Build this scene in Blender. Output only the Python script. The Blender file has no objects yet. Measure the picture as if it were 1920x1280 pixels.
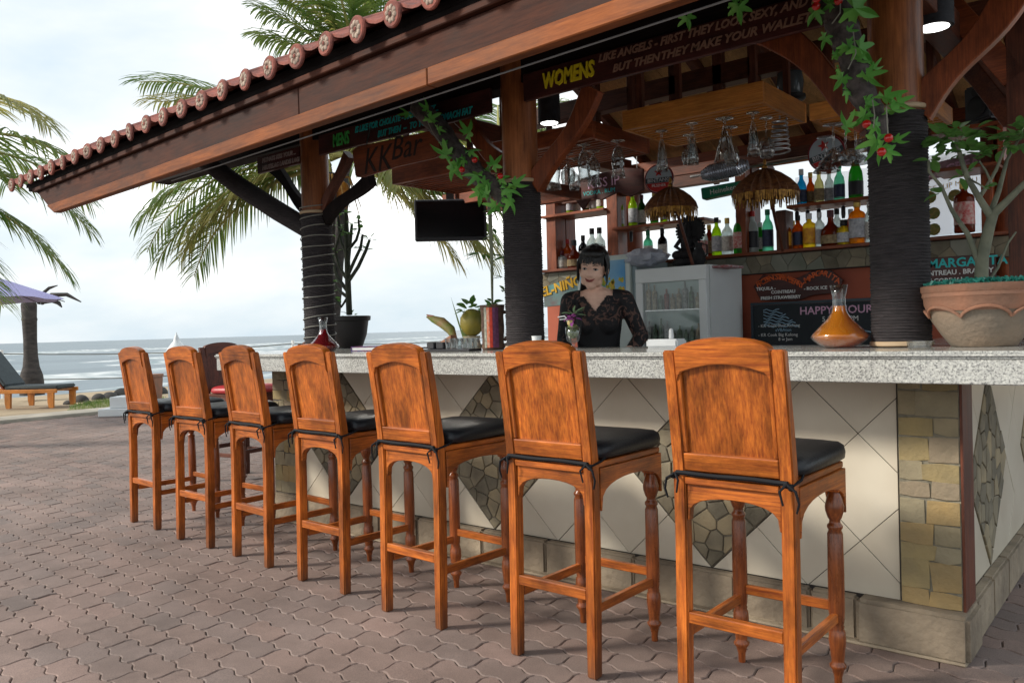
import bpy, bmesh, math, random
from mathutils import Vector, Matrix, noise as mnoise
random.seed(7)
PI = math.pi
S = bpy.context.scene
COL = S.collection
# ------------------------------------------------------------------ camera
F = 1538.0; CH = 1.2
YAW = math.radians(39.6); PITCH = math.atan(24/1538); ROLL = math.radians(1.66)
fw = Vector((-math.sin(YAW)*math.cos(PITCH), math.cos(YAW)*math.cos(PITCH), -math.sin(PITCH)))
r0 = Vector((math.cos(YAW), math.sin(YAW), 0)); u0 = r0.cross(fw)
cr, sr = math.cos(ROLL), math.sin(ROLL)
rt = cr*r0 - sr*u0; up = sr*r0 + cr*u0
CAM = Vector((0, 0, CH))
cam = bpy.data.objects.new('camera', bpy.data.cameras.new('camera')); COL.objects.link(cam)
m3 = Matrix((rt, up, -fw)).transposed()
cam.matrix_world = Matrix.Translation(CAM) @ m3.to_4x4()
cam.data.sensor_width = 36; cam.data.lens = F/1920*36
cam.data.clip_start = 0.05; cam.data.clip_end = 20000
S.camera = cam
# ------------------------------------------------------------------ world, sun, exposure
SUN_EL = math.radians(30); SUN_AZ = math.atan2(-0.72, -0.69)     # direction towards the sun, seen in plan
W = bpy.data.worlds.new('World'); S.world = W; W.use_nodes = True
nt = W.node_tree; nt.nodes.clear()
out = nt.nodes.new('ShaderNodeOutputWorld'); bg = nt.nodes.new('ShaderNodeBackground')
sky = nt.nodes.new('ShaderNodeTexSky'); sky.sky_type = 'NISHITA'; sky.sun_disc = False
sky.sun_elevation = SUN_EL; sky.sun_rotation = PI/2 - SUN_AZ
sky.air_density = 1.0; sky.dust_density = 1.5; sky.ozone_density = 1.0
tc = nt.nodes.new('ShaderNodeTexCoord'); mp = nt.nodes.new('ShaderNodeMapping')
mp.inputs['Scale'].default_value = (1.0, 1.0, 2.6); mp.inputs['Location'].default_value = (0.35, 0.2, 0.1)
nz = nt.nodes.new('ShaderNodeTexNoise'); nz.inputs['Scale'].default_value = 1.9; nz.inputs['Detail'].default_value = 7
nz.inputs['Roughness'].default_value = 0.52; nz.inputs['Distortion'].default_value = 0.25
rp = nt.nodes.new('ShaderNodeValToRGB')
rp.color_ramp.elements[0].position = 0.40; rp.color_ramp.elements[0].color = (2.65, 3.15, 3.5, 1)
rp.color_ramp.elements[1].position = 0.74; rp.color_ramp.elements[1].color = (12.5, 12.2, 11.8, 1)
_e = rp.color_ramp.elements.new(.55); _e.color = (3.75, 3.9, 3.95, 1); _e = rp.color_ramp.elements.new(.66); _e.color = (8.0, 7.9, 7.7, 1)
mx = nt.nodes.new('ShaderNodeMix'); mx.data_type = 'RGBA'; mx.inputs[0].default_value = 0.94
nt.links.new(tc.outputs['Generated'], mp.inputs[0]); nt.links.new(mp.outputs[0], nz.inputs['Vector'])
nt.links.new(nz.outputs['Fac'], rp.inputs[0])
nt.links.new(sky.outputs[0], mx.inputs[6]); nt.links.new(rp.outputs[0], mx.inputs[7])
nt.links.new(mx.outputs[2], bg.inputs['Color']); bg.inputs['Strength'].default_value = 0.10
nt.links.new(bg.outputs[0], out.inputs[0])
sl = bpy.data.lights.new('sun', 'SUN'); sl.energy = 1.5; sl.angle = math.radians(10); sl.color = (1, 0.93, 0.82)
so = bpy.data.objects.new('sun', sl); COL.objects.link(so)
sd = Vector((math.cos(SUN_AZ)*math.cos(SUN_EL), math.sin(SUN_AZ)*math.cos(SUN_EL), math.sin(SUN_EL)))
so.rotation_euler = sd.to_track_quat('Z', 'Y').to_euler(); so.location = (-6, -6, 12)
S.view_settings.view_transform = 'Standard'; S.view_settings.look = 'None'
S.view_settings.gamma = 1; S.view_settings.use_curve_mapping = False
S.view_settings.exposure = 1.45
S.render.engine = 'CYCLES'
S.cycles.max_bounces = 12; S.cycles.diffuse_bounces = 6; S.cycles.sample_clamp_indirect = 6; S.cycles.transparent_max_bounces = 12
# ------------------------------------------------------------------ point helpers
def ray(px, py): return fw + rt*((px-960)/F) - up*((py-640)/F)
def at(px, py, x=None, y=None, z=None, d=None):
    q = ray(px, py)
    if x is not None: t = x/q.x
    elif y is not None: t = y/q.y
    elif z is not None: t = (z-CH)/q.z
    else: t = d
    return CAM + q*t
def proj(p):
    d = Vector(p)-CAM; D = d.dot(fw)
    return 960+F*d.dot(rt)/D, 640-F*d.dot(up)/D, D
# ------------------------------------------------------------------ mesh builder
class MB:
    def __init__(s): s.v = []; s.f = []; s.mi = []
    def add(s, vs, fs, mi=0):
        o = len(s.v); s.v += [tuple(v) for v in vs]
        for f in fs: s.f.append([i+o for i in f]); s.mi.append(mi)
        return s
    def box(s, x0, x1, y0, y1, z0, z1, M=None, mi=0):
        vs = [Vector((x, y, z)) for z in (z0, z1) for y in (y0, y1) for x in (x0, x1)]
        if M is not None: vs = [M @ v for v in vs]
        return s.add(vs, [(0,2,3,1),(4,5,7,6),(0,1,5,4),(2,6,7,3),(0,4,6,2),(1,3,7,5)], mi)
    def bar(s, a, b, w, h, upv=(0,0,1), mi=0):
        a = Vector(a); b = Vector(b); d = (b-a).normalized(); U = Vector(upv)
        r = d.cross(U).normalized(); U = r.cross(d)
        vs = [p + r*(i*w/2) + U*(j*h/2) for p in (a, b) for i, j in ((-1,-1),(1,-1),(1,1),(-1,1))]
        return s.add(vs, [(3,2,1,0),(4,5,6,7),(0,1,5,4),(1,2,6,5),(2,3,7,6),(3,0,4,7)], mi)
    def tube(s, pts, rad, n=8, cap=True, mi=0):
        pts = [Vector(p) for p in pts]; k = len(pts)
        if not hasattr(rad, '__len__'): rad = [rad]*k
        rings = []; prev = None
        for i, p in enumerate(pts):
            t = (pts[min(i+1, k-1)]-pts[max(i-1, 0)]).normalized()
            if prev is None:
                a = Vector((0,0,1)) if abs(t.z) < .9 else Vector((1,0,0))
                r = t.cross(a).normalized()
            else: r = (prev - t*prev.dot(t)).normalized()
            prev = r; b = t.cross(r)
            rings.append([p + (r*math.cos(2*PI*j/n)+b*math.sin(2*PI*j/n))*rad[i] for j in range(n)])
        vs = [v for R in rings for v in R]; fs = []
        for i in range(k-1):
            for j in range(n): fs.append((i*n+j, i*n+(j+1)%n, (i+1)*n+(j+1)%n, (i+1)*n+j))
        if cap: fs.append(tuple(range(n))[::-1]); fs.append(tuple((k-1)*n+j for j in range(n)))
        return s.add(vs, fs, mi)
    def lathe(s, prof, n=24, c=(0,0,0), cap=True, mi=0, M=None, close=False):
        c = Vector(c); vs = []
        for r, z in prof:
            for j in range(n):
                v = Vector((r*math.cos(2*PI*j/n), r*math.sin(2*PI*j/n), z))
                if M is not None: v = M @ v
                vs.append(c+v)
        k = len(prof); fs = []
        for i in range(k-1):
            for j in range(n): fs.append((i*n+j, i*n+(j+1)%n, (i+1)*n+(j+1)%n, (i+1)*n+j))
        if close:
            for j in range(n): fs.append(((k-1)*n+j, (k-1)*n+(j+1)%n, (j+1)%n, j))
        elif cap: fs.append(tuple(range(n))[::-1]); fs.append(tuple((k-1)*n+j for j in range(n)))
        return s.add(vs, fs, mi)
    def ball(s, c, r, n=12, m=8, sc=(1,1,1), mi=0, M=None):
        c = Vector(c); vs = []; fs = []
        for i in range(m+1):
            th = PI*i/m
            for j in range(n):
                v = Vector((r*sc[0]*math.sin(th)*math.cos(2*PI*j/n), r*sc[1]*math.sin(th)*math.sin(2*PI*j/n), -r*sc[2]*math.cos(th)))
                if M is not None: v = M @ v
                vs.append(c+v)
        for i in range(m):
            for j in range(n): fs.append((i*n+j, i*n+(j+1)%n, (i+1)*n+(j+1)%n, (i+1)*n+j))
        return s.add(vs, fs, mi)
    def prism(s, poly, t, M, mi=0):
        """poly in local xy, thickness along local z from 0 to t"""
        n = len(poly)
        vs = [M @ Vector((x, y, 0)) for x, y in poly] + [M @ Vector((x, y, t)) for x, y in poly]
        fs = [tuple(range(n))[::-1], tuple(range(n, 2*n))] + [(i, (i+1)%n, n+(i+1)%n, n+i) for i in range(n)]
        return s.add(vs, fs, mi)
    def build(s, name, mat, parent=None, smooth=False, bevel=0, seg=1, kind=None, loc=None, shade_angle=None):
        me = bpy.data.meshes.new(name); me.from_pydata(s.v, [], s.f)
        mats = mat if isinstance(mat, (list, tuple)) else [mat]
        for m in mats: me.materials.append(m)
        if len(mats) > 1: me.polygons.foreach_set('material_index', s.mi)
        bm = bmesh.new(); bm.from_mesh(me)
        if bevel:
            es = [e for e in bm.edges if len(e.link_faces) == 2 and e.calc_face_angle(0) > 0.5]
            bmesh.ops.bevel(bm, geom=es, offset=bevel, segments=seg, affect='EDGES', clamp_overlap=True)
        bmesh.ops.recalc_face_normals(bm, faces=bm.faces)
        if smooth:
            for f_ in bm.faces: f_.smooth = True
            for e in bm.edges:
                if len(e.link_faces) == 2 and e.calc_face_angle(0) > (shade_angle or 0.7): e.smooth = False
        bm.to_mesh(me); bm.free()
        return link(me, name, parent, kind, loc)
def link(me, name, parent=None, kind=None, loc=None):
    o = bpy.data.objects.new(name, me); COL.objects.link(o)
    if parent: o.parent = parent
    if loc is not None: o.location = loc
    if kind: o['kind'] = kind
    return o
def thing(name, label, cat, loc=(0,0,0), rz=0, group=None):
    o = bpy.data.objects.new(name, None); COL.objects.link(o); o.empty_display_size = .1
    o.location = loc; o.rotation_euler = (0, 0, rz); o['label'] = label; o['category'] = cat
    if group: o['group'] = group
    return o
def tag(o, label, cat, group=None):
    o['label'] = label; o['category'] = cat
    if group: o['group'] = group
    return o
def copy_tree(o, parent=None):
    c = o.copy(); COL.objects.link(c)
    if parent: c.parent = parent
    for ch in o.children: copy_tree(ch, c)
    return c
def XZ(y=0, flip=False):
    """local xy -> world xz plane at y, thickness towards -Y"""
    return Matrix(((1,0,0,0),(0,0,-1,y),(0,1,0,0),(0,0,0,1)))
def text(body, size, loc, mat, parent, name='lettering', ex=0.002, off=0.0, align='CENTER', rot=(PI/2,0,0), sx=1.0, spacing=1.0, shear=0):
    cu = bpy.data.curves.new(name, 'FONT'); cu.body = body; cu.size = size; cu.extrude = ex; cu.offset = off
    cu.align_x = align; cu.align_y = 'CENTER'; cu.space_character = spacing; cu.resolution_u = 2; cu.shear = shear
    tmp = bpy.data.objects.new('tmp', cu); COL.objects.link(tmp)
    dg = bpy.context.evaluated_depsgraph_get(); me = bpy.data.meshes.new_from_object(tmp.evaluated_get(dg))
    COL.objects.unlink(tmp); bpy.data.objects.remove(tmp); bpy.data.curves.remove(cu)
    me.transform(Matrix.Diagonal((sx,1,1,1))); me.materials.clear(); me.materials.append(mat); me.name = name
    o = link(me, name, parent); o.location = loc; o.rotation_euler = rot
    return o
# ------------------------------------------------------------------ materials
def srgb(r, g, b):
    f = lambda c: (c/255/12.92 if c/255 <= .04045 else ((c/255+.055)/1.055)**2.4)
    return (f(r), f(g), f(b))
def newmat(name):
    m = bpy.data.materials.new(name); m.use_nodes = True
    return m, m.node_tree, m.node_tree.nodes['Principled BSDF']
def mat(name, c, rough=.6, var=.15, scale=8, metal=0, coat=0, bump=0, bscale=60, trans=0, ior=1.45, emit=0, spec=.5, c2=None, stretch=(1,1,1), alpha=1, detail=4, rnd=True):
    m, t, b = newmat(name); N = t.nodes; L = t.links
    c2 = c2 or tuple(x*(1-var*1.6) for x in c)
    b.inputs['Roughness'].default_value = rough; b.inputs['Metallic'].default_value = metal
    b.inputs['Coat Weight'].default_value = coat; b.inputs['Coat Roughness'].default_value = .12
    b.inputs['Transmission Weight'].default_value = trans; b.inputs['IOR'].default_value = ior
    b.inputs['Specular IOR Level'].default_value = spec; b.inputs['Alpha'].default_value = alpha
    tc = N.new('ShaderNodeTexCoord'); mp = N.new('ShaderNodeMapping'); mp.inputs['Scale'].default_value = stretch
    L.new(tc.outputs['Object'], mp.inputs[0])
    if rnd:
        oi = N.new('ShaderNodeObjectInfo'); mm = N.new('ShaderNodeMath'); mm.operation = 'MULTIPLY'; mm.inputs[1].default_value = 17
        L.new(oi.outputs['Random'], mm.inputs[0]); L.new(mm.outputs[0], mp.inputs['Location'])
    n = N.new('ShaderNodeTexNoise'); n.inputs['Scale'].default_value = scale; n.inputs['Detail'].default_value = detail
    L.new(mp.outputs[0], n.inputs['Vector'])
    r = N.new('ShaderNodeValToRGB'); r.color_ramp.elements[0].position = .3; r.color_ramp.elements[1].position = .7
    r.color_ramp.elements[0].color = (*c2, 1); r.color_ramp.elements[1].color = (*c, 1)
    L.new(n.outputs['Fac'], r.inputs[0]); L.new(r.outputs[0], b.inputs['Base Color'])
    if emit: L.new(r.outputs[0], b.inputs['Emission Color']); b.inputs['Emission Strength'].default_value = emit
    if bump:
        n2 = N.new('ShaderNodeTexNoise'); n2.inputs['Scale'].default_value = bscale; n2.inputs['Detail'].default_value = 3
        L.new(mp.outputs[0], n2.inputs['Vector'])
        bp = N.new('ShaderNodeBump'); bp.inputs['Strength'].default_value = bump; bp.inputs['Distance'].default_value = .01
        L.new(n2.outputs['Fac'], bp.inputs['Height']); L.new(bp.outputs[0], b.inputs['Normal'])
    return m
def wood(name, light, dark, axis='z', rough=.35, coat=.4, scale=9, blotch=.5, bump=.15, spec=.35, dirty=False):
    m, t, b = newmat(name); N = t.nodes; L = t.links; b.inputs['Specular IOR Level'].default_value = spec
    tc = N.new('ShaderNodeTexCoord'); mp = N.new('ShaderNodeMapping')
    st = {'x': (.045,1,1), 'y': (1,.045,1), 'z': (1,1,.045)}[axis]; mp.inputs['Scale'].default_value = st
    oi = N.new('ShaderNodeObjectInfo'); mm = N.new('ShaderNodeMath'); mm.operation = 'MULTIPLY'; mm.inputs[1].default_value = 23
    L.new(oi.outputs['Random'], mm.inputs[0]); L.new(tc.outputs['Object'], mp.inputs[0]); L.new(mm.outputs[0], mp.inputs['Location'])
    n = N.new('ShaderNodeTexNoise'); n.inputs['Scale'].default_value = scale*15; n.inputs['Detail'].default_value = 8; n.inputs['Roughness'].default_value = .7
    n.inputs['Distortion'].default_value = .25
    L.new(mp.outputs[0], n.inputs['Vector'])
    r = N.new('ShaderNodeValToRGB'); e = r.color_ramp.elements
    e[0].position = .32; e[0].color = (*dark, 1); e[1].position = .66; e[1].color = (*light, 1)
    L.new(n.outputs['Fac'], r.inputs[0])
    n2 = N.new('ShaderNodeTexNoise'); n2.inputs['Scale'].default_value = scale*1.1; n2.inputs['Detail'].default_value = 9; n2.inputs['Roughness'].default_value = .68
    mp2 = N.new('ShaderNodeMapping'); mp2.inputs['Scale'].default_value = tuple(max(.38, x) for x in st)
    L.new(tc.outputs['Object'], mp2.inputs[0]); L.new(mm.outputs[0], mp2.inputs['Location']); L.new(mp2.outputs[0], n2.inputs['Vector'])
    r2 = N.new('ShaderNodeValToRGB'); e = r2.color_ramp.elements
    e[0].position = .36; e[0].color = (1-blotch, 1-blotch, 1-blotch, 1); e[1].position = .62; e[1].color = (1.15, 1.15, 1.15, 1)
    L.new(n2.outputs['Fac'], r2.inputs[0])
    mu = N.new('ShaderNodeMix'); mu.data_type = 'RGBA'; mu.blend_type = 'MULTIPLY'; mu.inputs[0].default_value = 1
    L.new(r.outputs[0], mu.inputs[6]); L.new(r2.outputs[0], mu.inputs[7])
    hv = N.new('ShaderNodeHueSaturation'); vr = N.new('ShaderNodeMapRange'); vr.inputs[3].default_value = .80; vr.inputs[4].default_value = 1.12
    L.new(oi.outputs['Random'], vr.inputs[0]); L.new(vr.outputs[0], hv.inputs['Value']); L.new(mu.outputs[2], hv.inputs['Color'])
    if dirty:      # scuffed, soiled feet
        sp = N.new('ShaderNodeSeparateXYZ'); L.new(tc.outputs['Object'], sp.inputs[0]); zr = N.new('ShaderNodeMapRange'); zr.inputs[1].default_value = .0; zr.inputs[2].default_value = .13; zr.inputs[3].default_value = .75; zr.inputs[4].default_value = 0
        L.new(sp.outputs['Z'], zr.inputs[0]); dm = N.new('ShaderNodeMath'); dm.operation = 'MULTIPLY'; L.new(zr.outputs[0], dm.inputs[0]); L.new(n2.outputs['Fac'], dm.inputs[1]); d3 = N.new('ShaderNodeMath'); d3.operation = 'MULTIPLY'; d3.inputs[1].default_value = 1.6; d3.use_clamp = True; L.new(dm.outputs[0], d3.inputs[0])
        dx = N.new('ShaderNodeMix'); dx.data_type = 'RGBA'; dx.inputs[7].default_value = (.05,.035,.025,1); L.new(d3.outputs[0], dx.inputs[0]); L.new(hv.outputs[0], dx.inputs[6]); L.new(dx.outputs[2], b.inputs['Base Color'])
    else: L.new(hv.outputs[0], b.inputs['Base Color'])
    b.inputs['Roughness'].default_value = rough; b.inputs['Coat Weight'].default_value = coat; b.inputs['Coat Roughness'].default_value = .22
    rr = N.new('ShaderNodeMapRange'); rr.inputs[3].default_value = rough*.7; rr.inputs[4].default_value = min(1, rough*1.6)
    L.new(n2.outputs['Fac'], rr.inputs[0]); L.new(rr.outputs[0], b.inputs['Roughness'])
    bp = N.new('ShaderNodeBump'); bp.inputs['Strength'].default_value = bump; bp.inputs['Distance'].default_value = .004
    L.new(n.outputs['Fac'], bp.inputs['Height']); L.new(bp.outputs[0], b.inputs['Normal'])
    return m
M = {}
OL, OD = (.60,.165,.020), (.22,.040,.006)
for ax in 'xyz': M['orange_'+ax] = wood('orange_varnished_wood_'+ax, OL, OD, ax, .34, .25, blotch=.60, dirty=(ax == 'z'))
M['legdark'] = wood('glossy_turned_leg_wood', (.38,.10,.020), (.15,.030,.007), 'z', .25, .5, blotch=.5)
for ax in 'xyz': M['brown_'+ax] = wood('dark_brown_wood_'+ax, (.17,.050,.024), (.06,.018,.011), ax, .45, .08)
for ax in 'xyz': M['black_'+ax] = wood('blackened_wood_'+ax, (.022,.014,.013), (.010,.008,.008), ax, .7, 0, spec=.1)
for ax in 'xyz': M['red_'+ax] = wood('red_brown_wood_'+ax, (.34,.080,.022), (.16,.034,.012), ax, .4, .12)
for ax in 'xyz': M['tan_'+ax] = wood('golden_brown_wood_'+ax, (.66,.26,.045), (.42,.13,.022), ax, .4, .12, blotch=.3)
M['column'] = wood('polished_column_wood', (.42,.14,.04), (.20,.055,.017), 'z', .4, .2, scale=6)
M['fascia_up'] = wood('fascia_board_wood', (.095,.032,.018), (.038,.014,.010), 'x', .6, 0, scale=4, blotch=.5, spec=.15)
M['fascia_lo'] = wood('fascia_lower_board_wood', (.30,.092,.026), (.15,.042,.014), 'x', .55, 0, scale=4, blotch=.45, spec=.2)
M['ply'] = wood('plywood_ceiling', (.72,.45,.20), (.50,.27,.10), 'y', .7, 0, scale=10, blotch=.3)
M['white_tile'] = mat('white_glazed_tile', (.66,.60,.485), .3, .06, 3, c2=(.54,.475,.37), detail=8)
M['grout'] = mat('dark_grout', (.12,.10,.08), .9, .4, 20)
def granite():
    m, t, b = newmat('speckled_granite'); N = t.nodes; L = t.links
    tc = N.new('ShaderNodeTexCoord')
    a = N.new('ShaderNodeTexNoise'); a.inputs['Scale'].default_value = 150; a.inputs['Detail'].default_value = 3; a.inputs['Roughness'].default_value = .7
    v = N.new('ShaderNodeTexVoronoi'); v.inputs['Scale'].default_value = 150
    L.new(tc.outputs['Object'], a.inputs['Vector']); L.new(tc.outputs['Object'], v.inputs['Vector'])
    r = N.new('ShaderNodeValToRGB'); e = r.color_ramp.elements
    e[0].position = .34; e[0].color = (.14,.14,.14,1); e[1].position = .47; e[1].color = (.42,.42,.40,1)
    x = r.color_ramp.elements.new(.64); x.color = (.60,.60,.57,1)
    L.new(a.outputs['Fac'], r.inputs[0])
    r2 = N.new('ShaderNodeValToRGB'); e = r2.color_ramp.elements; e[0].position = 0; e[0].color = (.72,.72,.73,1); e[1].position = .9; e[1].color = (1.08,1.08,1.05,1)
    L.new(v.outputs['Color'], r2.inputs[0])
    mu = N.new('ShaderNodeMix'); mu.data_type = 'RGBA'; mu.blend_type = 'MULTIPLY'; mu.inputs[0].default_value = .8
    L.new(r.outputs[0], mu.inputs[6]); L.new(r2.outputs[0], mu.inputs[7]); L.new(mu.outputs[2], b.inputs['Base Color'])
    b.inputs['Roughness'].default_value = .16; b.inputs['Coat Weight'].default_value = .2
    return m
M['granite'] = granite()
M['stone'] = mat('river_stone', (.30,.255,.17), .75, .5, 9, c2=(.15,.125,.085), bump=.4, bscale=30)
M['stone2'] = mat('ochre_sandstone', (.38,.30,.18), .8, .3, 9, c2=(.24,.20,.13), bump=.4, bscale=40)
M['stone3'] = mat('grey_green_stone', (.22,.19,.135), .8, .3, 9, c2=(.11,.095,.065), bump=.4, bscale=40)
M['plinth'] = mat('weathered_limestone', (.36,.29,.205), .85, .4, 4, c2=(.16,.125,.09), bump=1, bscale=25, detail=8)
M['fibre'] = mat('black_palm_fibre', (.060,.050,.052), .85, .5, 20, stretch=(1,1,14), c2=(.020,.017,.019), bump=.8, bscale=40, detail=6)
M['rattan'] = mat('pale_rattan_band', (.55,.40,.25), .6)
M['black_leather'] = mat('black_vinyl', (.012,.013,.017), .38, .2, 10, bump=.12, bscale=90, spec=.45)
M['tie'] = mat('black_tie_cord', (.010,.011,.014), .7, spec=.2)
M['red_vinyl'] = mat('red_vinyl', (.45,.03,.035), .4)
M['white'] = mat('white_plastic', (.72,.74,.75), .4, .05)
M['paper'] = mat('white_paper', (.75,.75,.75), .8, .08, 30)
M['terracotta'] = mat('terracotta', (.38,.17,.10), .8, .35, 7, c2=(.22,.13,.09), detail=8, bump=.3)
M['terracotta_old'] = mat('weathered_terracotta', (.30,.22,.155), .85, .3, 6, c2=(.17,.145,.115), bump=.4)
M['roof_tile'] = mat('pink_clay_roof_tile', (.30,.088,.062), .85, .35, 14, c2=(.12,.045,.038), bump=.3)
M['cap_white'] = mat('aged_white_rosette', (.52,.42,.33), .85, .4, 45, c2=(.16,.09,.07))
M['dark'] = mat('near_black', (.008,.008,.009), .5)
M['screen'] = mat('tv_screen', (.006,.006,.008), .15)
M['dark_plastic'] = mat('dark_grey_plastic', (.03,.03,.035), .45)
M['metal'] = mat('brushed_steel', (.55,.55,.56), .3, metal=1)
def leafmat(name, c, c2, tr=.45):
    m, t, b = newmat(name); N = t.nodes; L = t.links
    tc = N.new('ShaderNodeTexCoord'); n = N.new('ShaderNodeTexNoise'); n.inputs['Scale'].default_value = 3.5
    L.new(tc.outputs['Object'], n.inputs['Vector'])
    r = N.new('ShaderNodeValToRGB'); e = r.color_ramp.elements; e[0].position = .35; e[1].position = .65
    e[0].color = (*c, 1); e[1].color = (*c2, 1); L.new(n.outputs['Fac'], r.inputs[0]); L.new(r.outputs[0], b.inputs['Base Color'])
    b.inputs['Roughness'].default_value = .45
    tl = N.new('ShaderNodeBsdfTranslucent'); L.new(r.outputs[0], tl.inputs['Color'])
    ms = N.new('ShaderNodeMixShader'); ms.inputs[0].default_value = tr
    L.new(b.outputs[0], ms.inputs[1]); L.new(tl.outputs[0], ms.inputs[2]); L.new(ms.outputs[0], N['Material Output'].inputs[0])
    return m
M['palm'] = leafmat('coconut_leaf', (.09,.17,.03), (.20,.26,.055))
M['palm_b'] = leafmat('coconut_leaf_yellowing', (.22,.25,.07), (.44,.38,.13), .55)
M['rachis'] = mat('frond_stalk', (.35,.33,.10), .6)
M['ivy'] = leafmat('bright_ivy_leaf', (.07,.34,.05), (.26,.62,.12), .3)
M['leaf'] = leafmat('glossy_green_leaf', (.06,.20,.04), (.20,.38,.09), .3)
M['teal'] = leafmat('teal_moss', (.02,.19,.15), (.05,.34,.28), .15)
M['bark'] = mat('grey_green_bark', (.20,.20,.14), .85, .4, 15, c2=(.10,.11,.08), bump=.4)
M['vine'] = mat('dark_rough_vine', (.15,.12,.115), .95, .5, 30, c2=(.055,.045,.045), bump=1, bscale=50)
M['berry'] = mat('red_berry', (.62,.015,.012), .2, .1, coat=.6)
M['trunkfar'] = mat('old_palm_trunk', (.075,.065,.06), .9, .5, 6, stretch=(1,1,3), c2=(.03,.027,.027), bump=.7, bscale=15)
def glass(name, c=(1,1,1), rough=.0, ior=1.45):
    m, t, b = newmat(name); b.inputs['Base Color'].default_value = (*c, 1); b.inputs['Transmission Weight'].default_value = 1
    b.inputs['Roughness'].default_value = rough; b.inputs['IOR'].default_value = ior
    N = t.nodes; n = N.new('ShaderNodeTexNoise'); n.inputs['Scale'].default_value = 20
    rr = N.new('ShaderNodeMapRange'); rr.inputs[3].default_value = rough; rr.inputs[4].default_value = rough+.03
    t.links.new(n.outputs['Fac'], rr.inputs[0]); t.links.new(rr.outputs[0], b.inputs['Roughness'])
    return m
def thin_glass(name, edge=.95, mid=.10):
    m, t, b = newmat(name); N = t.nodes; L = t.links; b.inputs['Base Color'].default_value = (.05,.05,.05,1); b.inputs['Specular IOR Level'].default_value = .8
    nz_ = N.new('ShaderNodeTexNoise'); nz_.inputs['Scale'].default_value = 30; rr = N.new('ShaderNodeMapRange'); rr.inputs[3].default_value = .01; rr.inputs[4].default_value = .06
    L.new(nz_.outputs['Fac'], rr.inputs[0]); L.new(rr.outputs[0], b.inputs['Roughness'])
    tp = N.new('ShaderNodeBsdfTransparent'); tp.inputs[0].default_value = (.93,.95,.95,1); lw = N.new('ShaderNodeLayerWeight'); lw.inputs[0].default_value = .35
    mr = N.new('ShaderNodeMapRange'); mr.inputs[3].default_value = mid; mr.inputs[4].default_value = edge; L.new(lw.outputs['Facing'], mr.inputs[0])
    gl = N.new('ShaderNodeBsdfGlossy'); gl.inputs['Roughness'].default_value = .05; a = N.new('ShaderNodeMixShader'); a.inputs[0].default_value = .7
    L.new(b.outputs[0], a.inputs[1]); L.new(gl.outputs[0], a.inputs[2])
    q = N.new('ShaderNodeMixShader'); L.new(mr.outputs[0], q.inputs[0]); L.new(tp.outputs[0], q.inputs[1]); L.new(a.outputs[0], q.inputs[2]); L.new(q.outputs[0], N['Material Output'].inputs[0])
    return m
M['glass'] = thin_glass('clear_glass'); M['pane'] = thin_glass('clean_door_glass', .35, .02); M['vessel'] = thin_glass('carafe_glass', .8, .03)
# ================================================================== SETTING
sand = mat('beach_sand', (.40,.31,.20), .95, .2, 1.2, bump=.3, bscale=20)
joint = mat('joint_sand', (.17,.135,.115), .95, .5, 5)
b = MB(); b.box(-14.2, 8, -6, 14, -.4, -.0075); floor_t = b.build('paved_ground', joint, kind='structure')
b = MB(); b.box(-4.28, -.97, 3.52, 5.55, -.007, .004); b.build('bar_bounce_floor', mat('pale_bounce_sheet', (.55,.52,.47), .7, .1, 3), kind='structure')  # unseen pale sheet added behind the counter to bounce light up to the ceiling
# beach: a sheet that dips to the sea
b = MB(); NX, NY = 26, 20; X0, X1, Y0, Y1 = -31, -13.6, -40, 60
vs = []
for j in range(NY+1):
    for i in range(NX+1):
        x = X0+(X1-X0)*i/NX; y = Y0+(Y1-Y0)*j/NY
        z = -.02 - 2.2*max(0, (-20.5-x)/10)**1.2 + .03*mnoise.noise(Vector((x*.8, y*.5, 0)))*(1 if x < -14.6 else 0)
        vs.append((x, y, z))
b.add(vs, [(j*(NX+1)+i, j*(NX+1)+i+1, (j+1)*(NX+1)+i+1, (j+1)*(NX+1)+i) for j in range(NY) for i in range(NX)])
b.build('beach_sand', sand, kind='structure', smooth=True)
b = MB(); b.box(-14.1, 60, 14, 60, -.4, -.02); b.build('back_sand', sand, kind='structure')
b = MB(); b.box(-14.45, -13.75, -10, 14, -.3, .05); b.build('kerb', mat('pale_concrete_kerb', (.46,.42,.35), .9, .2, 3, bump=.3), kind='structure', bevel=.01)
# sea
m, t, bs = newmat('pale_sea_water'); N = t.nodes; L = t.links
tc = N.new('ShaderNodeTexCoord'); mp = N.new('ShaderNodeMapping'); mp.inputs['Scale'].default_value = (.12,.03,1)
L.new(tc.outputs['Object'], mp.inputs[0])
n = N.new('ShaderNodeTexNoise'); n.inputs['Scale'].default_value = 1; n.inputs['Detail'].default_value = 8; L.new(mp.outputs[0], n.inputs['Vector'])
r = N.new('ShaderNodeValToRGB'); r.color_ramp.elements[0].position = .4; r.color_ramp.elements[0].color = (.07,.11,.135,1)
r.color_ramp.elements[1].position = .62; r.color_ramp.elements[1].color = (.12,.17,.195,1)
L.new(n.outputs['Fac'], r.inputs[0]); L.new(r.outputs[0], bs.inputs['Base Color']); bs.inputs['Roughness'].default_value = .35
n2 = N.new('ShaderNodeTexNoise'); n2.inputs['Scale'].default_value = 9; n2.inputs['Detail'].default_value = 5; L.new(mp.outputs[0], n2.inputs['Vector'])
bp = N.new('ShaderNodeBump'); bp.inputs['Strength'].default_value = .5; bp.inputs['Distance'].default_value = .4
L.new(n2.outputs['Fac'], bp.inputs['Height']); L.new(bp.outputs[0], bs.inputs['Normal'])
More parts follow.
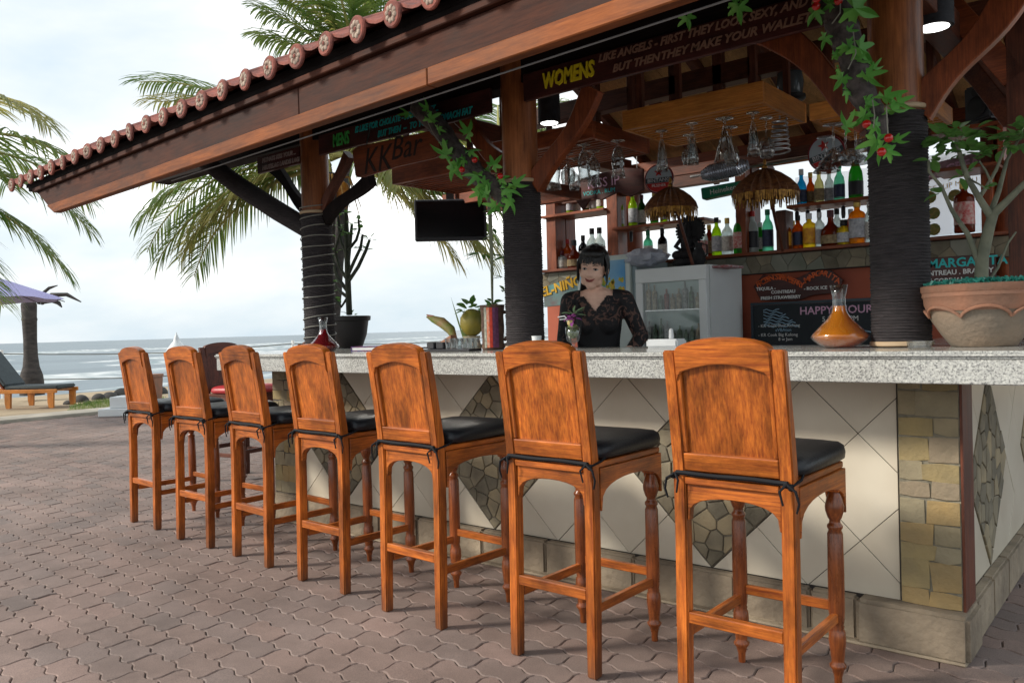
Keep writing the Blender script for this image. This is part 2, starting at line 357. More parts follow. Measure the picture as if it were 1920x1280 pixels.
b = MB(); b.add([(-9000,-9000,-1.35),(-24,-9000,-1.35),(-24,9000,-1.35),(-9000,9000,-1.35)], [(0,1,2,3)]); b.build('sea', m, kind='structure')
foam = mat('white_sea_foam', (.60,.62,.62), .9, .25, .6, c2=(.22,.28,.30), bump=.5, bscale=3)
random.seed(3)
b = MB()
for k, (x, wd, h) in enumerate([(-34,1.6,.10),(-42,2.2,.16),(-55,5,.35),(-62,4,.2),(-78,7,.75),(-96,5,.6),(-130,8,.7),(-190,9,.7)]):
    y = -70 + random.uniform(-5, 5)
    while y < 190:
        ln = random.uniform(25, 80); n_ = 24; vs = []; prof = [(-1,0),(-.5,.25),(0,.8),(.35,1),(.7,.35),(1,0)]
        for i in range(n_+1):
            f_ = i/n_; env = math.sin(PI*f_)**.6; yy = y+ln*f_; xx = x + 2.5*mnoise.noise(Vector((yy*.04, k*3.1, 0))) - .12*(yy)
            for a_, c_ in prof:
                vs.append((xx+a_*wd*(.3+.7*env)*(1+.4*mnoise.noise(Vector((yy*.3, a_*2, k)))), yy, -1.36+h*c_*env*(.7+.5*mnoise.noise(Vector((yy*.2, k, 5))))+.005))
        q = len(prof)
        b.add(vs, [(i*q+j, i*q+j+1, (i+1)*q+j+1, (i+1)*q+j) for i in range(n_) for j in range(q-1)])
        y += ln*random.uniform(1.0, 1.5)
b.build('breaking_waves', foam, kind='stuff', smooth=True)
# ------------------------------------------------------------------ interlocking pavers
PL, PH, PA = .226, .112, math.radians(-4.2)
pm, t, bs = newmat('red_grey_concrete_paver'); N = t.nodes; L = t.links
at_ = N.new('ShaderNodeAttribute'); at_.attribute_name = 'tone'
r = N.new('ShaderNodeValToRGB'); e = r.color_ramp.elements
e[0].position = 0; e[0].color = (.205,.16,.145,1); e[1].position = 1; e[1].color = (.29,.205,.178,1)
x = e.new(.25); x.color = (.235,.18,.162,1); x = e.new(.5); x.color = (.245,.18,.157,1); x = e.new(.8); x.color = (.265,.19,.165,1)
L.new(at_.outputs['Fac'], r.inputs[0])
ge = N.new('ShaderNodeNewGeometry'); n = N.new('ShaderNodeTexNoise'); n.inputs['Scale'].default_value = 1.6; n.inputs['Detail'].default_value = 8; n.inputs['Roughness'].default_value = .7
L.new(ge.outputs['Position'], n.inputs['Vector'])
r2 = N.new('ShaderNodeValToRGB'); r2.color_ramp.elements[0].position = .3; r2.color_ramp.elements[0].color = (.55,.53,.51,1); r2.color_ramp.elements[1].position = .68; r2.color_ramp.elements[1].color = (1.12,1.1,1.08,1)
L.new(n.outputs['Fac'], r2.inputs[0])
mu = N.new('ShaderNodeMix'); mu.data_type = 'RGBA'; mu.blend_type = 'MULTIPLY'; mu.inputs[0].default_value = 1
L.new(r.outputs[0], mu.inputs[6]); L.new(r2.outputs[0], mu.inputs[7])
n4 = N.new('ShaderNodeTexNoise'); n4.inputs['Scale'].default_value = 240; n4.inputs['Detail'].default_value = 2
L.new(ge.outputs['Position'], n4.inputs['Vector'])
r4 = N.new('ShaderNodeValToRGB'); r4.color_ramp.elements[0].position = .35; r4.color_ramp.elements[0].color = (.72,.72,.72,1); r4.color_ramp.elements[1].position = .62; r4.color_ramp.elements[1].color = (1.1,1.1,1.1,1)
L.new(n4.outputs['Fac'], r4.inputs[0])
mu2 = N.new('ShaderNodeMix'); mu2.data_type = 'RGBA'; mu2.blend_type = 'MULTIPLY'; mu2.inputs[0].default_value = .8
L.new(mu.outputs[2], mu2.inputs[6]); L.new(r4.outputs[0], mu2.inputs[7]); L.new(mu2.outputs[2], bs.inputs['Base Color'])
bs.inputs['Roughness'].default_value = .8
bp = N.new('ShaderNodeBump'); bp.inputs['Strength'].default_value = .35; bp.inputs['Distance'].default_value = .003
L.new(n4.outputs['Fac'], bp.inputs['Height']); L.new(bp.outputs[0], bs.inputs['Normal'])
M['paver'] = pm
def wv(x): return .011*max(-.8, min(.8, 1.5*math.sin(2*PI*x/(PL/2))))
OUT_HI = []
k = 12
vy = lambda y: .008*math.sin(2*PI*y/PH)
for i in range(k): OUT_HI.append((PL*i/k, wv(PL*i/k)))
for q in (0, .25, .75): OUT_HI.append((PL+vy(PH*q), PH*q))
for i in range(k): OUT_HI.append((PL*(1-i/k), PH+wv(PL*(1-i/k))))
for q in (1, .75, .25): OUT_HI.append((vy(PH*q), PH*q))
OUT_HI = [OUT_HI[0]] + [p for i, p in enumerate(OUT_HI[1:], 1) if (Vector(p)-Vector(OUT_HI[i-1])).length > .002]
OUT_LO = OUT_HI[::1]
def paver_geo(outl, gap=.0016, ch=.0038):
    cx, cy = PL/2, PH/2; n_ = len(outl); res = []
    for d, z in ((gap, -.010), (gap, -.0035), (gap+ch, 0)):
        for i, (x, y) in enumerate(outl):
            a = Vector(outl[i-1]); c_ = Vector(outl[(i+1) % n_]); tn = (c_-a).normalized(); nr = Vector((-tn.y, tn.x))
            res.append((x-cx+nr.x*d, y-cy+nr.y*d, z))
    fs = []
    for l in range(2):
        for i in range(n_): fs.append((l*n_+i, l*n_+(i+1) % n_, (l+1)*n_+(i+1) % n_, (l+1)*n_+i))
    fs.append(tuple(2*n_+i for i in range(n_)))
    return res, fs
GV, GF = paver_geo(OUT_HI)
def set_tone(me, vals):
    a = me.attributes.new('tone', 'FLOAT', 'POINT'); a.data.foreach_set('value', vals)
variants = []
for q in range(9):
    me = bpy.data.meshes.new('paver'); me.from_pydata(GV, [], GF); me.materials.append(pm)
    set_tone(me, [q/8]*len(GV)); variants.append(me)
ca, sa = math.cos(PA), math.sin(PA)
random.seed(11); cand = []
for row in range(-4, 92):
    for c in range(-64, 14):
        u = c*PL + (PL/2 if row % 2 else 0); v = row*PH
        x = ca*u - sa*v; y = sa*u + ca*v
        if y < .25 or x < -13.7 or x > 3.0 or y > 8: continue
        if -4.6 < x < -.78 and y > 3.35: continue
        pxx, pyy, D = proj((x, y, 0))
        if D < .6 or not (-260 < pxx < 2200) or pyy > 1560: continue
        t_ = min(1, max(0, .5+random.gauss(0, .24)))
        if 3.38 < y < 3.52 and x < -6.4: t_ = 1
        cand.append((D, x, y, t_, -40 < pxx < 1960 and pyy < 1330))
near = sorted([c for c in cand if c[4]])[:296]; ns = set(id(c) for c in near)
for c in near:
    o = link(variants[int(round(c[3]*8))], 'paver', floor_t)
    o.location = (c[1], c[2], random.gauss(0, .0010)); o.rotation_euler = (random.gauss(0, .009), random.gauss(0, .009), PA+random.gauss(0, .008))
V = []; Fc = []; T = []
LV, LF = GV, GF
for c in cand:
    if id(c) in ns: continue
    o = len(V); a_ = PA+random.gauss(0, .01); c1, s1 = math.cos(a_), math.sin(a_); dz = random.gauss(0, .001); tx, ty = random.gauss(0, .008), random.gauss(0, .008)
    for (x, y, z) in LV: V.append((c[1]+c1*x-s1*y, c[2]+s1*x+c1*y, z+dz+tx*x+ty*y)); T.append(c[3])
    for f_ in LF: Fc.append([i+o for i in f_])
me = bpy.data.meshes.new('paver_field'); me.from_pydata(V, [], Fc); me.materials.append(pm); set_tone(me, T)
link(me, 'paver_field', floor_t, 'stuff')
# ================================================================== BAR COUNTER
counter = thing('bar_counter', 'long tiled bar counter with thick speckled grey granite top', 'bar counter', (0,0,0))
ZT, ZB, WY = 1.09, .985, 3.2
XL, XR = -4.86, -.25
M['core'] = mat('rendered_block', (.10,.085,.075), .9)
for a_ in ((-4.66,-.66,WY,3.5),(-4.66,-4.3,3.501,6.2),(-.95,-.66,3.501,6.2)): b = MB(); b.box(*a_, 0, ZB-.002); b.build('wall_core', M['core'], counter)
# granite: lower band and the proud bullnose slab
b = MB(); b.box(XL+.012, XR-.012, 2.862, 3.62, ZB, ZT-.026); b.build('counter_edge', M['granite'], counter, bevel=.003)
b = MB(); b.box(XL, XR, 2.85, 3.63, ZT-.0245, ZT); b.build('countertop', M['granite'], counter, bevel=.009, seg=3, smooth=True)
for a_, c_ in ((XL+.012,-4.12),(-.97,XR-.012)): b = MB(); b.box(a_, c_, 3.625, 6.2, ZB, ZT-.026); b.build('counter_edge', M['granite'], counter, bevel=.003)
for a_, c_ in ((XL,-4.11),(-.98,XR)): b = MB(); b.box(a_, c_, 3.632, 6.2, ZT-.0245, ZT); b.build('countertop', M['granite'], counter, bevel=.009, seg=3, smooth=True)
def clip(poly, a, bb, c):      # keep a*x+b*y<=c
    o = []
    for i in range(len(poly)):
        p, q = poly[i-1], poly[i]; dp = a*p[0]+bb*p[1]-c; dq = a*q[0]+bb*q[1]-c
        if (dp <= 0) != (dq <= 0):
            t = dp/(dp-dq); o.append((p[0]+t*(q[0]-p[0]), p[1]+t*(q[1]-p[1])))
        if dq <= 0: o.append(q)
    return o
def cliprect(poly, x0, x1, z0, z1):
    for a, bb, c in ((-1,0,-x0),(1,0,x1),(0,-1,-z0),(0,1,z1)):
        if len(poly) < 3: return []
        poly = clip(poly, a, bb, c)
    return poly
def area(p): return abs(sum(p[i-1][0]*p[i][1]-p[i][0]*p[i-1][1] for i in range(len(p)))/2)
def inset(poly, d):
    c = Vector((sum(p[0] for p in poly)/len(poly), sum(p[1] for p in poly)/len(poly))); o = poly
    for i in range(len(poly)):
        a, q = Vector(poly[i-1]), Vector(poly[i])
        if (q-a).length < 1e-5: continue
        n_ = Vector(((q-a).y, -(q-a).x)).normalized()
        if n_.dot(c-a) > 0: n_ = -n_
        o = clip(o, n_.x, n_.y, n_.dot(a)-d)
        if len(o) < 3: return []
    return o
def voronoi(seeds, poly):
    for i, s_ in enumerate(seeds):
        o = poly
        for j, q in enumerate(seeds):
            if i == j or (Vector(s_)-Vector(q)).length > .45: continue
            mx_, my_ = (s_[0]+q[0])/2, (s_[1]+q[1])/2; n_ = (q[0]-s_[0], q[1]-s_[1])
            o = clip(o, n_[0], n_[1], n_[0]*mx_+n_[1]*my_)
            if len(o) < 3: break
        if len(o) >= 3: yield s_, o
def poisson(n, x0, x1, z0, z1, mind, inside=lambda p: True):
    pts = []; tries = 0
    while len(pts) < n and tries < 6000:
        tries += 1; p = (random.uniform(x0, x1), random.uniform(z0, z1))
        if inside(p) and all((p[0]-q[0])**2+(p[1]-q[1])**2 > mind*mind for q in pts): pts.append(p)
    return pts
# grout sheet
b = MB(); b.box(-4.46, -.825, 3.196, 3.2, .165, ZB-.003); b.build('grout', M['grout'], counter)
Hh = .2025; CX, CZ = -.9665, .3645
mos = [(CX-3*Hh, CZ+Hh), (CX-9*Hh, CZ+Hh), (CX-15*Hh, CZ+Hh)]
def lay_tiles(Mx, u0, u1, mosl, ic):
    for i in range(ic-30, ic+30):
        for j in range(-2, 6):
            if (i+j) % 2 == 0: continue
            x, z = CX+i*Hh, CZ+j*Hh
            if any(abs(x-m_[0])+abs(z-m_[1]) < 2*Hh-.01 for m_ in mosl): continue
            e_ = .0018
            p = cliprect([(x, z-Hh+e_), (x+Hh-e_, z), (x, z+Hh-e_), (x-Hh+e_, z)], u0, u1, .166, ZB-.004)
            if len(p) < 3 or area(p) < .0006: continue
            bb = MB(); bb.prism(p, random.uniform(.0045,.0065), Mx); bb.build('tile', M['white_tile'], counter, bevel=.0008)
lay_tiles(XZ(3.196), -4.455, -.83, mos, -9)
M['pale_joint0'] = mat('mosaic_mortar', (.22,.19,.14), .95, .3, 30)
MS = [M['stone'], M['stone2'], M['stone3']]
def mosaic(cx, cz, Mx, R, n):
    dia = [(cx, cz-R), (cx+R, cz), (cx, cz+R), (cx-R, cz)]
    sd_ = poisson(n, cx-R, cx+R, cz-R, cz+R, R*.155, lambda p: abs(p[0]-cx)+abs(p[1]-cz) < R*1.02)
    dia = cliprect(dia, -9, 9, .166, ZB-.004)
    bb = MB(); bb.prism(dia, .003, Mx); bb.build('mosaic_bed', M['pale_joint0'], counter)
    for s_, p in voronoi(sd_, dia):
        p = inset(p, random.uniform(.0015, .004))
        if len(p) < 3 or area(p) < .0003: continue
        bb = MB(); bb.prism(p, random.uniform(.008, .013), Mx)
        o = bb.build('mosaic_stone', random.choice([MS[0], MS[0], MS[1], MS[2], MS[2]]), counter, bevel=.0025)
random.seed(5)
for m_ in mos: mosaic(m_[0], m_[1], XZ(3.196), 2*Hh-.004, 62)
# side wall (+x face)
YZ = lambda x: Matrix(((0,0,1,x),(1,0,0,0),(0,1,0,0),(0,0,0,1)))
b = MB(); b.box(-.66, -.652, 3.34, 6.2, .165, ZB-.003); b.build('grout', M['grout'], counter)
CXs = CX; CX = 3.84-19*Hh
def side_tiles():
    global CX
    lay_tiles(YZ(-.652), 3.345, 6.2, [(CX+19*Hh, CZ+Hh), (CX+25*Hh, CZ+Hh)], 22)
    mosaic(CX+19*Hh, CZ+Hh, YZ(-.652), 2*Hh-.004, 46); mosaic(CX+25*Hh, CZ+Hh, YZ(-.652), 2*Hh-.004, 40)
side_tiles(); CX = CXs
# stone-veneered end pillars
M['sandv'] = [mat('sandstone_'+n_, c, .85, .3, 9, c2=c2, bump=.5, bscale=45) for n_, c, c2 in (('yellow', (.34,.26,.12), (.24,.19,.10)), ('ochre', (.37,.255,.11), (.27,.20,.10)), ('grey', (.31,.265,.17), (.22,.185,.12)), ('buff', (.33,.27,.165), (.22,.185,.115)), ('rosy', (.31,.245,.165), (.23,.185,.125)))]
M['pale_joint'] = mat('pale_mortar', (.26,.235,.175), .95, .3, 30, bump=.4)
def veneer(x0, x1, y, n):
    z = .17; Mx = XZ(y); k_ = 0
    while z < ZB-.03:
        h = random.uniform(.05, .105)
        if ZB-.004-(z+h) < .04: h = ZB-.004-z
        cuts = [x0]
        while cuts[-1] < x1-.07: cuts.append(min(x1, cuts[-1]+random.uniform(.05, .12)))
        cuts[-1] = x1
        if len(cuts) == 1: cuts = [x0, x1]
        for a_, c_ in zip(cuts[:-1], cuts[1:]):
            j = lambda: random.uniform(-.009, .009)
            q = [(a_+(j() if a_ > x0 else 0), z+j()*.6), ((a_+c_)/2, z+j()*.6), (c_+(j() if c_ < x1 else 0), z+j()*.6), (c_+(j() if c_ < x1 else 0), z+h+j()*.3), ((a_+c_)/2+j(), z+h+j()*.5), (a_+(j() if a_ > x0 else 0), z+h+j()*.3)]
            q = cliprect(q, x0, x1, .168, ZB-.004); q = inset(q, .0006)
            if len(q) < 3: continue
            bb = MB(); bb.prism(q, random.uniform(.004, .0062), Mx); bb.build('veneer_stone', random.choice(M['sandv']), counter, bevel=.0012)
        z += h
b = MB(); b.box(-.822, -.622, 3.176, 3.34, .165, ZB-.003); b.build('end_pillar', M['pale_joint'], counter)
veneer(-.82, -.624, 3.176, 40)
b = MB(); b.box(-4.70, -4.46, 3.176, 3.34, .165, ZB-.003); b.build('end_pillar', M['core'], counter)
veneer(-4.698, -4.462, 3.176, 40)
b = MB(); b.box(-.621, -.612, 3.175, 3.34, .166, ZB-.003); b.build('pillar_dark_side', M['brown_z'], counter)  # dark brown sheet covering the pillar's side face
# plinth of weathered stone blocks
def blocks(u0, u1, Mx, z1, dep, lo=.28, hi=.5):
    u = u0
    while u < u1-.02:
        w = min(u1-u, random.uniform(lo, hi))
        if u1-(u+w) < .12: w = u1-u
        bb = MB(); bb.prism([(u+.002,0), (u+w-.002,0), (u+w-.002,z1), (u+.002,z1)], dep, Mx)
        o = bb.build('plinth_block', M['plinth'], counter, bevel=.010, seg=2, smooth=True); u += w
blocks(-4.72, -.97, XZ(3.19), .165, .05)
b = MB(); b.box(-.968, -.592, 3.112, 3.345, 0, .168); b.build('plinth_block', M['plinth'], counter, bevel=.014, seg=2, smooth=True)
blocks(3.35, 6.2, YZ(-.655), .165, .048)
b = MB(); b.box(-4.72, -.6, 3.10, 3.19, 0, .012)
b.build('mortar_skirt', M['plinth'], counter, bevel=.005)

# ================================================================== PAVILION
pav = thing('bar_pavilion', 'open timber bar pavilion with clay tile roof on wrapped round columns', 'pavilion', (0,0,0))
COLS = [(-.835, 3.3, .102), (-2.64, 3.3, .098), (-4.34, 3.3, .096)]
ZW = [1.975, 1.955, 1.99]
for k, ((x, y, r_), zw) in enumerate(zip(COLS, ZW)):
    b = MB(); b.lathe([(r_*.93, ZT+.004), (r_*.93, 2.62 if k == 2 else 2.9)], 32, (x, y, 0)); c_ = b.build('column', M['column'], pav, smooth=True)
    prof = []; z = ZT+.022; i = 0
    while z < zw-.02:
        rr = r_*(1+random.uniform(-.012, .012)); prof += [(rr, z), (rr+.0035, z+.004), (rr, z+.009)]; z += .0095+random.uniform(0, .004)
    b = MB(); b.lathe(prof, 28, (x, y, 0)); b.build('fibre_wrap', M['fibre'], c_, smooth=True)
    for zz in (ZT+.004, zw-.018):
        b = MB(); b.lathe([(r_+.004, zz), (r_+.008, zz+.004), (r_+.008, zz+.014), (r_+.004, zz+.018)], 32, (x, y, 0)); b.build('rattan_band', M['rattan'], c_, smooth=True)
    if k == 2:
        b = MB(); pts = []
        for i in range(14*16+1):
            a = 2*PI*i/16; pts.append((x+(r_+.008)*math.cos(a), y+(r_+.008)*math.sin(a), ZT+.04+.064*i/16+.004*math.sin(i*.7)))
        b.tube(pts, .0038, 5); b.build('light_string', mat('translucent_rope', (.26,.25,.22), .4), c_, smooth=True)
# farther columns behind the shelves
for (x, y) in ((-.80, 5.62), (-3.6, 5.95)):
    b = MB(); b.lathe([(.10, 0), (.10, 2.45)], 24, (x, y, 0)); b.build('column', M['red_z'], pav, smooth=True)
# ring beam over the front columns, with a wall plate behind
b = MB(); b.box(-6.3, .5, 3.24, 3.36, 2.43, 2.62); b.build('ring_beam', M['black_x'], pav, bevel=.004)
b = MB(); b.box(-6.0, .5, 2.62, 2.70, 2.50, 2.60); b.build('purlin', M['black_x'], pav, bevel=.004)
b = MB(); b.box(-3.7, .5, 5.92, 6.04, 2.43, 2.53); b.build('ring_beam', M['red_x'], pav, bevel=.004)
for x0_, x1_, y0_ in ((-3.66,-3.54,3.37),(-.9,-.78,3.37)): b = MB(); b.box(x0_, x1_, y0_, 5.9, 2.44, 2.56); b.build('tie_beam', M['brown_y'], pav, bevel=.004)
b = MB(); b.box(-3.6, .5, 4.60, 4.70, 2.62, 2.74); b.build('collar_beam', M['brown_x'], pav, bevel=.004)
# hanger posts and struts seen under the roof
for px, yb in ((1110,4.6),(1183,4.6),(1262,4.6),(1345,4.6),(1412,4.6)):
    p = at(px, 200, y=yb); b = MB(); b.box(p.x-.03, p.x+.03, yb, yb+.06, 2.34, 3.1); b.build('hanger_post', M['brown_z'], pav, bevel=.003)
# roof planes: front slope, back slope
TH = math.radians(26); EV = Vector((-.998, .063, 0))       # eave direction (slightly out of square with the bar)
XE = .55
def eave(x, Y=2.0): return Y-.063*x          # y on the eave line for a given x
ED0 = Vector((XE, eave(XE), 2.345)); ED1 = Vector((-6.85, eave(-6.85), 2.345))
RG0 = Vector((XE, 4.25, 3.38)); RG1 = Vector((-3.55, 4.25, 3.38))
b = MB(); dz = Vector((0,0,.03))
K0 = ED0.lerp(RG0, .55); K1 = ED1.lerp(RG1, .55); q = [ED0+Vector((0,.03,.012)), ED1+Vector((.12,.03,.012)), K1, K0]
b.add([v for v in q]+[v+dz for v in q], [(0,1,2,3),(7,6,5,4),(0,4,5,1),(1,5,6,2),(2,6,7,3),(3,7,4,0)])
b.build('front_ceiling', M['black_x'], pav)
b = MB(); q = [K0, K1, RG1, RG0]
b.add([v for v in q]+[v+dz for v in q], [(0,1,2,3),(7,6,5,4),(0,4,5,1),(1,5,6,2),(2,6,7,3),(3,7,4,0)])
b.build('inner_ceiling', M['ply'], pav)  # inner part of the front slope, made pale plywood to bounce more light inside
BE0 = Vector((XE, 6.4, 2.43)); BE1 = Vector((-3.55, 6.4, 2.43))
# back slope ceiling in plywood sheets, each a panel
npan = 6; 
for i in range(npan):
    for j in range(2):
        f0, f1 = i/npan, (i+1)/npan; g0, g1 = j/2, (j+1)/2
        P_ = lambda f_, g: RG1.lerp(RG0, f_).lerp(BE1.lerp(BE0, f_), g)
        a_, b_, c_, d_ = P_(f0+.0008, g0+.0008), P_(f1-.0008, g0+.0008), P_(f1-.0008, g1-.0008), P_(f0+.0008, g1-.0008)
        u_ = Vector((0, 0, .014))
        bb = MB(); bb.add([a_, b_, c_, d_, a_+u_, b_+u_, c_+u_, d_+u_], [(0,1,2,3),(7,6,5,4),(0,4,5,1),(1,5,6,2),(2,6,7,3),(3,7,4,0)])
        bb.build('ceiling_panel', M['ply'], pav)
b = MB(); q = [RG1+Vector((0,0,.05)), RG0+Vector((0,0,.05)), BE0+Vector((0,.1,.02)), BE1+Vector((0,.1,.02))]
b.add(q+[v+dz for v in q], [(0,1,2,3),(7,6,5,4),(0,4,5,1),(1,5,6,2),(2,6,7,3),(3,7,4,0)]); b.build('back_roof_deck', M['roof_tile'], pav)
x = -3.48
while x < XE:
    b = MB(); b.bar((x, 4.25, 3.33), (x, 6.4, 2.38), .05, .075); b.build('rafter', M['brown_y'], pav, bevel=.003)
    ye = eave(x)+.2
    zf = lambda yy: 2.357+(yy-eave(x))*(3.38-2.345)/(4.25-eave(x))
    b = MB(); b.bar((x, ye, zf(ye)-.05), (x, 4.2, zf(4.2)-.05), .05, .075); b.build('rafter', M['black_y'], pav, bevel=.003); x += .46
for x in (-4.0, -4.6, -5.2, -5.8, -6.3):
    ye = eave(x)+.2; yt = 2.45+(x+7.05)*(4.25-2.45)/3.5-.12
    zf = lambda yy: 2.357+(yy-eave(x))*(3.38-2.345)/(4.25-eave(x))
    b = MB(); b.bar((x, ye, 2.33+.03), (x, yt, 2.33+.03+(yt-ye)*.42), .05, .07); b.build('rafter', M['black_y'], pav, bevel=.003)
b = MB(); b.bar(RG0+Vector((0,0,-.05)), RG1+Vector((-.1,0,-.05)), .08, .16); b.build('ridge_beam', M['brown_x'], pav)
# fascia: two boards and a cap moulding, following the eave line
def along(x, off, z): return Vector((x, eave(x)+off, z))
def fboard(name, x0, x1, off, th, z0, z1, m_, slant=(0,0), bev=.004):
    bb = MB(); a0, a1 = x0, x1
    vs = []
    for z, s_ in ((z0, 0), (z1, 1)):
        for xx in (a0-slant[s_], a1):
            for o_ in (off, off+th): vs.append(along(xx, o_, z))
    bb.add(vs, [(0,1,3,2),(4,6,7,5),(0,2,6,4),(1,5,7,3),(0,4,5,1),(2,3,7,6)]); return bb.build(name, m_, pav, bevel=bev)
fboard('fascia_board', -6.25, -3.02, .03, .035, 2.165, 2.292, M['fascia_up'], (0,.22))
fboard('fascia_board', -3.017, XE, .03, .035, 2.165, 2.292, M['fascia_up'])
fboard('lower_fascia_board', -6.08, -2.142, .008, .05, 2.098, 2.163, M['fascia_lo'], (0,.14))
fboard('lower_fascia_board', -2.139, XE, .008, .05, 2.098, 2.163, M['fascia_lo'])
fboard('cap_moulding', -6.5, XE, .006, .045, 2.294, 2.322, M['fascia_up'])
fboard('eave_batten', -6.66, XE, .03, .09, 2.3235, 2.357, M['black_x'])
# clay tiles along the eave: barrel, pan and rosette cap
def barrel_mesh(L_, n_=8, r=.047):
    bb = MB(); vs = []
    for s_ in (0, 1):
        y = L_*s_; zz = y*math.tan(TH)
        for rr in (r, r-.011):
            for i in range(n_+1):
                a = PI*i/n_; vs.append((rr*math.cos(a), y, zz+rr*math.sin(a)))
    q_ = n_+1
    fs = []
    for i in range(n_):
        fs += [(i, i+1, 2*q_+i+1, 2*q_+i), (q_+i, 3*q_+i, 3*q_+i+1, q_+i+1), (i, q_+i, q_+i+1, i+1), (2*q_+i, 2*q_+i+1, 3*q_+i+1, 3*q_+i)]
    bb.add(vs, fs)
    # pan: dips from this barrel to the next one on the right
    pv = []
    for s_ in (0, 1):
        y = L_*s_; zz = y*math.tan(TH)
        for th in (0, .012):
            for i in range(6):
                f_ = i/5; pv.append((.04+.165*f_, y, zz+.012+.010*(1-f_)-.022*math.sin(PI*f_)+th))
    fs = []
    for i in range(5): fs += [(i, 12+i, 12+i+1, i+1), (6+i, 6+i+1, 18+i+1, 18+i), (i, i+1, 6+i+1, 6+i)]
    bb.add(pv, fs); return bb
first = None; cap0 = None; random.seed(9)
for k in range(35):
    x = -6.76+k*.2145
    p = along(x, -.045, 2.372)
    for c_ in range(3):
        if c_ and x < -5.6: continue
        yy = .33*c_
        if first is None: first = barrel_mesh(.38).build('roof_tile', M['roof_tile'], pav, smooth=True)
        o = first if k == 0 and c_ == 0 else link(first.data, 'roof_tile', pav)
        o.location = p+Vector((0, yy, yy*math.tan(TH)+.012*c_)); o.rotation_euler = (random.gauss(0,.01), random.gauss(0,.03), PA+random.gauss(0,.01))
    if cap0 is None:
        bb = MB(); bb.lathe([(.0515,0),(.056,.004),(.056,.013),(.050,.018),(.001,.016)], 20, (0,0,0), M=Matrix.Rotation(PI/2, 4, 'X'))
        cap0 = bb.build('tile_cap', M['roof_tile'], pav, smooth=True); cap0.location = p+Vector((0,.0,.004)); cap0.scale = (.9,.9,.9)
        bb = MB()
        for i in range(8):
            a = 2*PI*i/8; bb.ball((.026*math.cos(a), -.0175, .026*math.sin(a)), .0125, 8, 6, (1,.5,1))
        bb.ball((0,-.016,0), .014, 8, 6, (1,.5,1))
        ros0 = bb.build('rosette', M['cap_white'], cap0, smooth=True)
        bb = MB(); bb.ball((0,-.020,0), .010, 8, 6, (1,.6,1)); eye0 = bb.build('rosette_centre', M['roof_tile'], cap0, smooth=True)
    else:
        o = link(cap0.data, 'tile_cap', pav); o.location = p+Vector((0,.0,.004+random.gauss(0,.002))); o.rotation_euler = (random.gauss(0,.06), random.uniform(0,.7), PA+random.gauss(0,.05)); o.scale = (random.uniform(.86,.93),)*3
        link(ros0.data, 'rosette', o); link(eye0.data, 'rosette_centre', o)
# conduit behind the fascia
b = MB(); b.tube([along(-4.5, .13, 2.105), along(.5, .13, 2.105)], .0035, 8); b.build('white_conduit', mat('grey_conduit', (.30,.30,.31), .5), pav, smooth=True)
# curved braces
def brace(pts, w, th, m_, wv_=0.0, name='brace', n_=14, axis=(0,1,0)):
    """flat board swept along a gentle S between points"""
    pts = [Vector(p) for p in pts]; A_ = Vector(axis); bb = MB(); vs = []
    def P_(t):
        if len(pts) == 2: return pts[0].lerp(pts[1], t)
        a = pts[0].lerp(pts[1], t); c = pts[1].lerp(pts[2], t); return a.lerp(c, t)
    for i in range(n_+1):
        t = i/n_; d = (P_(min(1, t+.02))-P_(max(0, t-.02))).normalized(); s_ = d.cross(A_).normalized()
        c = P_(t)+s_*wv_*math.sin(2*PI*t); ww = w*(1+.16*math.cos(2*PI*t))
        for a_, b_ in ((-1,-1),(1,-1),(1,1),(-1,1)): vs.append(c+s_*(a_*ww/2)+A_*(b_*th/2))
    fs = [(0,1,2,3), tuple(4*n_+j for j in (3,2,1,0))]
    for i in range(n_):
        for j in range(4): fs.append((4*i+j, 4*i+(j+1)%4, 4*i+4+(j+1)%4, 4*i+4+j))
    bb.add(vs, fs); return bb.build(name, m_, pav, smooth=True, bevel=.004, shade_angle=.5)
Yb = 3.3
A = lambda px, py, y=Yb: at(px, py, y=y)
brace([A(1004,345), A(1058,285), A(1112,165)], .095, .05, M['red_z'], .012)
brace([A(950,310), A(895,265), A(858,212)], .085, .05, M['red_z'], .01)
brace([A(1640,230), A(1560,150), A(1440,58)], .105, .05, M['red_z'], .015)
brace([A(1722,208), A(1800,120), A(1905,-20)], .10, .05, M['red_z'], .012)
brace([A(574,392), A(545,350), A(510,312)], .07, .05, M['black_z'], .01)
brace([A(612,410), A(655,365), A(697,335)], .075, .05, M['black_z'], .01)
brace([A(604,400), A(628,345), A(655,290)], .06, .05, M['brown_z'], .006, axis=(0,1,0))
b = MB(); pts = [A(592,438), at(520,395,y=3.2), at(450,350,y=3.1), at(385,302,y=3.0)]
b.tube(pts, [.062,.066,.064,.060], 12); b.build('log_brace', M['fibre'], pav, smooth=True)
# crossing timbers behind the right-hand column
b = MB(); b.bar(at(1700,-40,y=4.66), at(1908,225,y=4.28), .09, .09); b.build('strut', M['brown_x'], pav, bevel=.003)
b = MB(); b.bar(at(1755,-20,y=4.2), at(1906,150,y=4.2), .08, .10); b.build('strut', M['red_x'], pav, bevel=.003)
b = MB(); p = at(1912,100,y=4.2); b.box(p.x-.05, p.x+.07, 4.16, 4.28, ZT+.001, 3.3); b.build('post', M['brown_z'], pav, bevel=.004)
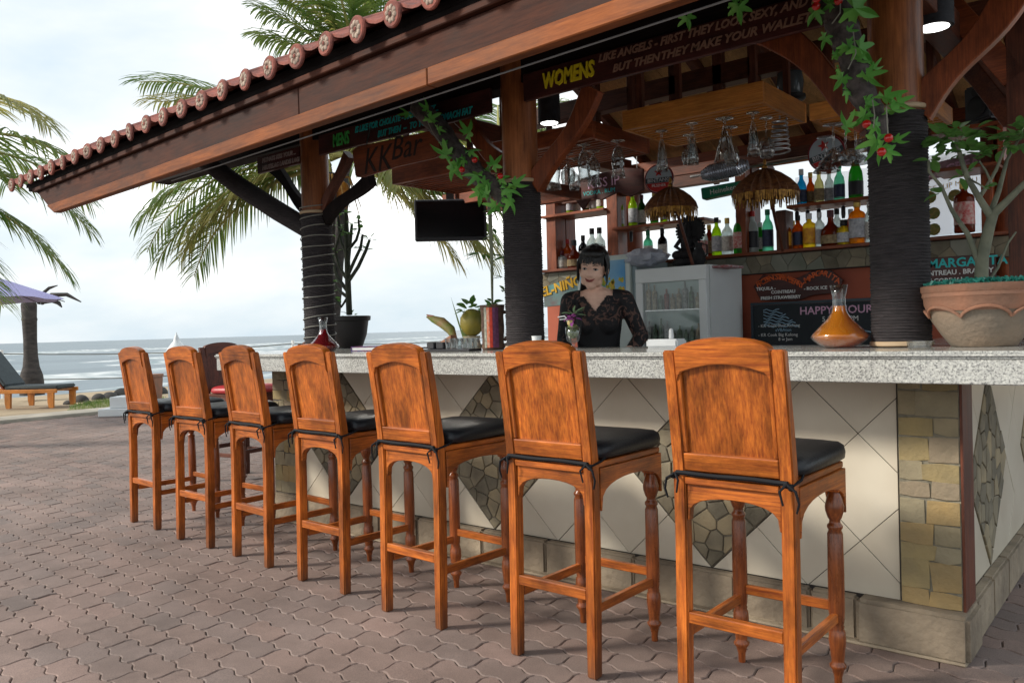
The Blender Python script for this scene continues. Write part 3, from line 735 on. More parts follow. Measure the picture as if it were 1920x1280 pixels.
# lettered boards on the ring beam
M['board'] = wood('painted_sign_board', (.10,.022,.016), (.045,.012,.011), 'x', .5, .2)
M['t_yellow'] = mat('yellow_letter_paint', (.92,.74,.02), .5, .05); M['t_cyan'] = mat('turquoise_letter_paint', (.03,.52,.52), .5, .08)
M['t_green'] = mat('green_letter_paint', (.07,.48,.10), .5, .05); M['t_brown'] = mat('brown_letter_paint', (.36,.20,.14), .6, .1)
M['t_grey'] = mat('grey_letter_paint', (.42,.34,.33), .6, .1); M['t_white'] = mat('white_letter_paint', (.75,.75,.73), .6, .05)
M['t_orange'] = mat('orange_letter_paint', (.70,.11,.015), .5, .08); M['t_pink'] = mat('pink_chalk', (.75,.45,.62), .9, .2, 90)
M['t_blue'] = mat('pale_blue_chalk', (.35,.55,.70), .9, .2, 90); M['t_gold'] = mat('gold_letter_paint', (.75,.42,.01), .5, .1)
def letterboard(x0, x1, z0, z1, label):
    t_ = thing('lettered_board', label, 'sign board', ((x0+x1)/2, 3.225, z0))
    bb = MB(); bb.box(x0-(x0+x1)/2, x1-(x0+x1)/2, -.012, .012, 0, z1-z0); bb.build('board', M['board'], t_, bevel=.003); return t_
YB = 3.211
def onboard(t_, body, px, z, size, m_, sx=1., shear=0, align='LEFT', ex=.002, off=0.):
    x = at(px, 0+200, y=YB).x; c = t_.location
    return text(body, size, (x-c.x, YB-c.y, z-c.z), m_, t_, align=align, sx=sx, shear=shear, ex=ex, off=off)
t_ = letterboard(-4.85, -4.38, 2.295, 2.405, 'dark plank with two rows of small pale lettering, left of the leftmost column')
onboard(t_, 'MUMAYS KISS YOUR ...', 488, 2.372, .040, M['t_grey'], .93, .25, off=.0012); onboard(t_, 'HEUTELAG LANDIS LAGI', 488, 2.322, .040, M['t_grey'], .93, .25, off=.0012)
t_ = letterboard(-4.18, -2.76, 2.315, 2.44, 'dark red plank lettered MENS in green beside turquoise words')
onboard(t_, 'MENS', 622, 2.375, .105, M['t_green'], .58, .12, ex=.004, off=.002)
onboard(t_, 'IS LIKE FOR CHOLATE - FIRST  SWEET...', 664, 2.408, .050, M['t_cyan'], .80, .3, off=.0014)
onboard(t_, 'BUT THEN  --  TO YOUR STOMACH FAT', 706, 2.348, .050, M['t_cyan'], .82, .3, off=.0014)
t_ = letterboard(-2.54, -.95, 2.325, 2.46, 'long dark red plank with raised yellow WOMENS and dull brown sentence')
onboard(t_, 'WOMENS', 1019, 2.392, .100, M['t_yellow'], .68, .12, ex=.006, off=.0035)
onboard(t_, 'LIKE ANGELS - FIRST THEY LOOK SEXY, AND BEAUTIFUL', 1124, 2.430, .048, M['t_brown'], 1.0, .3, off=.0014)
onboard(t_, 'BUT THEN', 1150, 2.368, .048, M['t_brown'], 1.05, .3, off=.0014); onboard(t_, 'THEY MAKE YOUR WALLET FLAT.', 1240, 2.368, .048, M['t_brown'], 1.1, .3, off=.0014)
# ================================================================== BAR STOOLS
def arch(x0, x1, z_leg, z_mid, ztop, n=12):
    """apron outline with an arched underside"""
    p = [(x1, ztop), (x0, ztop), (x0, z_leg)]
    for i in range(n+1):
        t = i/n; a = PI*t; xx = x0+.006+(x1-x0-.012)*(1-math.cos(a))/2; p.append((xx, z_leg+(z_mid-z_leg)*math.sin(a)**.55))
    p.append((x1, z_leg)); return p
def make_stool(label, group, style='orange', cush='black_leather'):
    w_ = lambda ax: M[style+'_'+ax]
    t = thing('bar_stool', label, 'bar stool', (0,0,0), 0, group)
    hw = .1925; RX = .041; RY = .042; ZS = .725; TZ = 1.118; LEAN = .056
    yb = lambda z: -.19 - (LEAN*max(0, (z-ZS)/(TZ-ZS))**1.15) - .012*max(0, (.5-z)/.5)
    for s_ in (-1, 1):      # rear legs run up as back posts
        bb = MB(); zs = [0, .25, .5, .66, .76, .88, 1.0, TZ]; vs = []
        for z in zs:
            k = .94 if z < .1 else 1; ky = k*(1-.24*max(0, (z-.8)/.32)); cx = s_*(hw-RX/2); yy = yb(z)
            for a, c in ((-1,-1),(1,-1),(1,1),(-1,1)): vs.append((cx+a*RX/2*k, yy+c*RY/2*ky, z))
        fs = [(3,2,1,0), tuple(4*(len(zs)-1)+j for j in range(4))]+[(4*i+j, 4*i+(j+1)%4, 4*i+4+(j+1)%4, 4*i+4+j) for i in range(len(zs)-1) for j in range(4)]
        bb.add(vs, fs); bb.build('leg', w_('z'), t, bevel=.0045, seg=2, smooth=True, shade_angle=.9)
    for s_ in (-1, 1):      # turned front legs
        R = .024
        prof = [(.012,0),(.013,.03),(.020,.055),(.026,.062),(.027,.070),(.020,.078),(.021,.09),(R,.12),(.0275,.15),(.0255,.18),(.021,.188),(.023,.196),(.0205,.202),(.023,.21),
                (.0255,.25),(.026,.36),(.0245,.50),(.020,.512),(.0245,.520),(.0245,.528),(.018,.535),(.017,.545),(.022,.552),(.029,.575),(.030,.590),(.024,.618),(.016,.640)]
        bb = MB(); bb.lathe(prof, 20, (s_*(hw-.026), .205, 0)); lg = bb.build('leg', M['legdark'] if style == 'orange' else w_('z'), t, smooth=True, shade_angle=.9)
        bb = MB(); bb.box(s_*(hw-.026)-.024, s_*(hw-.026)+.024, .181, .229, .640, .712); bb.build('leg_block', w_('z'), lg, bevel=.003)
    # back: arched top rail, bottom rail, recessed panel
    tilt = math.atan(LEAN/(TZ-ZS))
    def backM(dy): # local xy plane -> tilted back plane; y measured from seat level
        Rm = Matrix.Rotation(PI/2+tilt, 4, 'X'); return Matrix.Translation((0, -.19+dy, ZS)) @ Rm
    iw = hw-RX
    top = [(iw, .305), (iw, .398)] + [(iw*math.cos(PI*i/14)*1.0, .398+.038*math.sin(PI*i/14)) for i in range(1, 14)] + [(-iw, .398), (-iw, .305)]
    top += [(-iw+.018+(2*iw-.036)*i/12, .335+.024*math.sin(PI*i/12)) for i in range(13)]
    bb = MB(); bb.prism(top, .040, backM(.020)); bb.build('top_rail', w_('x'), t, bevel=.003, seg=2, smooth=True, shade_angle=.6)
    bb = MB(); bb.prism([(-iw,.022),(iw,.022),(iw,.078),(-iw,.078)], .036, backM(.018)); bb.build('lower_back_rail', w_('x'), t, bevel=.003)
    for s_ in (-1, 1):
        x0, x1 = sorted((s_*iw, s_*(iw-.014))); bb = MB(); bb.prism([(x0,.079),(x1,.079),(x1,.336),(x0,.336)], .026, backM(.012)); bb.build('back_moulding', w_('z'), t, bevel=.003)
    bb = MB(); bb.prism([(-iw+.012,.07),(iw-.012,.07),(iw-.012,.365),(-iw+.012,.365)], .012, backM(.010)); bb.build('back_panel', w_('z'), t)
    # seat frame
    bb = MB(); bb.box(-hw+RX*.2, hw-RX*.2, -.165, .246, .712, .733); bb.build('seat_board', w_('y'), t, bevel=.003)
    bb = MB(); bb.box(-iw+.001, iw-.001, -.216, -.176, .700, .722); bb.build('rear_seat_rail', w_('x'), t, bevel=.003)
    bb = MB(); bb.prism(arch(-iw+.001, iw-.001, .585, .662, .699), .026, XZ(-.176)); bb.build('rear_apron', w_('x'), t, bevel=.002)
    bb = MB(); bb.prism(arch(-iw+.004, iw-.004, .615, .668, .711), .022, XZ(.222)); bb.build('front_apron', w_('x'), t, bevel=.002)
    for s_ in (-1, 1):
        xx = s_*(hw-.010); bb = MB(); bb.prism(arch(-.164, .244, .565, .665, .7115), .020, Matrix.Translation((xx-.010, 0, 0)) @ Matrix(((0,0,1,0),(1,0,0,0),(0,1,0,0),(0,0,0,1))))
        bb.build('side_apron', w_('y'), t, bevel=.002)
        bb = MB(); bb.box(s_*(hw-.026)-.011, s_*(hw-.026)+.011, -.17, .188, .212, .244); bb.build('stretcher', w_('y'), t, bevel=.003)
    bb = MB(); bb.box(-iw+.0005, iw-.0005, -.212, -.184, .262, .298); bb.build('stretcher', w_('x'), t, bevel=.003)
    bb = MB(); bb.box(-.150, .150, .196, .214, .245, .278); bb.build('stretcher', w_('x'), t, bevel=.003)
    # cushion
    bb = MB(); nx, ny = 16, 18; vs = []; x0, x1, y0, y1 = -.196, .198, -.155, .292
    for l, (zz, ins) in enumerate(((.735,.012),(.742,.002),(.758,0),(.778,.004),(.790,.018),(.797,.045),(.802,.10))):
        for i in range(40):
            a = 2*PI*i/40; c_, s2 = math.cos(a), math.sin(a); e_ = .28
            xx = math.copysign(abs(c_)**e_, c_)*((x1-x0)/2-ins); yy = math.copysign(abs(s2)**e_, s2)*((y1-y0)/2-ins)
            puff = .006*math.sin(a*5+1.3)*(.4 if l > 2 else 1)
            vs.append((xx, (y0+y1)/2+yy, zz+(.004*math.sin(a*3) if l in (2,3,4) else 0)))
    fs = [tuple(range(40))[::-1], tuple(6*40+j for j in range(40))]+[(l*40+j, l*40+(j+1)%40, (l+1)*40+(j+1)%40, (l+1)*40+j) for l in range(6) for j in range(40)]
    bb.add(vs, fs); cu = bb.build('cushion', M[cush], t, smooth=True, shade_angle=1.2)
    if cush == 'black_leather':
        bb = MB(); bb.tube([(x, -.2185-.002*math.sin(x*40), .7345+.0015*math.sin(x*31)) for x in [-.178+.356*i/10 for i in range(11)]], .0075, 6)
        bb.build('strap', M['tie'], t, smooth=True)
        for s_ in (-1, 1):
            x = s_*.175; bb = MB()
            bb.ball((x, -.222, .728), .011, 8, 6, (1,.8,.8)); bb.ball((x+s_*.012, -.220, .721), .009, 8, 6)
            bb.tube([(x+s_*.005,-.228,.73),(x+s_*.03,-.232,.715),(x+s_*.038,-.228,.68),(x+s_*.03,-.226,.652)], [.0042,.004,.0036,.003], 6)
            bb.tube([(x,-.228,.73),(x-s_*.014,-.240,.712),(x-s_*.006,-.236,.672)], [.0042,.004,.003], 6)
            bb.tube([(x,-.226,.73),(x+s_*.016,-.21,.728),(s_*.200,-.17,.738),(s_*.190,-.13,.745)], .0042, 6)
            bb.build('tie_knot', M['tie'], t, smooth=True)
    return t
SP = [(-5.215,2.51,-.05), (-4.515,2.457,-.02), (-3.873,2.43,-.08), (-3.208,2.378,-.04), (-2.525,2.318,-.05), (-1.775,2.287,-.015), (-1.092,2.290,0)]
LB = ['nearest orange wooden bar stool with black cushion, in front of the stone corner pillar',
      'orange wooden bar stool second from the stone corner pillar, in front of the bartender',
      'third bar stool from the stone corner pillar, its cushion ties dangling to the left',
      'middle stool of the row, standing beneath the red carafe on the counter',
      'third bar stool from the sea end of the row, overlapping the tall dark back behind',
      'second bar stool from the sea end, in front of the red cushioned stool',
      'farthest orange bar stool, at the sea end of the row beyond the counter corner']
LB = LB[::-1]
st0 = make_stool(LB[0], 'varnished orange bar stools in a row along the counter')
random.seed(21)
for i, (x, yr, rz) in enumerate(SP):
    o = st0 if i == 0 else copy_tree(st0)
    o.location = (x+.022, yr+.225, .001); o.rotation_euler = (0, 0, rz); o['label'] = LB[i]
    for ch in o.children:
        if ch.name.startswith('cushion'): ch.rotation_euler = (random.uniform(-.012,.012), random.uniform(-.01,.01), random.uniform(-.05,.05)); ch.location = (random.uniform(-.005,.005), random.uniform(-.006,.012), .001)
        if ch.name.startswith('tie_knot') and random.random() < .5: ch.rotation_euler = (random.uniform(-.012,.012), random.uniform(-.008,.008), random.uniform(-.01,.01))
# the two stools at the far side with broad dark backs
f0 = make_stool('dark brown bar stool with red cushion and paper note taped on its tall back', 'dark brown stools at the sea side of the counter', 'brown', 'red_vinyl')
f0.location = (-6.16, 3.86, 0); f0.rotation_euler = (0, 0, -PI/2+.15); f0.scale = (1.15, 1, 1.0)
f1 = copy_tree(f0); f1.location = (-6.0, 4.72, 0); f1.rotation_euler = (0, 0, -PI/2-.05); f1['label'] = 'dark brown bar stool behind the counter corner with only its arched back top showing'
bb = MB(); bb.prism([(-.075,.21),(.03,.21),(.03,.33),(-.075,.33)], .001, Matrix.Translation((0, -.19+.0125, .725)) @ Matrix.Rotation(PI/2+math.atan(.062/.393), 4, 'X')); bb.build('paper_note', M['paper'], f0)
# ================================================================== HANGING GLASS RACKS
def glass_rack(label, x0, x1, y0, y1, z0, z1, style='tan', posts=2):
    t = thing('glass_rack', label, 'glass rack', ((x0+x1)/2, (y0+y1)/2, z0), 0, 'slatted racks hanging over the bar')
    hx, hy, h = (x1-x0)/2, (y1-y0)/2, z1-z0
    for y in (-hy, hy-.025):
        b = MB(); b.box(-hx, hx, y, y+.025, 0, h); b.build('rail', M[style+'_x'], t, bevel=.003)
    for x in (-hx, hx-.025):
        b = MB(); b.box(x, x+.025, -hy+.026, hy-.026, 0, h); b.build('rail', M[style+'_y'], t, bevel=.003)
    n = 11
    for i in range(n):
        y = -hy+.045+(2*hy-.09)*i/(n-1); b = MB(); b.box(-hx+.026, hx-.026, y-.011, y+.011, .004, .020); b.build('slat', M[style+'_x'], t, bevel=.002)
    for x in (-hx+.06, hx-.09) if posts else ():
        for y in (-hy+.06, hy-.09):
            b = MB(); b.box(x, x+.03, y, y+.03, .022, .5); b.build('hanger', M['brown_z'], t)
    return t
glass_rack('long golden wood hanging rack in the middle, over the bartender and fridge', -2.335, -1.552, 3.8, 4.38, 2.243, 2.345)
glass_rack('brown hanging rack with stemmed glasses just right of the middle column', -3.30, -2.522, 3.8, 4.42, 2.238, 2.335, 'red')
glass_rack('lower golden hanging rack with cocktail glasses beside the ivy covered column', -1.335, -.86, 3.8, 4.38, 2.112, 2.19)
glass_rack('brown hanging rack behind the carved bar name board', -4.16, -3.43, 3.8, 4.42, 2.20, 2.335, 'red')
glass_rack('small brown hanging rack above the television', -4.42, -3.5, 4.55, 5.1, 2.15, 2.24, 'red')
PROF = {
 'wine': [(.001,.0),(.034,.001),(.034,.003),(.006,.008),(.004,.02),(.004,.085),(.012,.095),(.032,.115),(.040,.145),(.038,.175),(.030,.205),(.0285,.205),(.036,.175),(.038,.145),(.030,.117),(.001,.099)],
 'pilsner': [(.001,0),(.032,.001),(.032,.004),(.007,.010),(.006,.045),(.013,.06),(.020,.10),(.028,.17),(.031,.215),(.0295,.215),(.026,.17),(.018,.10),(.001,.066)],
 'hurricane': [(.001,0),(.038,.001),(.038,.005),(.008,.012),(.008,.03),(.026,.055),(.038,.095),(.034,.13),(.030,.15),(.038,.20),(.0365,.20),(.0285,.15),(.032,.13),(.036,.095),(.024,.058),(.001,.036)],
 'martini': [(.001,0),(.036,.001),(.036,.003),(.004,.008),(.0035,.085),(.006,.09),(.056,.145),(.055,.146),(.001,.094)],
 'cone': [(.001,0),(.040,.001),(.040,.004),(.006,.01),(.006,.03),(.05,.19),(.049,.19),(.001,.035)],
 'goblet': [(.001,0),(.032,.001),(.032,.004),(.006,.008),(.005,.055),(.02,.068),(.038,.10),(.040,.13),(.033,.16),(.0315,.16),(.038,.13),(.036,.10),(.001,.072)]}
GM = {}
def hang(kind, px, py, y, label, s=1.0, z=None):
    """hangs upside down, foot in the slats at image point"""
    t = None
    prof = [(r_*s, -z_*s) for r_, z_ in PROF[kind]]
    if kind not in GM:
        b = MB(); b.lathe([(r_, -z_) for r_, z_ in PROF[kind]], 20); o = b.build('hanging_glass', M['glass'], smooth=True, shade_angle=2); GM[kind] = o.data
    else: o = link(GM[kind], 'hanging_glass')
    p = at(px, py, y=y); 
    o.location = (p.x, y, z if z else p.z); o.scale = (s, s, s)
    tag(o, label, 'hanging glass', 'glasses hanging upside down from the racks'); return o
LZ, MZ, RZ = 2.243, 2.240, 2.114
for a in [('pilsner',1240,236,3.95,'pilsner glass hanging alone near the left end of the middle rack',1.02,MZ),
          ('pilsner',1297,222,3.92,'pilsner glass hanging second from the left under the middle rack',1.0,MZ),
          ('goblet',1290,228,4.15,'small goblet hanging just behind the second pilsner glass of the middle rack',1.0,MZ),
          ('cone',1358,212,3.95,'wide cone shaped glass hanging at the centre of the middle rack',1.15,MZ),
          ('wine',1370,215,4.15,'wine glass half hidden behind the wide cone glass',1.0,MZ),
          ('pilsner',1411,200,3.95,'pilsner glass hanging right of the wide cone glass',1.0,MZ),
          ('wine',1436,208,4.1,'wine glass hanging behind the right end of the middle rack',1.0,MZ),
          ('hurricane',1037,282,3.95,'large curvy glass nearest the middle column',1.12,LZ),
          ('goblet',1064,290,4.05,'round goblet hanging second from the middle column',1.12,LZ),
          ('hurricane',1094,270,3.92,'curvy glass in front of the pair hanging right of the brace',1.05,LZ),
          ('hurricane',1112,282,4.1,'curvy glass at the back of the pair hanging right of the brace',1.05,LZ),
          ('hurricane',1158,268,3.98,'curvy glass hanging alone at the right end of the left rack',1.05,LZ),
          ('wine',1076,300,4.2,'wine glass hanging at the back of the left rack beside the brace',.95,LZ),
          ('martini',1562,238,3.95,'martini glass hanging left of the others by the round brewery sign',1.25,RZ),
          ('martini',1585,252,4.0,'martini glass hanging in the middle of the lower rack',1.25,RZ),
          ('martini',1604,262,4.05,'martini glass hanging lowest in front of the dark green champagne bottle',1.25,RZ),
          ('goblet',1622,236,3.95,'goblet hanging closest to the ivy covered column',1.15,RZ),
          ('martini',1548,250,4.2,'martini glass hanging at the back of the lower rack',1.2,RZ),
          ('cone',822,330,4.7,'cone glass hanging at the left over the television',1.2,2.15),
          ('cone',838,345,4.85,'cone glass hanging behind another above the television',1.1,2.15),
          ('cone',872,335,4.7,'cone glass hanging at the right above the television',1.25,2.15),
          ('goblet',858,340,4.95,'goblet hanging between the two cone glasses above the television',1.2,2.15)]: hang(*a)
# steel spiral stack
p = at(1462, 225, y=4.1); t = thing('wire_spiral', 'shiny spiral of steel rings hanging at the right end of the middle rack', 'steel spiral', (p.x, 4.1, 2.24))
b = MB(); pts = [((.035+.012*i/90)*math.cos(i*.5), (.035+.012*i/90)*math.sin(i*.5), -.02-.0018*i) for i in range(95)]; b.tube(pts, .005, 5); b.build('coil', M['metal'], t, smooth=True)
b = MB(); b.tube([(0,0,.0),(0,0,-.02)], .004, 6); b.build('hook', M['metal'], t)

# ================================================================== BACK SHELVES
YS = 5.5
sh = thing('back_bar', 'wooden back bar with open bottle shelves above a red brown wall', 'back bar', (0,0,0))
M['wall_red'] = mat('red_brown_painted_wall', (.42,.10,.05), .7, .25, 3, c2=(.30,.07,.04))
b = MB(); b.box(-4.2, -.72, 5.56, 5.66, 0, 1.53); b.build('low_wall', M['wall_red'], sh)
b = MB(); b.box(-4.2, -.72, 5.50, 5.70, 1.532, 1.655); b.build('stone_course', M['core'], sh)
random.seed(31)
sd_ = poisson(60, -4.2, -.72, 1.534, 1.653, .075)
mcamo = mat('mossy_slab_stone', (.27,.26,.21), .7, .3, 5, c2=(.15,.16,.12))
for s_, p in voronoi(sd_, [(-4.2,1.534),(-.72,1.534),(-.72,1.653),(-4.2,1.653)]):
    p = inset(p, .0015)
    if len(p) > 2: bb = MB(); bb.prism(p, .008, XZ(5.4985)); bb.build('slab_stone', random.choice([mcamo, MS[2], mcamo, MS[0]]), sh)
def shelf(x0, x1, z, y0=5.44, y1=5.72, m_='red_x'): b = MB(); b.box(x0, x1, y0, y1, z-.022, z); return b.build('shelf', M[m_], sh, bevel=.003)
shelf(-4.2, -.72, 1.68)
shelf(-4.16, -3.53, 2.128); shelf(-3.46, -2.68, 1.962); shelf(-2.08, -1.44, 1.972)
def post(px, w=.09, z0=1.68, z1=2.299, y=5.5, m_='red_z', d=.12):
    p = at(px, 450, y=y); b = MB(); b.box(p.x-w/2, p.x+w/2, y-.02, y+d, z0+.0005, z1); return b.build('upright', M[m_], sh, bevel=.003)
post(1036,.10); post(1060,.05,y=5.66); post(1151,.10); post(1392,.075); post(1411,.03,m_='brown_z',y=5.6); post(1853,.06); post(1467,.07,z1=1.95,m_='brown_z')
b = MB(); b.box(-4.16, -.72, 5.52, 5.60, 2.30, 2.37); b.build('header', M['brown_x'], sh, bevel=.003)
b = MB(); b.box(-4.16, -2.55, 5.525, 5.595, 2.215, 2.299); b.build('lower_header', M['brown_x'], sh, bevel=.003)
b = MB(); b.tube([at(1370,320,y=5.3)+Vector((-.3,0,0)), at(1640,275,y=5.3)], .010, 8); b.build('pipe', M['metal'], sh, smooth=True)
# right-hand cupboard box with open front
b = MB(); p0 = at(1838,235,y=5.2); p1 = at(1882,300,y=5.2)
b.box(p0.x-.25, p1.x, 5.2, 5.5, p0.z-.01, p0.z+.012); b.box(p1.x-.03, p1.x, 5.2, 5.5, p1.z, p0.z-.011); b.box(p0.x-.25, p1.x-.031, 5.2, 5.5, p1.z-.02, p1.z)
b.build('open_cupboard', M['red_x'], sh, bevel=.002)
# translucent sheet and backlit poster
tlm, tt, tb = newmat('frosted_plastic_sheet'); tb.inputs['Base Color'].default_value = (.9,.9,.93,1); tb.inputs['Roughness'].default_value = .5
n = tt.nodes.new('ShaderNodeBsdfTranslucent'); n.inputs[0].default_value = (.93,.93,.97,1); ms_ = tt.nodes.new('ShaderNodeMixShader'); ms_.inputs[0].default_value = .55
tp_ = tt.nodes.new('ShaderNodeBsdfTransparent'); tt.links.new(n.outputs[0], ms_.inputs[1]); tt.links.new(tp_.outputs[0], ms_.inputs[2]); tt.links.new(ms_.outputs[0], tt.nodes['Material Output'].inputs[0])
t = thing('plastic_sheet', 'pale translucent plastic sheet hanging behind the right-hand bottle shelves', 'plastic sheet', (-1.75, 5.86, 1.7))
b = MB(); vs = []; n_ = 30
for i in range(n_+1):
    x = -.42+1.0*i/n_
    for z in (0, .16, .33, .52): vs.append((x, .015*math.sin(i*1.1+z*6), z if z else .0+.12*(1-i/n_)))
b.add(vs, [(i*4+j, i*4+j+1, i*4+4+j+1, i*4+4+j) for i in range(n_) for j in range(3)]); b.build('sheet', tlm, t, smooth=True)
t = thing('backlit_poster', 'menu poster with pink headline and small food pictures behind the potted tree', 'poster', (-1.12, 5.62, 1.70))
b = MB(); b.box(-.17, .26, 0, .006, 0, .50); b.build('poster_sheet', tlm, t)
mp_ = [M['t_pink'], M['t_gold'], mat('food_print_brown', (.30,.20,.05), .6, .5, 60, c2=(.1,.16,.03)), mat('print_mauve', (.40,.24,.28), .6, .3, 20)]
b = MB(); b.prism([(-.165,.34),(.255,.40),(.255,.49),(-.165,.44)], .003, XZ(-.001)); b.build('headline_band', mp_[3], t)
text('ICE CREAM', .075, (.03,-.006,.405), M['t_pink'], t, rot=(PI/2,-.13,0), ex=.0008, off=.002)
text('ICE FLIP MENU', .045, (.0,-.003,.30), M['t_gold'], t, rot=(PI/2,-.10,0), ex=.0008)
for x, z in ((-.10,.12),(.04,.10),(-.10,.02),(-.12,.22),(.02,.215)):
    b = MB(); b.lathe([(.001,0),(.038,0),(.036,.004),(.001,.004)], 12, (x, -.001, z+.02), M=Matrix.Rotation(PI/2,4,'X')); b.build('food_picture', mp_[2], t)
# ------------------------------------------------------------------ bottles
BP = {
 'liquor': [(.001,0),(.036,0),(.038,.004),(.038,.150),(.034,.172),(.020,.190),(.0145,.200),(.0135,.245),(.015,.248)],
 'wine':   [(.001,0),(.035,0),(.0375,.005),(.0375,.175),(.030,.205),(.016,.228),(.0145,.24),(.014,.285),(.0155,.288)],
 'champ':  [(.001,0),(.042,0),(.045,.006),(.045,.13),(.040,.175),(.022,.225),(.0165,.25),(.0155,.30),(.018,.303)],
 'beer':   [(.001,0),(.029,0),(.031,.004),(.031,.115),(.026,.145),(.015,.165),(.0125,.175),(.0120,.225),(.0135,.228)],
 'square': [(.001,0),(.040,0),(.042,.004),(.042,.150),(.036,.164),(.016,.176),(.0145,.182),(.0145,.220),(.016,.223)],
 'decanter':[(.001,0),(.046,0),(.052,.006),(.053,.07),(.048,.095),(.020,.125),(.0155,.140),(.0145,.190),(.017,.193)],
 'squat':  [(.001,0),(.052,0),(.055,.005),(.055,.090),(.048,.108),(.022,.118),(.019,.124),(.019,.150),(.021,.153)]}
def bglass(c, tr=.75):
    m, t, b = newmat('coloured_bottle_glass'); b.inputs['Base Color'].default_value = (*c, 1); b.inputs['Roughness'].default_value = .06
    b.inputs['Transmission Weight'].default_value = .35; b.inputs['Specular IOR Level'].default_value = .6
    N = t.nodes; tl = N.new('ShaderNodeBsdfTranslucent'); tl.inputs[0].default_value = (*c, 1)
    tp = N.new('ShaderNodeBsdfTransparent'); tp.inputs[0].default_value = (*[min(1, x*1.0) for x in c], 1)
    a = N.new('ShaderNodeMixShader'); a.inputs[0].default_value = .55; q = N.new('ShaderNodeMixShader'); q.inputs[0].default_value = .55
    t.links.new(tl.outputs[0], a.inputs[1]); t.links.new(tp.outputs[0], a.inputs[2])
    t.links.new(b.outputs[0], q.inputs[1]); t.links.new(a.outputs[0], q.inputs[2]); t.links.new(q.outputs[0], N['Material Output'].inputs[0])
    nz_ = N.new('ShaderNodeTexNoise'); nz_.inputs['Scale'].default_value = 30; rr = N.new('ShaderNodeMapRange'); rr.inputs[3].default_value = .03; rr.inputs[4].default_value = .12
    t.links.new(nz_.outputs['Fac'], rr.inputs[0]); t.links.new(rr.outputs[0], b.inputs['Roughness'])
    return m
GC = {'clear': bglass((.82,.90,.88)), 'lime': bglass((.55,.80,.03)), 'green': bglass((.06,.42,.05)), 'dgreen': bglass((.02,.10,.02)), 'amber': bglass((.65,.16,.015)),
      'orange': bglass((.90,.35,.02)), 'yellow': bglass((.95,.72,.05)), 'brown': bglass((.25,.04,.01)), 'blue': bglass((.03,.50,.80)), 'pale': bglass((.90,.85,.45)),
      'mint': bglass((.30,.85,.60)), 'black': bglass((.01,.01,.012)), 'white': mat('milk_white_glass', (.70,.70,.68), .3, .05), 'redb': bglass((.6,.03,.02))}
LC = {'white': mat('white_label', (.68,.66,.62), .6, .35, 70, c2=(.35,.33,.30)), 'black': mat('black_label', (.015,.015,.02), .5, .1), 'red': mat('red_label', (.40,.02,.02), .5, .3, 60, c2=(.5,.4,.35)),
      'yellow': mat('yellow_label', (.80,.42,.01), .5, .3, 40, c2=(.55,.16,.01)), 'navy': mat('navy_label', (.03,.04,.10), .5, .3, 60), 'tan': mat('tan_label', (.38,.28,.14), .6, .3, 60, c2=(.15,.10,.05)), 'grey': mat('grey_label', (.28,.29,.33), .5, .4, 60, c2=(.6,.6,.62))}
CC = {'black': M['dark'], 'red': mat('red_cap', (.50,.02,.015), .4), 'white': M['white'], 'gold': mat('gold_foil_cap', (.65,.45,.12), .35, metal=.6), 'green': mat('green_cap', (.01,.25,.12), .4), 'wine': mat('dark_foil', (.12,.01,.02), .4)}
BG = 'bottles lined up on the back bar shelves'; BCache = {}
def bottle(kind, px, zs, y, g, lab, cap, label, s=1.0):
    p = at(px, 450, y=y); t = thing('bottle', label, 'bottle', (p.x, y, zs+.0005), random.uniform(-.5,.5), BG); t.scale = (s, s, s)
    pr = BP[kind]; key = (kind, g)
    if key in BCache: link(BCache[key], 'glass_body', t)
    else:
        b = MB(); b.lathe(pr, 18); BCache[key] = b.build('glass_body', GC[g], t, smooth=True, shade_angle=1.2).data
    r_, z_ = pr[-1]; zc = z_-.03
    if cap:
        b = MB(); b.lathe([(r_+.001, zc), (r_+.0018, zc+.002), (r_+.0018, z_+.008), (.001, z_+.009)], 14); b.build('cap', CC[cap], t, smooth=True)
    if lab:
        R_ = pr[3][0]; zt = pr[3][1]; b = MB(); b.lathe([(R_+.0009, zt*.22), (R_+.0009, zt*.88)], 18, cap=False); b.build('label', LC[lab], t, smooth=True)
    return t
ZA = 1.68
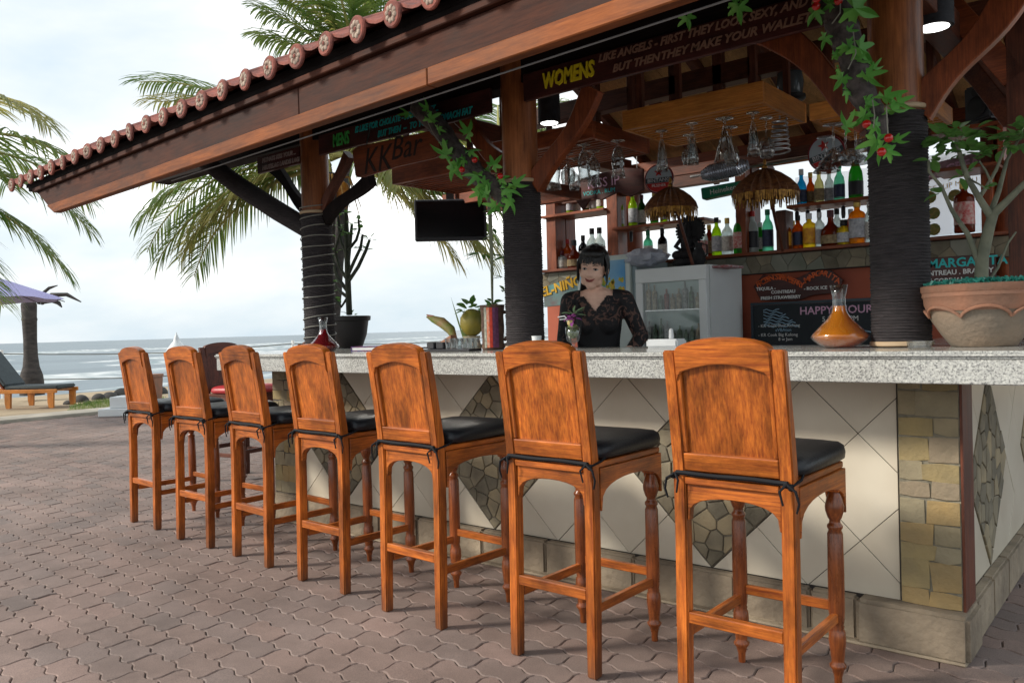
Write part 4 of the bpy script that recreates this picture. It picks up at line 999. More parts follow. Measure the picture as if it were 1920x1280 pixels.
for a in [
 ('liquor',1318,ZA,5.56,'clear','red','red','clear bottle with red cap and red label beside the dark statue',.93),
 ('wine',1344,ZA,5.56,'lime','grey','black','bright lime green bottle on the long shelf beside the red capped one',.95),
 ('liquor',1364,ZA,5.56,'clear','white','gold','slim clear bottle with gold cap, left of the brown upright',1.05),
 ('wine',1385,ZA,5.50,'green','red','black','dark green bottle with red label in front of the brown upright',.98),
 ('wine',1412,ZA,5.56,'clear','black','red','clear bottle with black label and red neck right of the brown upright',1.0),
 ('wine',1440,ZA,5.56,'mint','navy','green','pale mint bottle with navy label left of the leaning umbrella pole',1.0),
 ('square',1474,ZA,5.55,'amber','yellow','black','square whisky bottle with yellow label right of the umbrella pole',.93),
 ('liquor',1497,ZA,5.56,'amber','navy','black','amber bottle with black cap and navy label on the long shelf',.90),
 ('square',1518,ZA,5.55,'yellow','yellow','white','tall yellow labelled whisky bottle with white cap',1.02),
 ('liquor',1537,ZA,5.57,'clear','grey','white','clear bottle with grey label and faint neck between two whiskies',.93),
 ('decanter',1558,ZA,5.55,'brown','tan','wine','round brown decanter bottle with long dark neck',1.2),
 ('squat',1583,ZA,5.56,'yellow','grey','black','squat yellow bottle with grey label beside the brown decanter',1.05),
 ('square',1608,ZA,5.55,'orange','grey','gold','large orange bottle with pale arch label',1.25),
 ('wine',1631,ZA,5.56,'clear','white','white','clear bottle with white label beside the big wrapped column',.9),
 ('liquor',1036,ZA,5.56,'brown','white','red','brown bottle with white label at the left end of the long shelf',.92),
 ('squat',1052,ZA,5.55,'clear','white','wine','squat clear bottle with white label second from the shelf left end',.95),
 ('liquor',1064,ZA,5.60,'amber','red','red','amber bottle with red neck behind the squat bottle',.98),
 ('decanter',1076,ZA,5.55,'brown','tan','black','broad brown bottle left of the bartender head',1.15),
 ('liquor',1093,ZA,5.60,'black','white','black','black bottle partly behind the bartender hair at left',1.05),
 ('liquor',1110,ZA,5.62,'clear','white','black','clear bottle whose black cap shows above the bartender hair',1.25),
 ('liquor',1124,ZA,5.62,'clear','white','black','clear bottle with black cap right above the bartender parting',1.25),
 ('liquor',1330,ZA,5.62,'brown','tan','gold','slim brown bottle at the back between the red capped and lime bottles',.95),
 ('liquor',1426,ZA,5.62,'green','white','white','small green bottle at the back between the black label and mint bottles',.85),
 ('square',1487,ZA,5.63,'orange','tan','gold','orange whisky bottle at the back behind the yellow label bottle',.9),
 ('liquor',1570,ZA,5.63,'clear','grey','black','clear bottle at the back behind the brown decanter',1.0),
 ('liquor',1596,ZA,5.63,'amber','white','white','amber bottle at the back left of the large orange bottle',.95),
 ('wine',1205,1.962,5.62,'dgreen','white','wine','dark green wine bottle at the back of the upper left shelf',.85),
 ('wine',1228,1.962,5.58,'green','tan','gold','green wine bottle partly behind the left umbrella fringe',.85),
 ('wine',1114,2.128,5.60,'green','grey','black','green wine bottle second from the right on the top left shelf',.78),
 ('beer',1522,1.972,5.60,'amber','tan','gold','small amber beer bottle between the blue and pale yellow bottles',.95),
 ('beer',1557,1.972,5.60,'clear','grey','red','clear beer bottle with red cap on the upper right shelf',1.0),
 ('liquor',1215,ZA,5.56,'mint','white','green','green capped bottle rising behind the chillers',.95),
 ('liquor',1242,ZA,5.56,'black','white','black','black bottle with white ring beside the statue',.95),
 ('wine',1035,2.128,5.56,'dgreen','tan','black','dark wine bottle at the left end of the top left shelf',.8),
 ('wine',1048,2.128,5.60,'dgreen','white','black','dark wine bottle with white label on the top left shelf',.8),
 ('wine',1070,2.128,5.56,'lime','grey','gold','wine bottle with grey label in the middle of the top left shelf',.8),
 ('wine',1084,2.128,5.62,'black','white','black','black wine bottle at the back of the top left shelf',.8),
 ('wine',1100,2.128,5.56,'dgreen','white','black','dark green wine bottle with white label near the post',.8),
 ('wine',1127,2.128,5.56,'lime','white','gold','light green wine bottle at the right end of the top left shelf',.8),
 ('wine',1163,1.962,5.56,'lime','grey','gold','lime green wine bottle just right of the left upright',.93),
 ('wine',1188,1.962,5.56,'lime','grey','gold','lime green wine bottle with silver label left of the fringed umbrella',.93),
 ('wine',1246,1.962,5.56,'lime','white','green','lime bottle base showing below the left fringed umbrella',.8),
 ('beer',1505,1.972,5.56,'blue','navy','white','bright blue bottle on the upper right shelf',1.05),
 ('beer',1538,1.972,5.56,'pale','tan','gold','pale yellow beer bottle on the upper right shelf',1.0),
 ('beer',1576,1.972,5.56,'mint','navy','green','pale green beer bottle on the upper right shelf',1.1),
 ('champ',1607,1.972,5.56,'green','black','gold','large green champagne bottle on the upper right shelf',1.02),
 ('square',1809,ZA,5.35,'brown','red','gold','large dark brown bottle behind the potted tree trunk',1.3)]: bottle(*a)
# inverted pourers clipped under the shelves
for i, (px, zz) in enumerate([(1168,1.94),(1183,1.94),(1215,1.94),(1241,1.94),(1478,1.95),(1495,1.95),(1515,1.95),(1536,1.95),(1582,1.95),(1632,1.95)]):
    p = at(px, 430, y=5.60); t = thing('spirit_pourer', 'small dark inverted spirit pourer clipped under the %s shelf' % ('upper left' if px < 1300 else 'upper right'), 'pourer', (p.x, 5.60, zz), 0, 'spirit pourers under the %s shelf' % ('upper left' if px < 1300 else 'upper right'))
    b = MB(); b.lathe([(.001,-.085),(.010,-.085),(.014,-.06),(.014,-.012),(.006,-.002)], 12); b.build('spout', M['dark_plastic'], t, smooth=True)
    b = MB(); b.box(-.016, .016, -.012, .012, -.004, -.0005); b.build('clip', M['metal'], t)
# ------------------------------------------------------------------ signs
def disc_sign(px, py, y, R, label, rz=.25):
    p = at(px, py, y=y); t = thing('brewery_sign', label, 'round sign', tuple(p), rz, 'round red star brewery signs')
    RX_ = Matrix.Rotation(PI/2, 4, 'X')
    b = MB(); b.lathe([(R*.3, -.012), (R, -.012), (R*1.03, 0), (R, .012), (R*.93, .014), (R*.93, .010), (R*.001,.010)], 36, M=RX_); b.build('rim', mat('sign_rim', (.22,.02,.03) if R < .11 else (.12,.13,.16), .4), t, smooth=True)
    b = MB(); b.lathe([(R*.92, .0105), (R*.92, .012), (.001, .012)], 36, M=RX_); b.build('face', mat('silver_sign_face', (.42,.50,.56), .35, .1), t)
    poly = [(R*.90*math.cos(PI+PI*i/16), R*.90*math.sin(PI+PI*i/16)) for i in range(17)]; poly = clip(poly, 0, 1, -R*.28)
    b = MB(); b.prism(poly, .002, XZ(-.012)); b.build('red_field', CC['red'], t)
    b = MB(); b.prism([(-R*.93,-R*.26),(R*.93,-R*.26),(R*.93,R*.08),(-R*.93,R*.08)], .003, XZ(-.012)); b.build('dark_band', mat('sign_band', (.035,.06,.07), .5), t)
    st = [((R*.33 if i % 2 == 0 else R*.14)*math.sin(PI*i/5), R*.45+(R*.33 if i % 2 == 0 else R*.14)*math.cos(PI*i/5)) for i in range(10)]
    b = MB(); b.prism(st, .004, XZ(-.012)); b.build('star', CC['red'], t)
    text('BINTANG', R*.36, (0, -.0165, -R*.09), LC['grey'], t, ex=.001, off=R*.008); text('PILSENER', R*.24, (0, -.0155, -R*.46), M['t_white'], t, ex=.001)
    return t
disc_sign(1236, 336, 4.9, .098, 'round red star brewery sign on the left, half behind the fringed umbrella', .25)
d2 = disc_sign(1550, 288, 4.6, .098, 'round red star brewery sign tilted on the right, behind martini glasses', .1); d2.rotation_euler = (0, -.28, .1)
p = at(1362, 345, y=4.95); t = thing('beer_lightbox', 'ribbed silver roll lamp with green brewery strip beneath it', 'light box', tuple(p))
b = MB()
prof = []; 
for i in range(41): x = -.15+.30*i/40; prof.append((.055*(1-.0*x)*(1+.05*math.cos(i*PI))*min(1, .55+8*(.15-abs(x))), x))
b.lathe(prof, 20, (0,0,.09), M=Matrix.Rotation(PI/2, 4, 'Y')); b.build('ribbed_roll', mat('silver_film', (.45,.48,.55), .25, .2, 20, metal=.5), t, smooth=True)
b = MB(); b.prism([(-.155,-.075),(.13,-.075),(.15,-.01),(-.155,.0)], .08, XZ(.03)); b.build('green_box', mat('brewery_green', (.012,.23,.12), .35, .1), t, bevel=.006)
text('Heineken', .045, (-.01, -.052, -.042), M['t_white'], t, ex=.001); t.rotation_euler = (0, -.09, .1)
# hanging cocktail sign, dark arched board with pink lettering
p = at(1130, 355, y=5.2); t = thing('cocktail_sign', 'dark shaped board with pink letters hanging above the left shelves', 'sign', tuple(p))
pl = [(-.32,.06),(-.2,.10),(0,.12),(.2,.13),(.36,.10),(.36,-.05),(.25,-.09),(.15,-.04),(0,-.08),(-.1,-.06),(-.17,-.14),(-.24,-.05),(-.33,-.04)]
b = MB(); b.prism(pl, .02, XZ(0)); b.build('board', M['board'], t, bevel=.003)
text('KISS IP', .10, (.02,-.021,.045), M['t_pink'], t, ex=.001); text('VODKA . RUM', .045, (-.02,-.021,-.02), M['t_cyan'], t, ex=.001)
b = MB(); b.tube([(-.3,0,.05),(-.3,0,.2)], .003, 5); b.tube([(.3,0,.1),(.3,0,.2)], .003, 5); b.build('wire', M['metal'], t)
# EL-NINO board
p = at(1022, 548, y=5.3); t = thing('cocktail_sign', 'turquoise edged board lettered EL-NINO in yellow beside the bartender', 'sign', tuple(p))
b = MB(); b.prism([(0,-.12),(.42,-.10),(.42,.14),(.2,.08),(0,.04)], .02, XZ(0)); b.build('board', mat('sea_mural_paint', (.10,.28,.28), .6, .5, 9, c2=(.14,.10,.10)), t, bevel=.003)
o = text('EL-NIÑO', .105, (.18,-.021,.035), M['t_gold'], t, rot=(PI/2,-.20,0), ex=.006, off=.003)
# frozen strawberry margarita board
t = thing('cocktail_sign', 'dark curved board reading FROZEN STRAWBERRY MARGARITA in orange', 'sign', tuple(at(1497, 538, y=5.52)))
pl = [(-.31,.02),(-.24,.10),(-.12,.075),(0,.06),(.1,.10),(.22,.10),(.30,.03),(.26,-.05),(.1,-.06),(0,-.09),(-.26,-.08)]
b = MB(); b.prism(pl, .015, XZ(0)); b.build('board', M['board'], t, bevel=.002)
def arctext(body, x0, x1, f, size, m_, t_):
    for i, ch in enumerate(body):
        if ch == ' ': continue
        u = i/(len(body)-1); x = x0+(x1-x0)*u; z = f(u); dz_ = (f(min(1,u+.02))-f(max(0,u-.02)))/((x1-x0)*.04)
        text(ch, size, (x, -.017, z), m_, t_, ex=.0015, rot=(PI/2, -math.atan(dz_), 0), name='letter', off=size*.02)
arctext('FROZEN STRAWBERRY', -.275, .03, lambda u: .030+.045*math.sin(PI*u*1.15), .055, M['t_orange'], t)
arctext('MARGARITA', .065, .265, lambda u: .02+.062*math.sin(PI*(u*.85+.12)), .052, M['t_orange'], t)
for s_, x, z in (('TEQUILA -', -.22, -.0), ('COINTREAU', -.10, -.028), ('- ROCK ICE', .12, -.015), ('FRESH STRAWBERRY', -.12, -.066)): text(s_, .030, (x,-.017,z), M['t_white'], t, ex=.001, off=.0008)
# chalkboard
t = thing('chalkboard', 'chalkboard announcing HAPPY HOUR in chalk with small drawings', 'chalkboard', tuple(at(1526, 607, y=5.42)))
b = MB(); b.box(-.41, .42, 0, .014, -.19, .135); b.build('slate', mat('chalkboard_slate', (.012,.016,.020), .7, .3, 6, c2=(.02,.028,.034)), t)
fm = mat('blue_black_frame', (.02,.035,.05), .4)
for a in ((-.43,-.411,-.19,.135),(.421,.44,-.19,.135)): b = MB(); b.box(a[0],a[1],-.006,.016,a[2],a[3]); b.build('frame', fm, t)
b = MB(); b.box(-.43,.44,-.006,.016,.136,.155); b.build('frame', fm, t)
text('HAPPY  HOUR', .072, (.14,-.003,.085), M['t_pink'], t, ex=.0005, off=.001); text('5 PM - 7 PM', .046, (.17,-.003,.028), M['t_white'], t, ex=.0005)
text('- KK Cork Shot Kolong', .030, (-.38,-.003,-.006), M['t_white'], t, ex=.0005, align='LEFT'); text('eVBAton', .030, (-.26,-.003,-.036), M['t_blue'], t, ex=.0005, align='LEFT')
text('- KR Cook Big Kolong', .030, (-.38,-.003,-.068), M['t_white'], t, ex=.0005, align='LEFT'); text('8 w Jam', .030, (-.24,-.003,-.098), M['t_white'], t, ex=.0005, align='LEFT')
text('Drinking Enjoying', .032, (-.14,-.003,-.158), M['t_white'], t, ex=.0005, align='LEFT')
def scribble(pts, m_, w=.0035): b = MB(); b.tube([(x, -.002, z) for x, z in pts], w, 4); b.build('chalk_drawing', m_, t)
random.seed(4)
for k in range(7): scribble([(-.34+.022*i, .10-.018*k+.008*math.sin(i*1.7+k)) for i in range(6+k)], M['t_blue'], .003)
scribble([(.14+.13*math.cos(a/10*2*PI)*(1+.08*math.sin(a*3)), -.10+.065*math.sin(a/10*2*PI)*(1+.1*math.sin(a*4))) for a in range(11)], M['t_blue'], .004)
scribble([(.27+.05*i, -.04-.012*i) for i in range(4)], M['t_blue'], .004); text('Dj', .05, (.05,-.003,-.09), M['t_white'], t, ex=.0005)
# margarita board on the right
t = thing('cocktail_sign', 'black board reading MARGARITA in turquoise behind the terracotta bowl', 'sign', tuple(at(1788, 512, y=5.45)))
b = MB(); b.box(-.22, .22, 0, .015, -.10, .10); b.build('board', M['board'], t, bevel=.002)
text('MARGARITA', .075, (.07,-.003,.06), M['t_cyan'], t, ex=.001, off=.0018); text('COINTREAU . BRANDY', .040, (.0,-.003,.005), M['t_white'], t, ex=.001, off=.001); text('LIME CORDIAL', .038, (-.07,-.003,-.042), M['t_white'], t, ex=.001, off=.001)
# carved KK bar board hanging in front
t = thing('carved_name_board', 'hanging carved slab of wood with the bar name burnt in, above the dark television', 'name board', tuple(at(745, 288, y=3.15)), .04)
K = 1/1538*5.15; 
pl = [(-77,-46),(-68,-50),(78,-10),(80,40),(72,47),(0,34),(-76,30),(-79,20)]
p0 = at(745, 288, y=3.15); q = [at(745+x, 288-y_, y=3.15)-p0 for x, y_ in [(-73,-45),(-60,-45),(0,-25),(70,-8),(82,0),(80,40),(74,46),(0,28),(-72,12),(-79,4)]]
b = MB(); b.prism([(v.x, v.z) for v in q], .03, XZ(.015)); b.build('board', M['red_x'], t, bevel=.008, seg=2, smooth=True)
burnt = mat('burnt_carving', (.020,.010,.008), .8)
text('KK', .205, (-.15,-.0165,-.02), burnt, t, ex=.001, shear=.25, sx=.85); text('Bar', .185, (.075,-.0165,.02), burnt, t, ex=.001, shear=.3, sx=.9); text('the', .05, (-.02,-.0165,.095), burnt, t, ex=.001, shear=.3)
for x in (-.25, .24): b = MB(); b.tube([(x,0,.08),(x,.04,.2)], .004, 5); b.build('hanging_wire', M['metal'], t)
# ------------------------------------------------------------------ television, lamps, speaker
t = thing('television', 'black flat television hanging under the far rack', 'television', tuple(at(845, 413, y=4.5)), .75)
b = MB(); b.box(-.27,.27,-.03,.03,-.155,.155); b.build('casing', M['dark_plastic'], t, bevel=.008); b = MB(); b.box(-.25,.25,-.034,-.0305,-.13,.137); b.build('screen', M['screen'], t)
b = MB(); b.box(-.03,.03,-.0,.03,.156,.35); b.build('bracket', M['dark_plastic'], t)
em, tt, eb = newmat('lamp_glow'); eb.inputs['Base Color'].default_value = (.8,.8,.8,1); eb.inputs['Emission Color'].default_value = (1,.99,.95,1); eb.inputs['Emission Strength'].default_value = 2
nz_ = tt.nodes.new('ShaderNodeTexNoise'); tt.links.new(nz_.outputs['Fac'], eb.inputs['Roughness'])
def can_lamp(px, py, y, R, H_, label):
    p = at(px, py, y=y); t = thing('can_lamp', label, 'lamp', tuple(p), 0, 'wrapped cylinder lamps under the roof')
    prof = [(R*.8, .0)]; z = 0
    while z < H_: prof += [(R, z), (R*1.03, z+H_/34), (R, z+H_/17)]; z += H_/14
    prof += [(R*.9, H_+.02)]
    b = MB(); b.lathe(prof, 22); b.build('shade', mat('dark_wrapped_shade', (.035,.037,.045), .8, .3, 30, c2=(.018,.018,.022)), t, smooth=True)
    b = MB(); b.lathe([(R*.79,-.002),(R*.79,.012),(.001,.014)], 22); b.build('diffuser', em, t)
    b = MB(); b.tube([(0,0,H_+.02),(0,0,H_+.5)], .006, 6); b.build('cord', M['dark'], t)
can_lamp(1030, 231, 4.0, .066, .21, 'dark cylindrical lamp behind the brace right of the middle column')
can_lamp(1751, 52, 3.8, .075, .22, 'large dark cylindrical lamp beside the top of the right-hand column')
t = thing('ship_lantern', 'dark lantern with glass sides hanging above the middle rack', 'lantern', tuple(at(1482, 190, y=4.7)))
b = MB(); b.lathe([(.07,0),(.085,.01),(.085,.03),(.07,.035)], 16); b.build('lantern_base', M['dark'], t, smooth=True); b = MB(); b.lathe([(.08,.17),(.10,.18),(.06,.23),(.03,.25),(.03,.27),(.001,.28)], 16); b.build('frame', M['dark'], t, smooth=True)
b = MB(); b.lathe([(.068,.035),(.078,.10),(.068,.17)], 16, cap=False); b.build('lantern_glass', mat('smoky_glass', (.10,.12,.13), .1), t, smooth=True)
for i in range(6): a = i*PI/3; b = MB(); b.bar((.08*math.cos(a),.08*math.sin(a),.03),(.08*math.cos(a),.08*math.sin(a),.175),.008,.008); b.build('bar', M['dark'], t)
b = MB(); b.tube([(0,0,.28),(0,0,.55)], .005, 6); b.build('chain', M['dark'], t)
t = thing('speaker', 'small black loudspeaker on the cupboard under the roof at right', 'speaker', tuple(at(1852, 228, y=5.3)), -.5)
b = MB(); b.box(-.085,.085,-.08,.08,0,.20); b.build('cabinet', M['dark_plastic'], t, bevel=.01, seg=2, smooth=True)
b = MB(); b.lathe([(.058,0),(.060,.006),(.050,.010),(.02,.004),(.001,.006)], 20, (0,-.082,.075), M=Matrix.Rotation(PI/2,4,'X')); b.build('cone', M['dark'], t, smooth=True)
b = MB(); b.lathe([(.028,0),(.030,.005),(.001,.008)], 16, (0,-.082,.16), M=Matrix.Rotation(PI/2,4,'X')); b.build('tweeter', M['dark'], t, smooth=True)
# ------------------------------------------------------------------ fringed umbrellas
fr = mat('bronze_fringed_cloth', (.24,.095,.03), .6, .5, 30, c2=(.075,.025,.012), stretch=(1,1,3), bump=.6)
frt = mat('gold_fringe', (.50,.26,.04), .4, .5, 50, metal=.4, c2=(.14,.05,.01))
def tedung(px, py, y, R, H_, poleend, label):
    p = at(px, py, y=y); t = thing('fringed_umbrella', label, 'fringed umbrella', tuple(p), 0, 'small bronze ceremonial umbrellas')
    b = MB(); n_ = 48; rings = [(0,H_),(.25,H_*.90),(.5,H_*.72),(.75,H_*.45),(.93,H_*.15),(1.0,-.02)]; vs = []
    for f_, z in rings:
        for j in range(n_): k_ = 1+.05*math.cos(j*PI)*f_; a = 2*PI*j/n_; vs.append((R*f_*k_*math.cos(a), R*f_*k_*math.sin(a), z+.004*math.cos(j*PI)))
    b.add(vs, [(i*n_+j, i*n_+(j+1)%n_, (i+1)*n_+(j+1)%n_, (i+1)*n_+j) for i in range(len(rings)-1) for j in range(n_)]); b.build('canopy', fr, t, smooth=True)
    b = MB()
    for j in range(110):
        a = 2*PI*j/110+random.uniform(-.02,.02); h = random.uniform(.03,.07); r1 = R*1.01; w = .006; tx = Vector((-math.sin(a), math.cos(a), 0))*w; c = Vector((r1*math.cos(a), r1*math.sin(a), -.015)); d = c+Vector((random.uniform(-.006,.006), random.uniform(-.006,.006), -h))
        b.add([c-tx, c+tx, d+tx*.6, d-tx*.6], [(0,1,2,3)])
    b.build('fringe', frt, t, kind='stuff')
    b = MB(); b.lathe([(.012,H_-.01),(.018,H_+.01),(.008,H_+.02),(.012,H_+.035),(.002,H_+.06)], 10); b.build('finial', frt, t, smooth=True)
    e_ = poleend-p; b = MB(); b.tube([(0,0,H_-.02), e_], .011, 8); b.build('pole', M['brown_z'], t, smooth=True)
tedung(1258, 388, 4.75, .165, .13, at(1300, 500, y=5.0), 'bronze fringed umbrella leaning over the dark statue')
tedung(1435, 360, 4.75, .19, .14, at(1467, 470, y=5.35), 'bronze fringed umbrella over the whisky bottles at right')
# statue
dk = mat('black_carved_stone', (.016,.015,.017), .7, .4, 30, c2=(.006,.006,.007), bump=.8, bscale=60)
t = thing('statue', 'black carved seated figure with round halo standing on the fridge', 'statue', tuple(at(1290, 497, y=5.12)), .2)
b = MB(); b.lathe([(.10,0),(.11,.01),(.10,.035),(.085,.04)], 16); b.build('base', dk, t, smooth=True)
b = MB(); b.ball((0,0,.075), .075, 12, 8, (1.15,.9,.55)); b.ball((-.06,-.03,.07), .04, 10, 8, (1.1,1,.8)); b.ball((.06,-.03,.07), .04, 10, 8, (1.1,1,.8)); b.ball((0,0,.14), .055, 12, 8, (.9,.7,1.2)); b.ball((0,-.005,.225), .034, 12, 8, (.9,1,1.15)); b.lathe([(.03,.245),(.024,.27),(.012,.285),(.002,.30)], 10)
b.tube([(-.045,0,.18),(-.075,-.03,.13),(-.03,-.06,.10)], [.016,.014,.012], 8); b.tube([(.045,0,.18),(.075,-.03,.13),(.03,-.06,.10)], [.016,.014,.012], 8); b.build('figure', dk, t, smooth=True)
b = MB(); b.lathe([(.001,-.01),(.085,-.012),(.095,0),(.085,.012),(.001,.01)], 28, (.015,.03,.24), M=Matrix.Rotation(PI/2,4,'X'))
for i in range(28): a = 2*PI*i/28; b.ball((.015+.097*math.cos(a), .03, .24+.097*math.sin(a)), .010, 6, 4)
b.build('halo', dk, t, smooth=True)
t = thing('pitcher', 'dark glazed jug beside the statue', 'jug', tuple(at(1311, 497, y=5.05)))
b = MB(); b.lathe([(.03,0),(.045,.03),(.04,.08),(.022,.12),(.026,.15),(.022,.15)], 16); b.build('body', dk, t, smooth=True); b = MB(); b.tube([(.02,0,.14),(.06,0,.13),(.06,0,.07),(.04,0,.05)], .006, 6); b.build('handle', dk, t, smooth=True)
# ------------------------------------------------------------------ fridges
fx0, fx1 = -2.95, -2.42; fz = 1.585
M['fridge'] = mat('fridge_white_enamel', (.80,.84,.84), .35, .08, 2)
t = thing('display_fridge', 'white glass door drinks fridge right of the bartender', 'fridge', ((fx0+fx1)/2, 4.92, 0))
W2 = (fx1-fx0)/2
b = MB(); b.box(-W2, W2, .05, .56, .04, fz); o = b.build('cabinet', M['fridge'], t, bevel=.01, seg=2, smooth=True)
b = MB()
for a in ((-W2,W2,fz-.10,fz-.004),(-W2,W2,.25,.32)): b.box(a[0],a[1],0,.046,a[2],a[3])
for a in ((-W2,-W2+.055),(W2-.055,W2)): b.box(a[0],a[1],.0005,.0455,.3205,fz-.1005)
dr = b.build('door', M['fridge'], t, bevel=.003)
mg, tt, gb = newmat('fridge_interior_seen_through_glass'); gb.inputs['Roughness'].default_value = .08; gb.inputs['Coat Weight'].default_value = .6
b = MB(); b.box(-W2+.056, W2-.056, .046, .0495, .32, fz-.10); b.build('interior', mat('fridge_interior', (.55,.64,.62), .6, .3, 5, c2=(.38,.47,.45)), t)
b = MB(); b.box(-W2+.056, W2-.056, .012, .014, .32, fz-.10); b.build('door_glass', M['pane'], dr)
random.seed(8)
for zz in (.75, 1.05, 1.29): b = MB(); b.box(-W2+.06, W2-.06, .018, .045, zz, zz+.008); b.build('wire_shelf', M['metal'], t)
cols_ = [(.2,.3,.22),(.35,.12,.1),(.4,.4,.38),(.12,.2,.12),(.5,.42,.3)]; cms = [mat('fridge_goods', c, .4, .4, 50) for c in cols_]
for zz in (.76, 1.06, 1.30):
    for i in range(9): h = random.uniform(.09,.19); b = MB(); x = -W2+.085+i*.046; b.lathe([(.017,0),(.018,h*.7),(.007,h*.8),(.006,h)], 10, (x,.031,zz)); b.build('chilled_bottle', random.choice(cms), t, smooth=True)
t = thing('chiller', 'taller grey chiller with a tropical picture on its door, behind the bartender', 'chiller', (-3.24, 4.98, 0))
b = MB(); b.box(-.24, .24, .035, .5, .04, 1.705); b.build('cabinet', mat('grey_blue_enamel', (.45,.55,.58), .35, .08, 2), t, bevel=.01)
b = MB(); b.box(-.24, .215, 0, .033, .1, 1.70); dr = b.build('door', mat('pale_grey_door', (.60,.68,.65), .3, .05), t, bevel=.006)
b = MB(); b.box(-.21, .175, -.003, -.0005, 1.42, 1.665); dr2 = b.build('poster', mat('sky_blue_print', (.08,.32,.62), .4, .2, 6, c2=(.25,.5,.7)), dr)
b = MB()
for i in range(22):
    x = random.uniform(-.02, .16); z = random.uniform(1.43, 1.54); r_ = random.uniform(.012,.03); b.prism([(x+r_*math.cos(a*1.256)*(1 if a%2 else .6), z+r_*math.sin(a*1.256)) for a in range(5)], .0008+.0002*(i%4), XZ(-.003))
b.build('fruit_print', mat('fruit_print', (.80,.45,.02), .5, .6, 40, c2=(.15,.35,.03)), dr)
t = thing('plastic_bag', 'crumpled clear plastic bag lying on top of the fridge', 'plastic bag', tuple(at(1212, 500, y=5.0)))
b = MB(); 
vs = []; nn = 26
for i in range(nn):
    for j in range(14):
        u, v = 2*PI*i/nn, PI*j/13; q = Vector((math.sin(v)*math.cos(u), math.sin(v)*math.sin(u), math.cos(v))); d_ = 1+.28*mnoise.noise(q*2.6)+.12*mnoise.noise(q*7)
        vs.append((q.x*.16*d_, q.y*.12*d_, .062+q.z*.062*d_))
b.add(vs, [(i*14+j, ((i+1)%nn)*14+j, ((i+1)%nn)*14+j+1, i*14+j+1) for i in range(nn) for j in range(13)])
b.build('bag', mat('crinkled_plastic', (.50,.53,.60), .3, .3, 14, c2=(.30,.32,.40), bump=.8), t, smooth=True)
t = thing('folded_cloth', 'red and white checked cloth folded on the fridge right edge', 'cloth', tuple(at(1352, 504, y=5.15)))
b = MB(); b.box(-.12,.12,-.14,.1,0,.016); o = b.build('cloth', mat('red_check_cloth', (.40,.05,.06), .9, .4, 40, c2=(.55,.5,.5)), t, bevel=.006)
# ================================================================== THINGS ON THE COUNTER
ZC = ZT+.0005
def carafe(px, y, s, liq, label, pz_=None):
    p = at(px, 650, y=y); t = thing('carafe', label, 'carafe', (p.x, y, ZC)); t.scale = (s, s, s)
    prof = [(.001,.002),(.052,.002),(.075,.012),(.098,.030),(.106,.042),(.098,.055),(.072,.082),(.045,.110),(.030,.135),(.024,.165),(.024,.195),(.033,.240)]
    inn = [(max(.0008, r_-.003), z+.003) for r_, z in prof[1:]]; inn[-1] = (.0305, .240)
    b = MB(); b.lathe(prof+inn[::-1]+[(.0008,.006)], 32, cap=False); b.build('glass_vessel', M['vessel'], t, smooth=True, shade_angle=2)
    lp = [(.0008,.0062)]+[(r_-.0034, z+.0034) for r_, z in prof[1:9]]+[(.0205,.16)]+[(.0008,.16)]
    m, tt, bs_ = newmat('coloured_liquid'); bs_.inputs['Base Color'].default_value = (*liq, 1); bs_.inputs['Roughness'].default_value = .15
    N = tt.nodes; tl = N.new('ShaderNodeBsdfTranslucent'); tl.inputs[0].default_value = (*liq, 1); q = N.new('ShaderNodeMixShader'); q.inputs[0].default_value = .35
    nz_ = N.new('ShaderNodeTexNoise'); nz_.inputs['Scale'].default_value = 12; rr = N.new('ShaderNodeMapRange'); rr.inputs[3].default_value = .1; rr.inputs[4].default_value = .2
    tt.links.new(nz_.outputs['Fac'], rr.inputs[0]); tt.links.new(rr.outputs[0], bs_.inputs['Roughness'])
    tt.links.new(bs_.outputs[0], q.inputs[1]); tt.links.new(tl.outputs[0], q.inputs[2]); tp_ = N.new('ShaderNodeBsdfTransparent'); tp_.inputs[0].default_value = (*liq, 1); q2 = N.new('ShaderNodeMixShader'); q2.inputs[0].default_value = .03; tt.links.new(q.outputs[0], q2.inputs[1]); tt.links.new(tp_.outputs[0], q2.inputs[2]); tt.links.new(q2.outputs[0], N['Material Output'].inputs[0])
    b = MB(); b.lathe(lp, 32); b.build('drink', m, t, smooth=True)
    return t
carafe(1575, 3.22, 1.0, (1.0,.36,.02), 'wide based carafe of orange drink beside the right-hand column')
carafe(607, 3.0, .86, (.45,.01,.02), 'wide based carafe of red drink at the sea end of the counter')
# terracotta bowl with a small tree
p = at(1838, 648, y=3.24); tb = thing('potted_tree', 'terracotta bowl holding a leafy grey branched tree, right end of the counter', 'potted tree', (p.x, 3.3, ZC))
R = .188
b = MB(); b.lathe([(.10,0),(.105,.004),(.135,.045),(.165,.095),(.178,.135)], 40); bo = b.build('bowl', M['terracotta_old'], tb, smooth=True)
b = MB(); b.lathe([(.1795,.128),(.188,.150),(.190,.172),(.195,.178),(.193,.190),(.198,.196),(.199,.214),(.190,.218),(.176,.212),(.001,.205)], 40); b.build('rim', M['terracotta'], bo, smooth=True)
b = MB()
for k in range(7):
    a0 = 2*PI*k/7; pts = []
    for i in range(13):
        u = i/12; a = a0+2*PI/7*u; z = .105+.036*math.sin(PI*u)**.7; r_ = .137+(z-.045)*.53+.004; pts.append((r_*math.cos(a)*1.0, r_*math.sin(a), z))
    b.tube(pts, .0055, 6)
b.build('scalloped_band', M['terracotta'], bo, smooth=True)
b = MB(); random.seed(12)
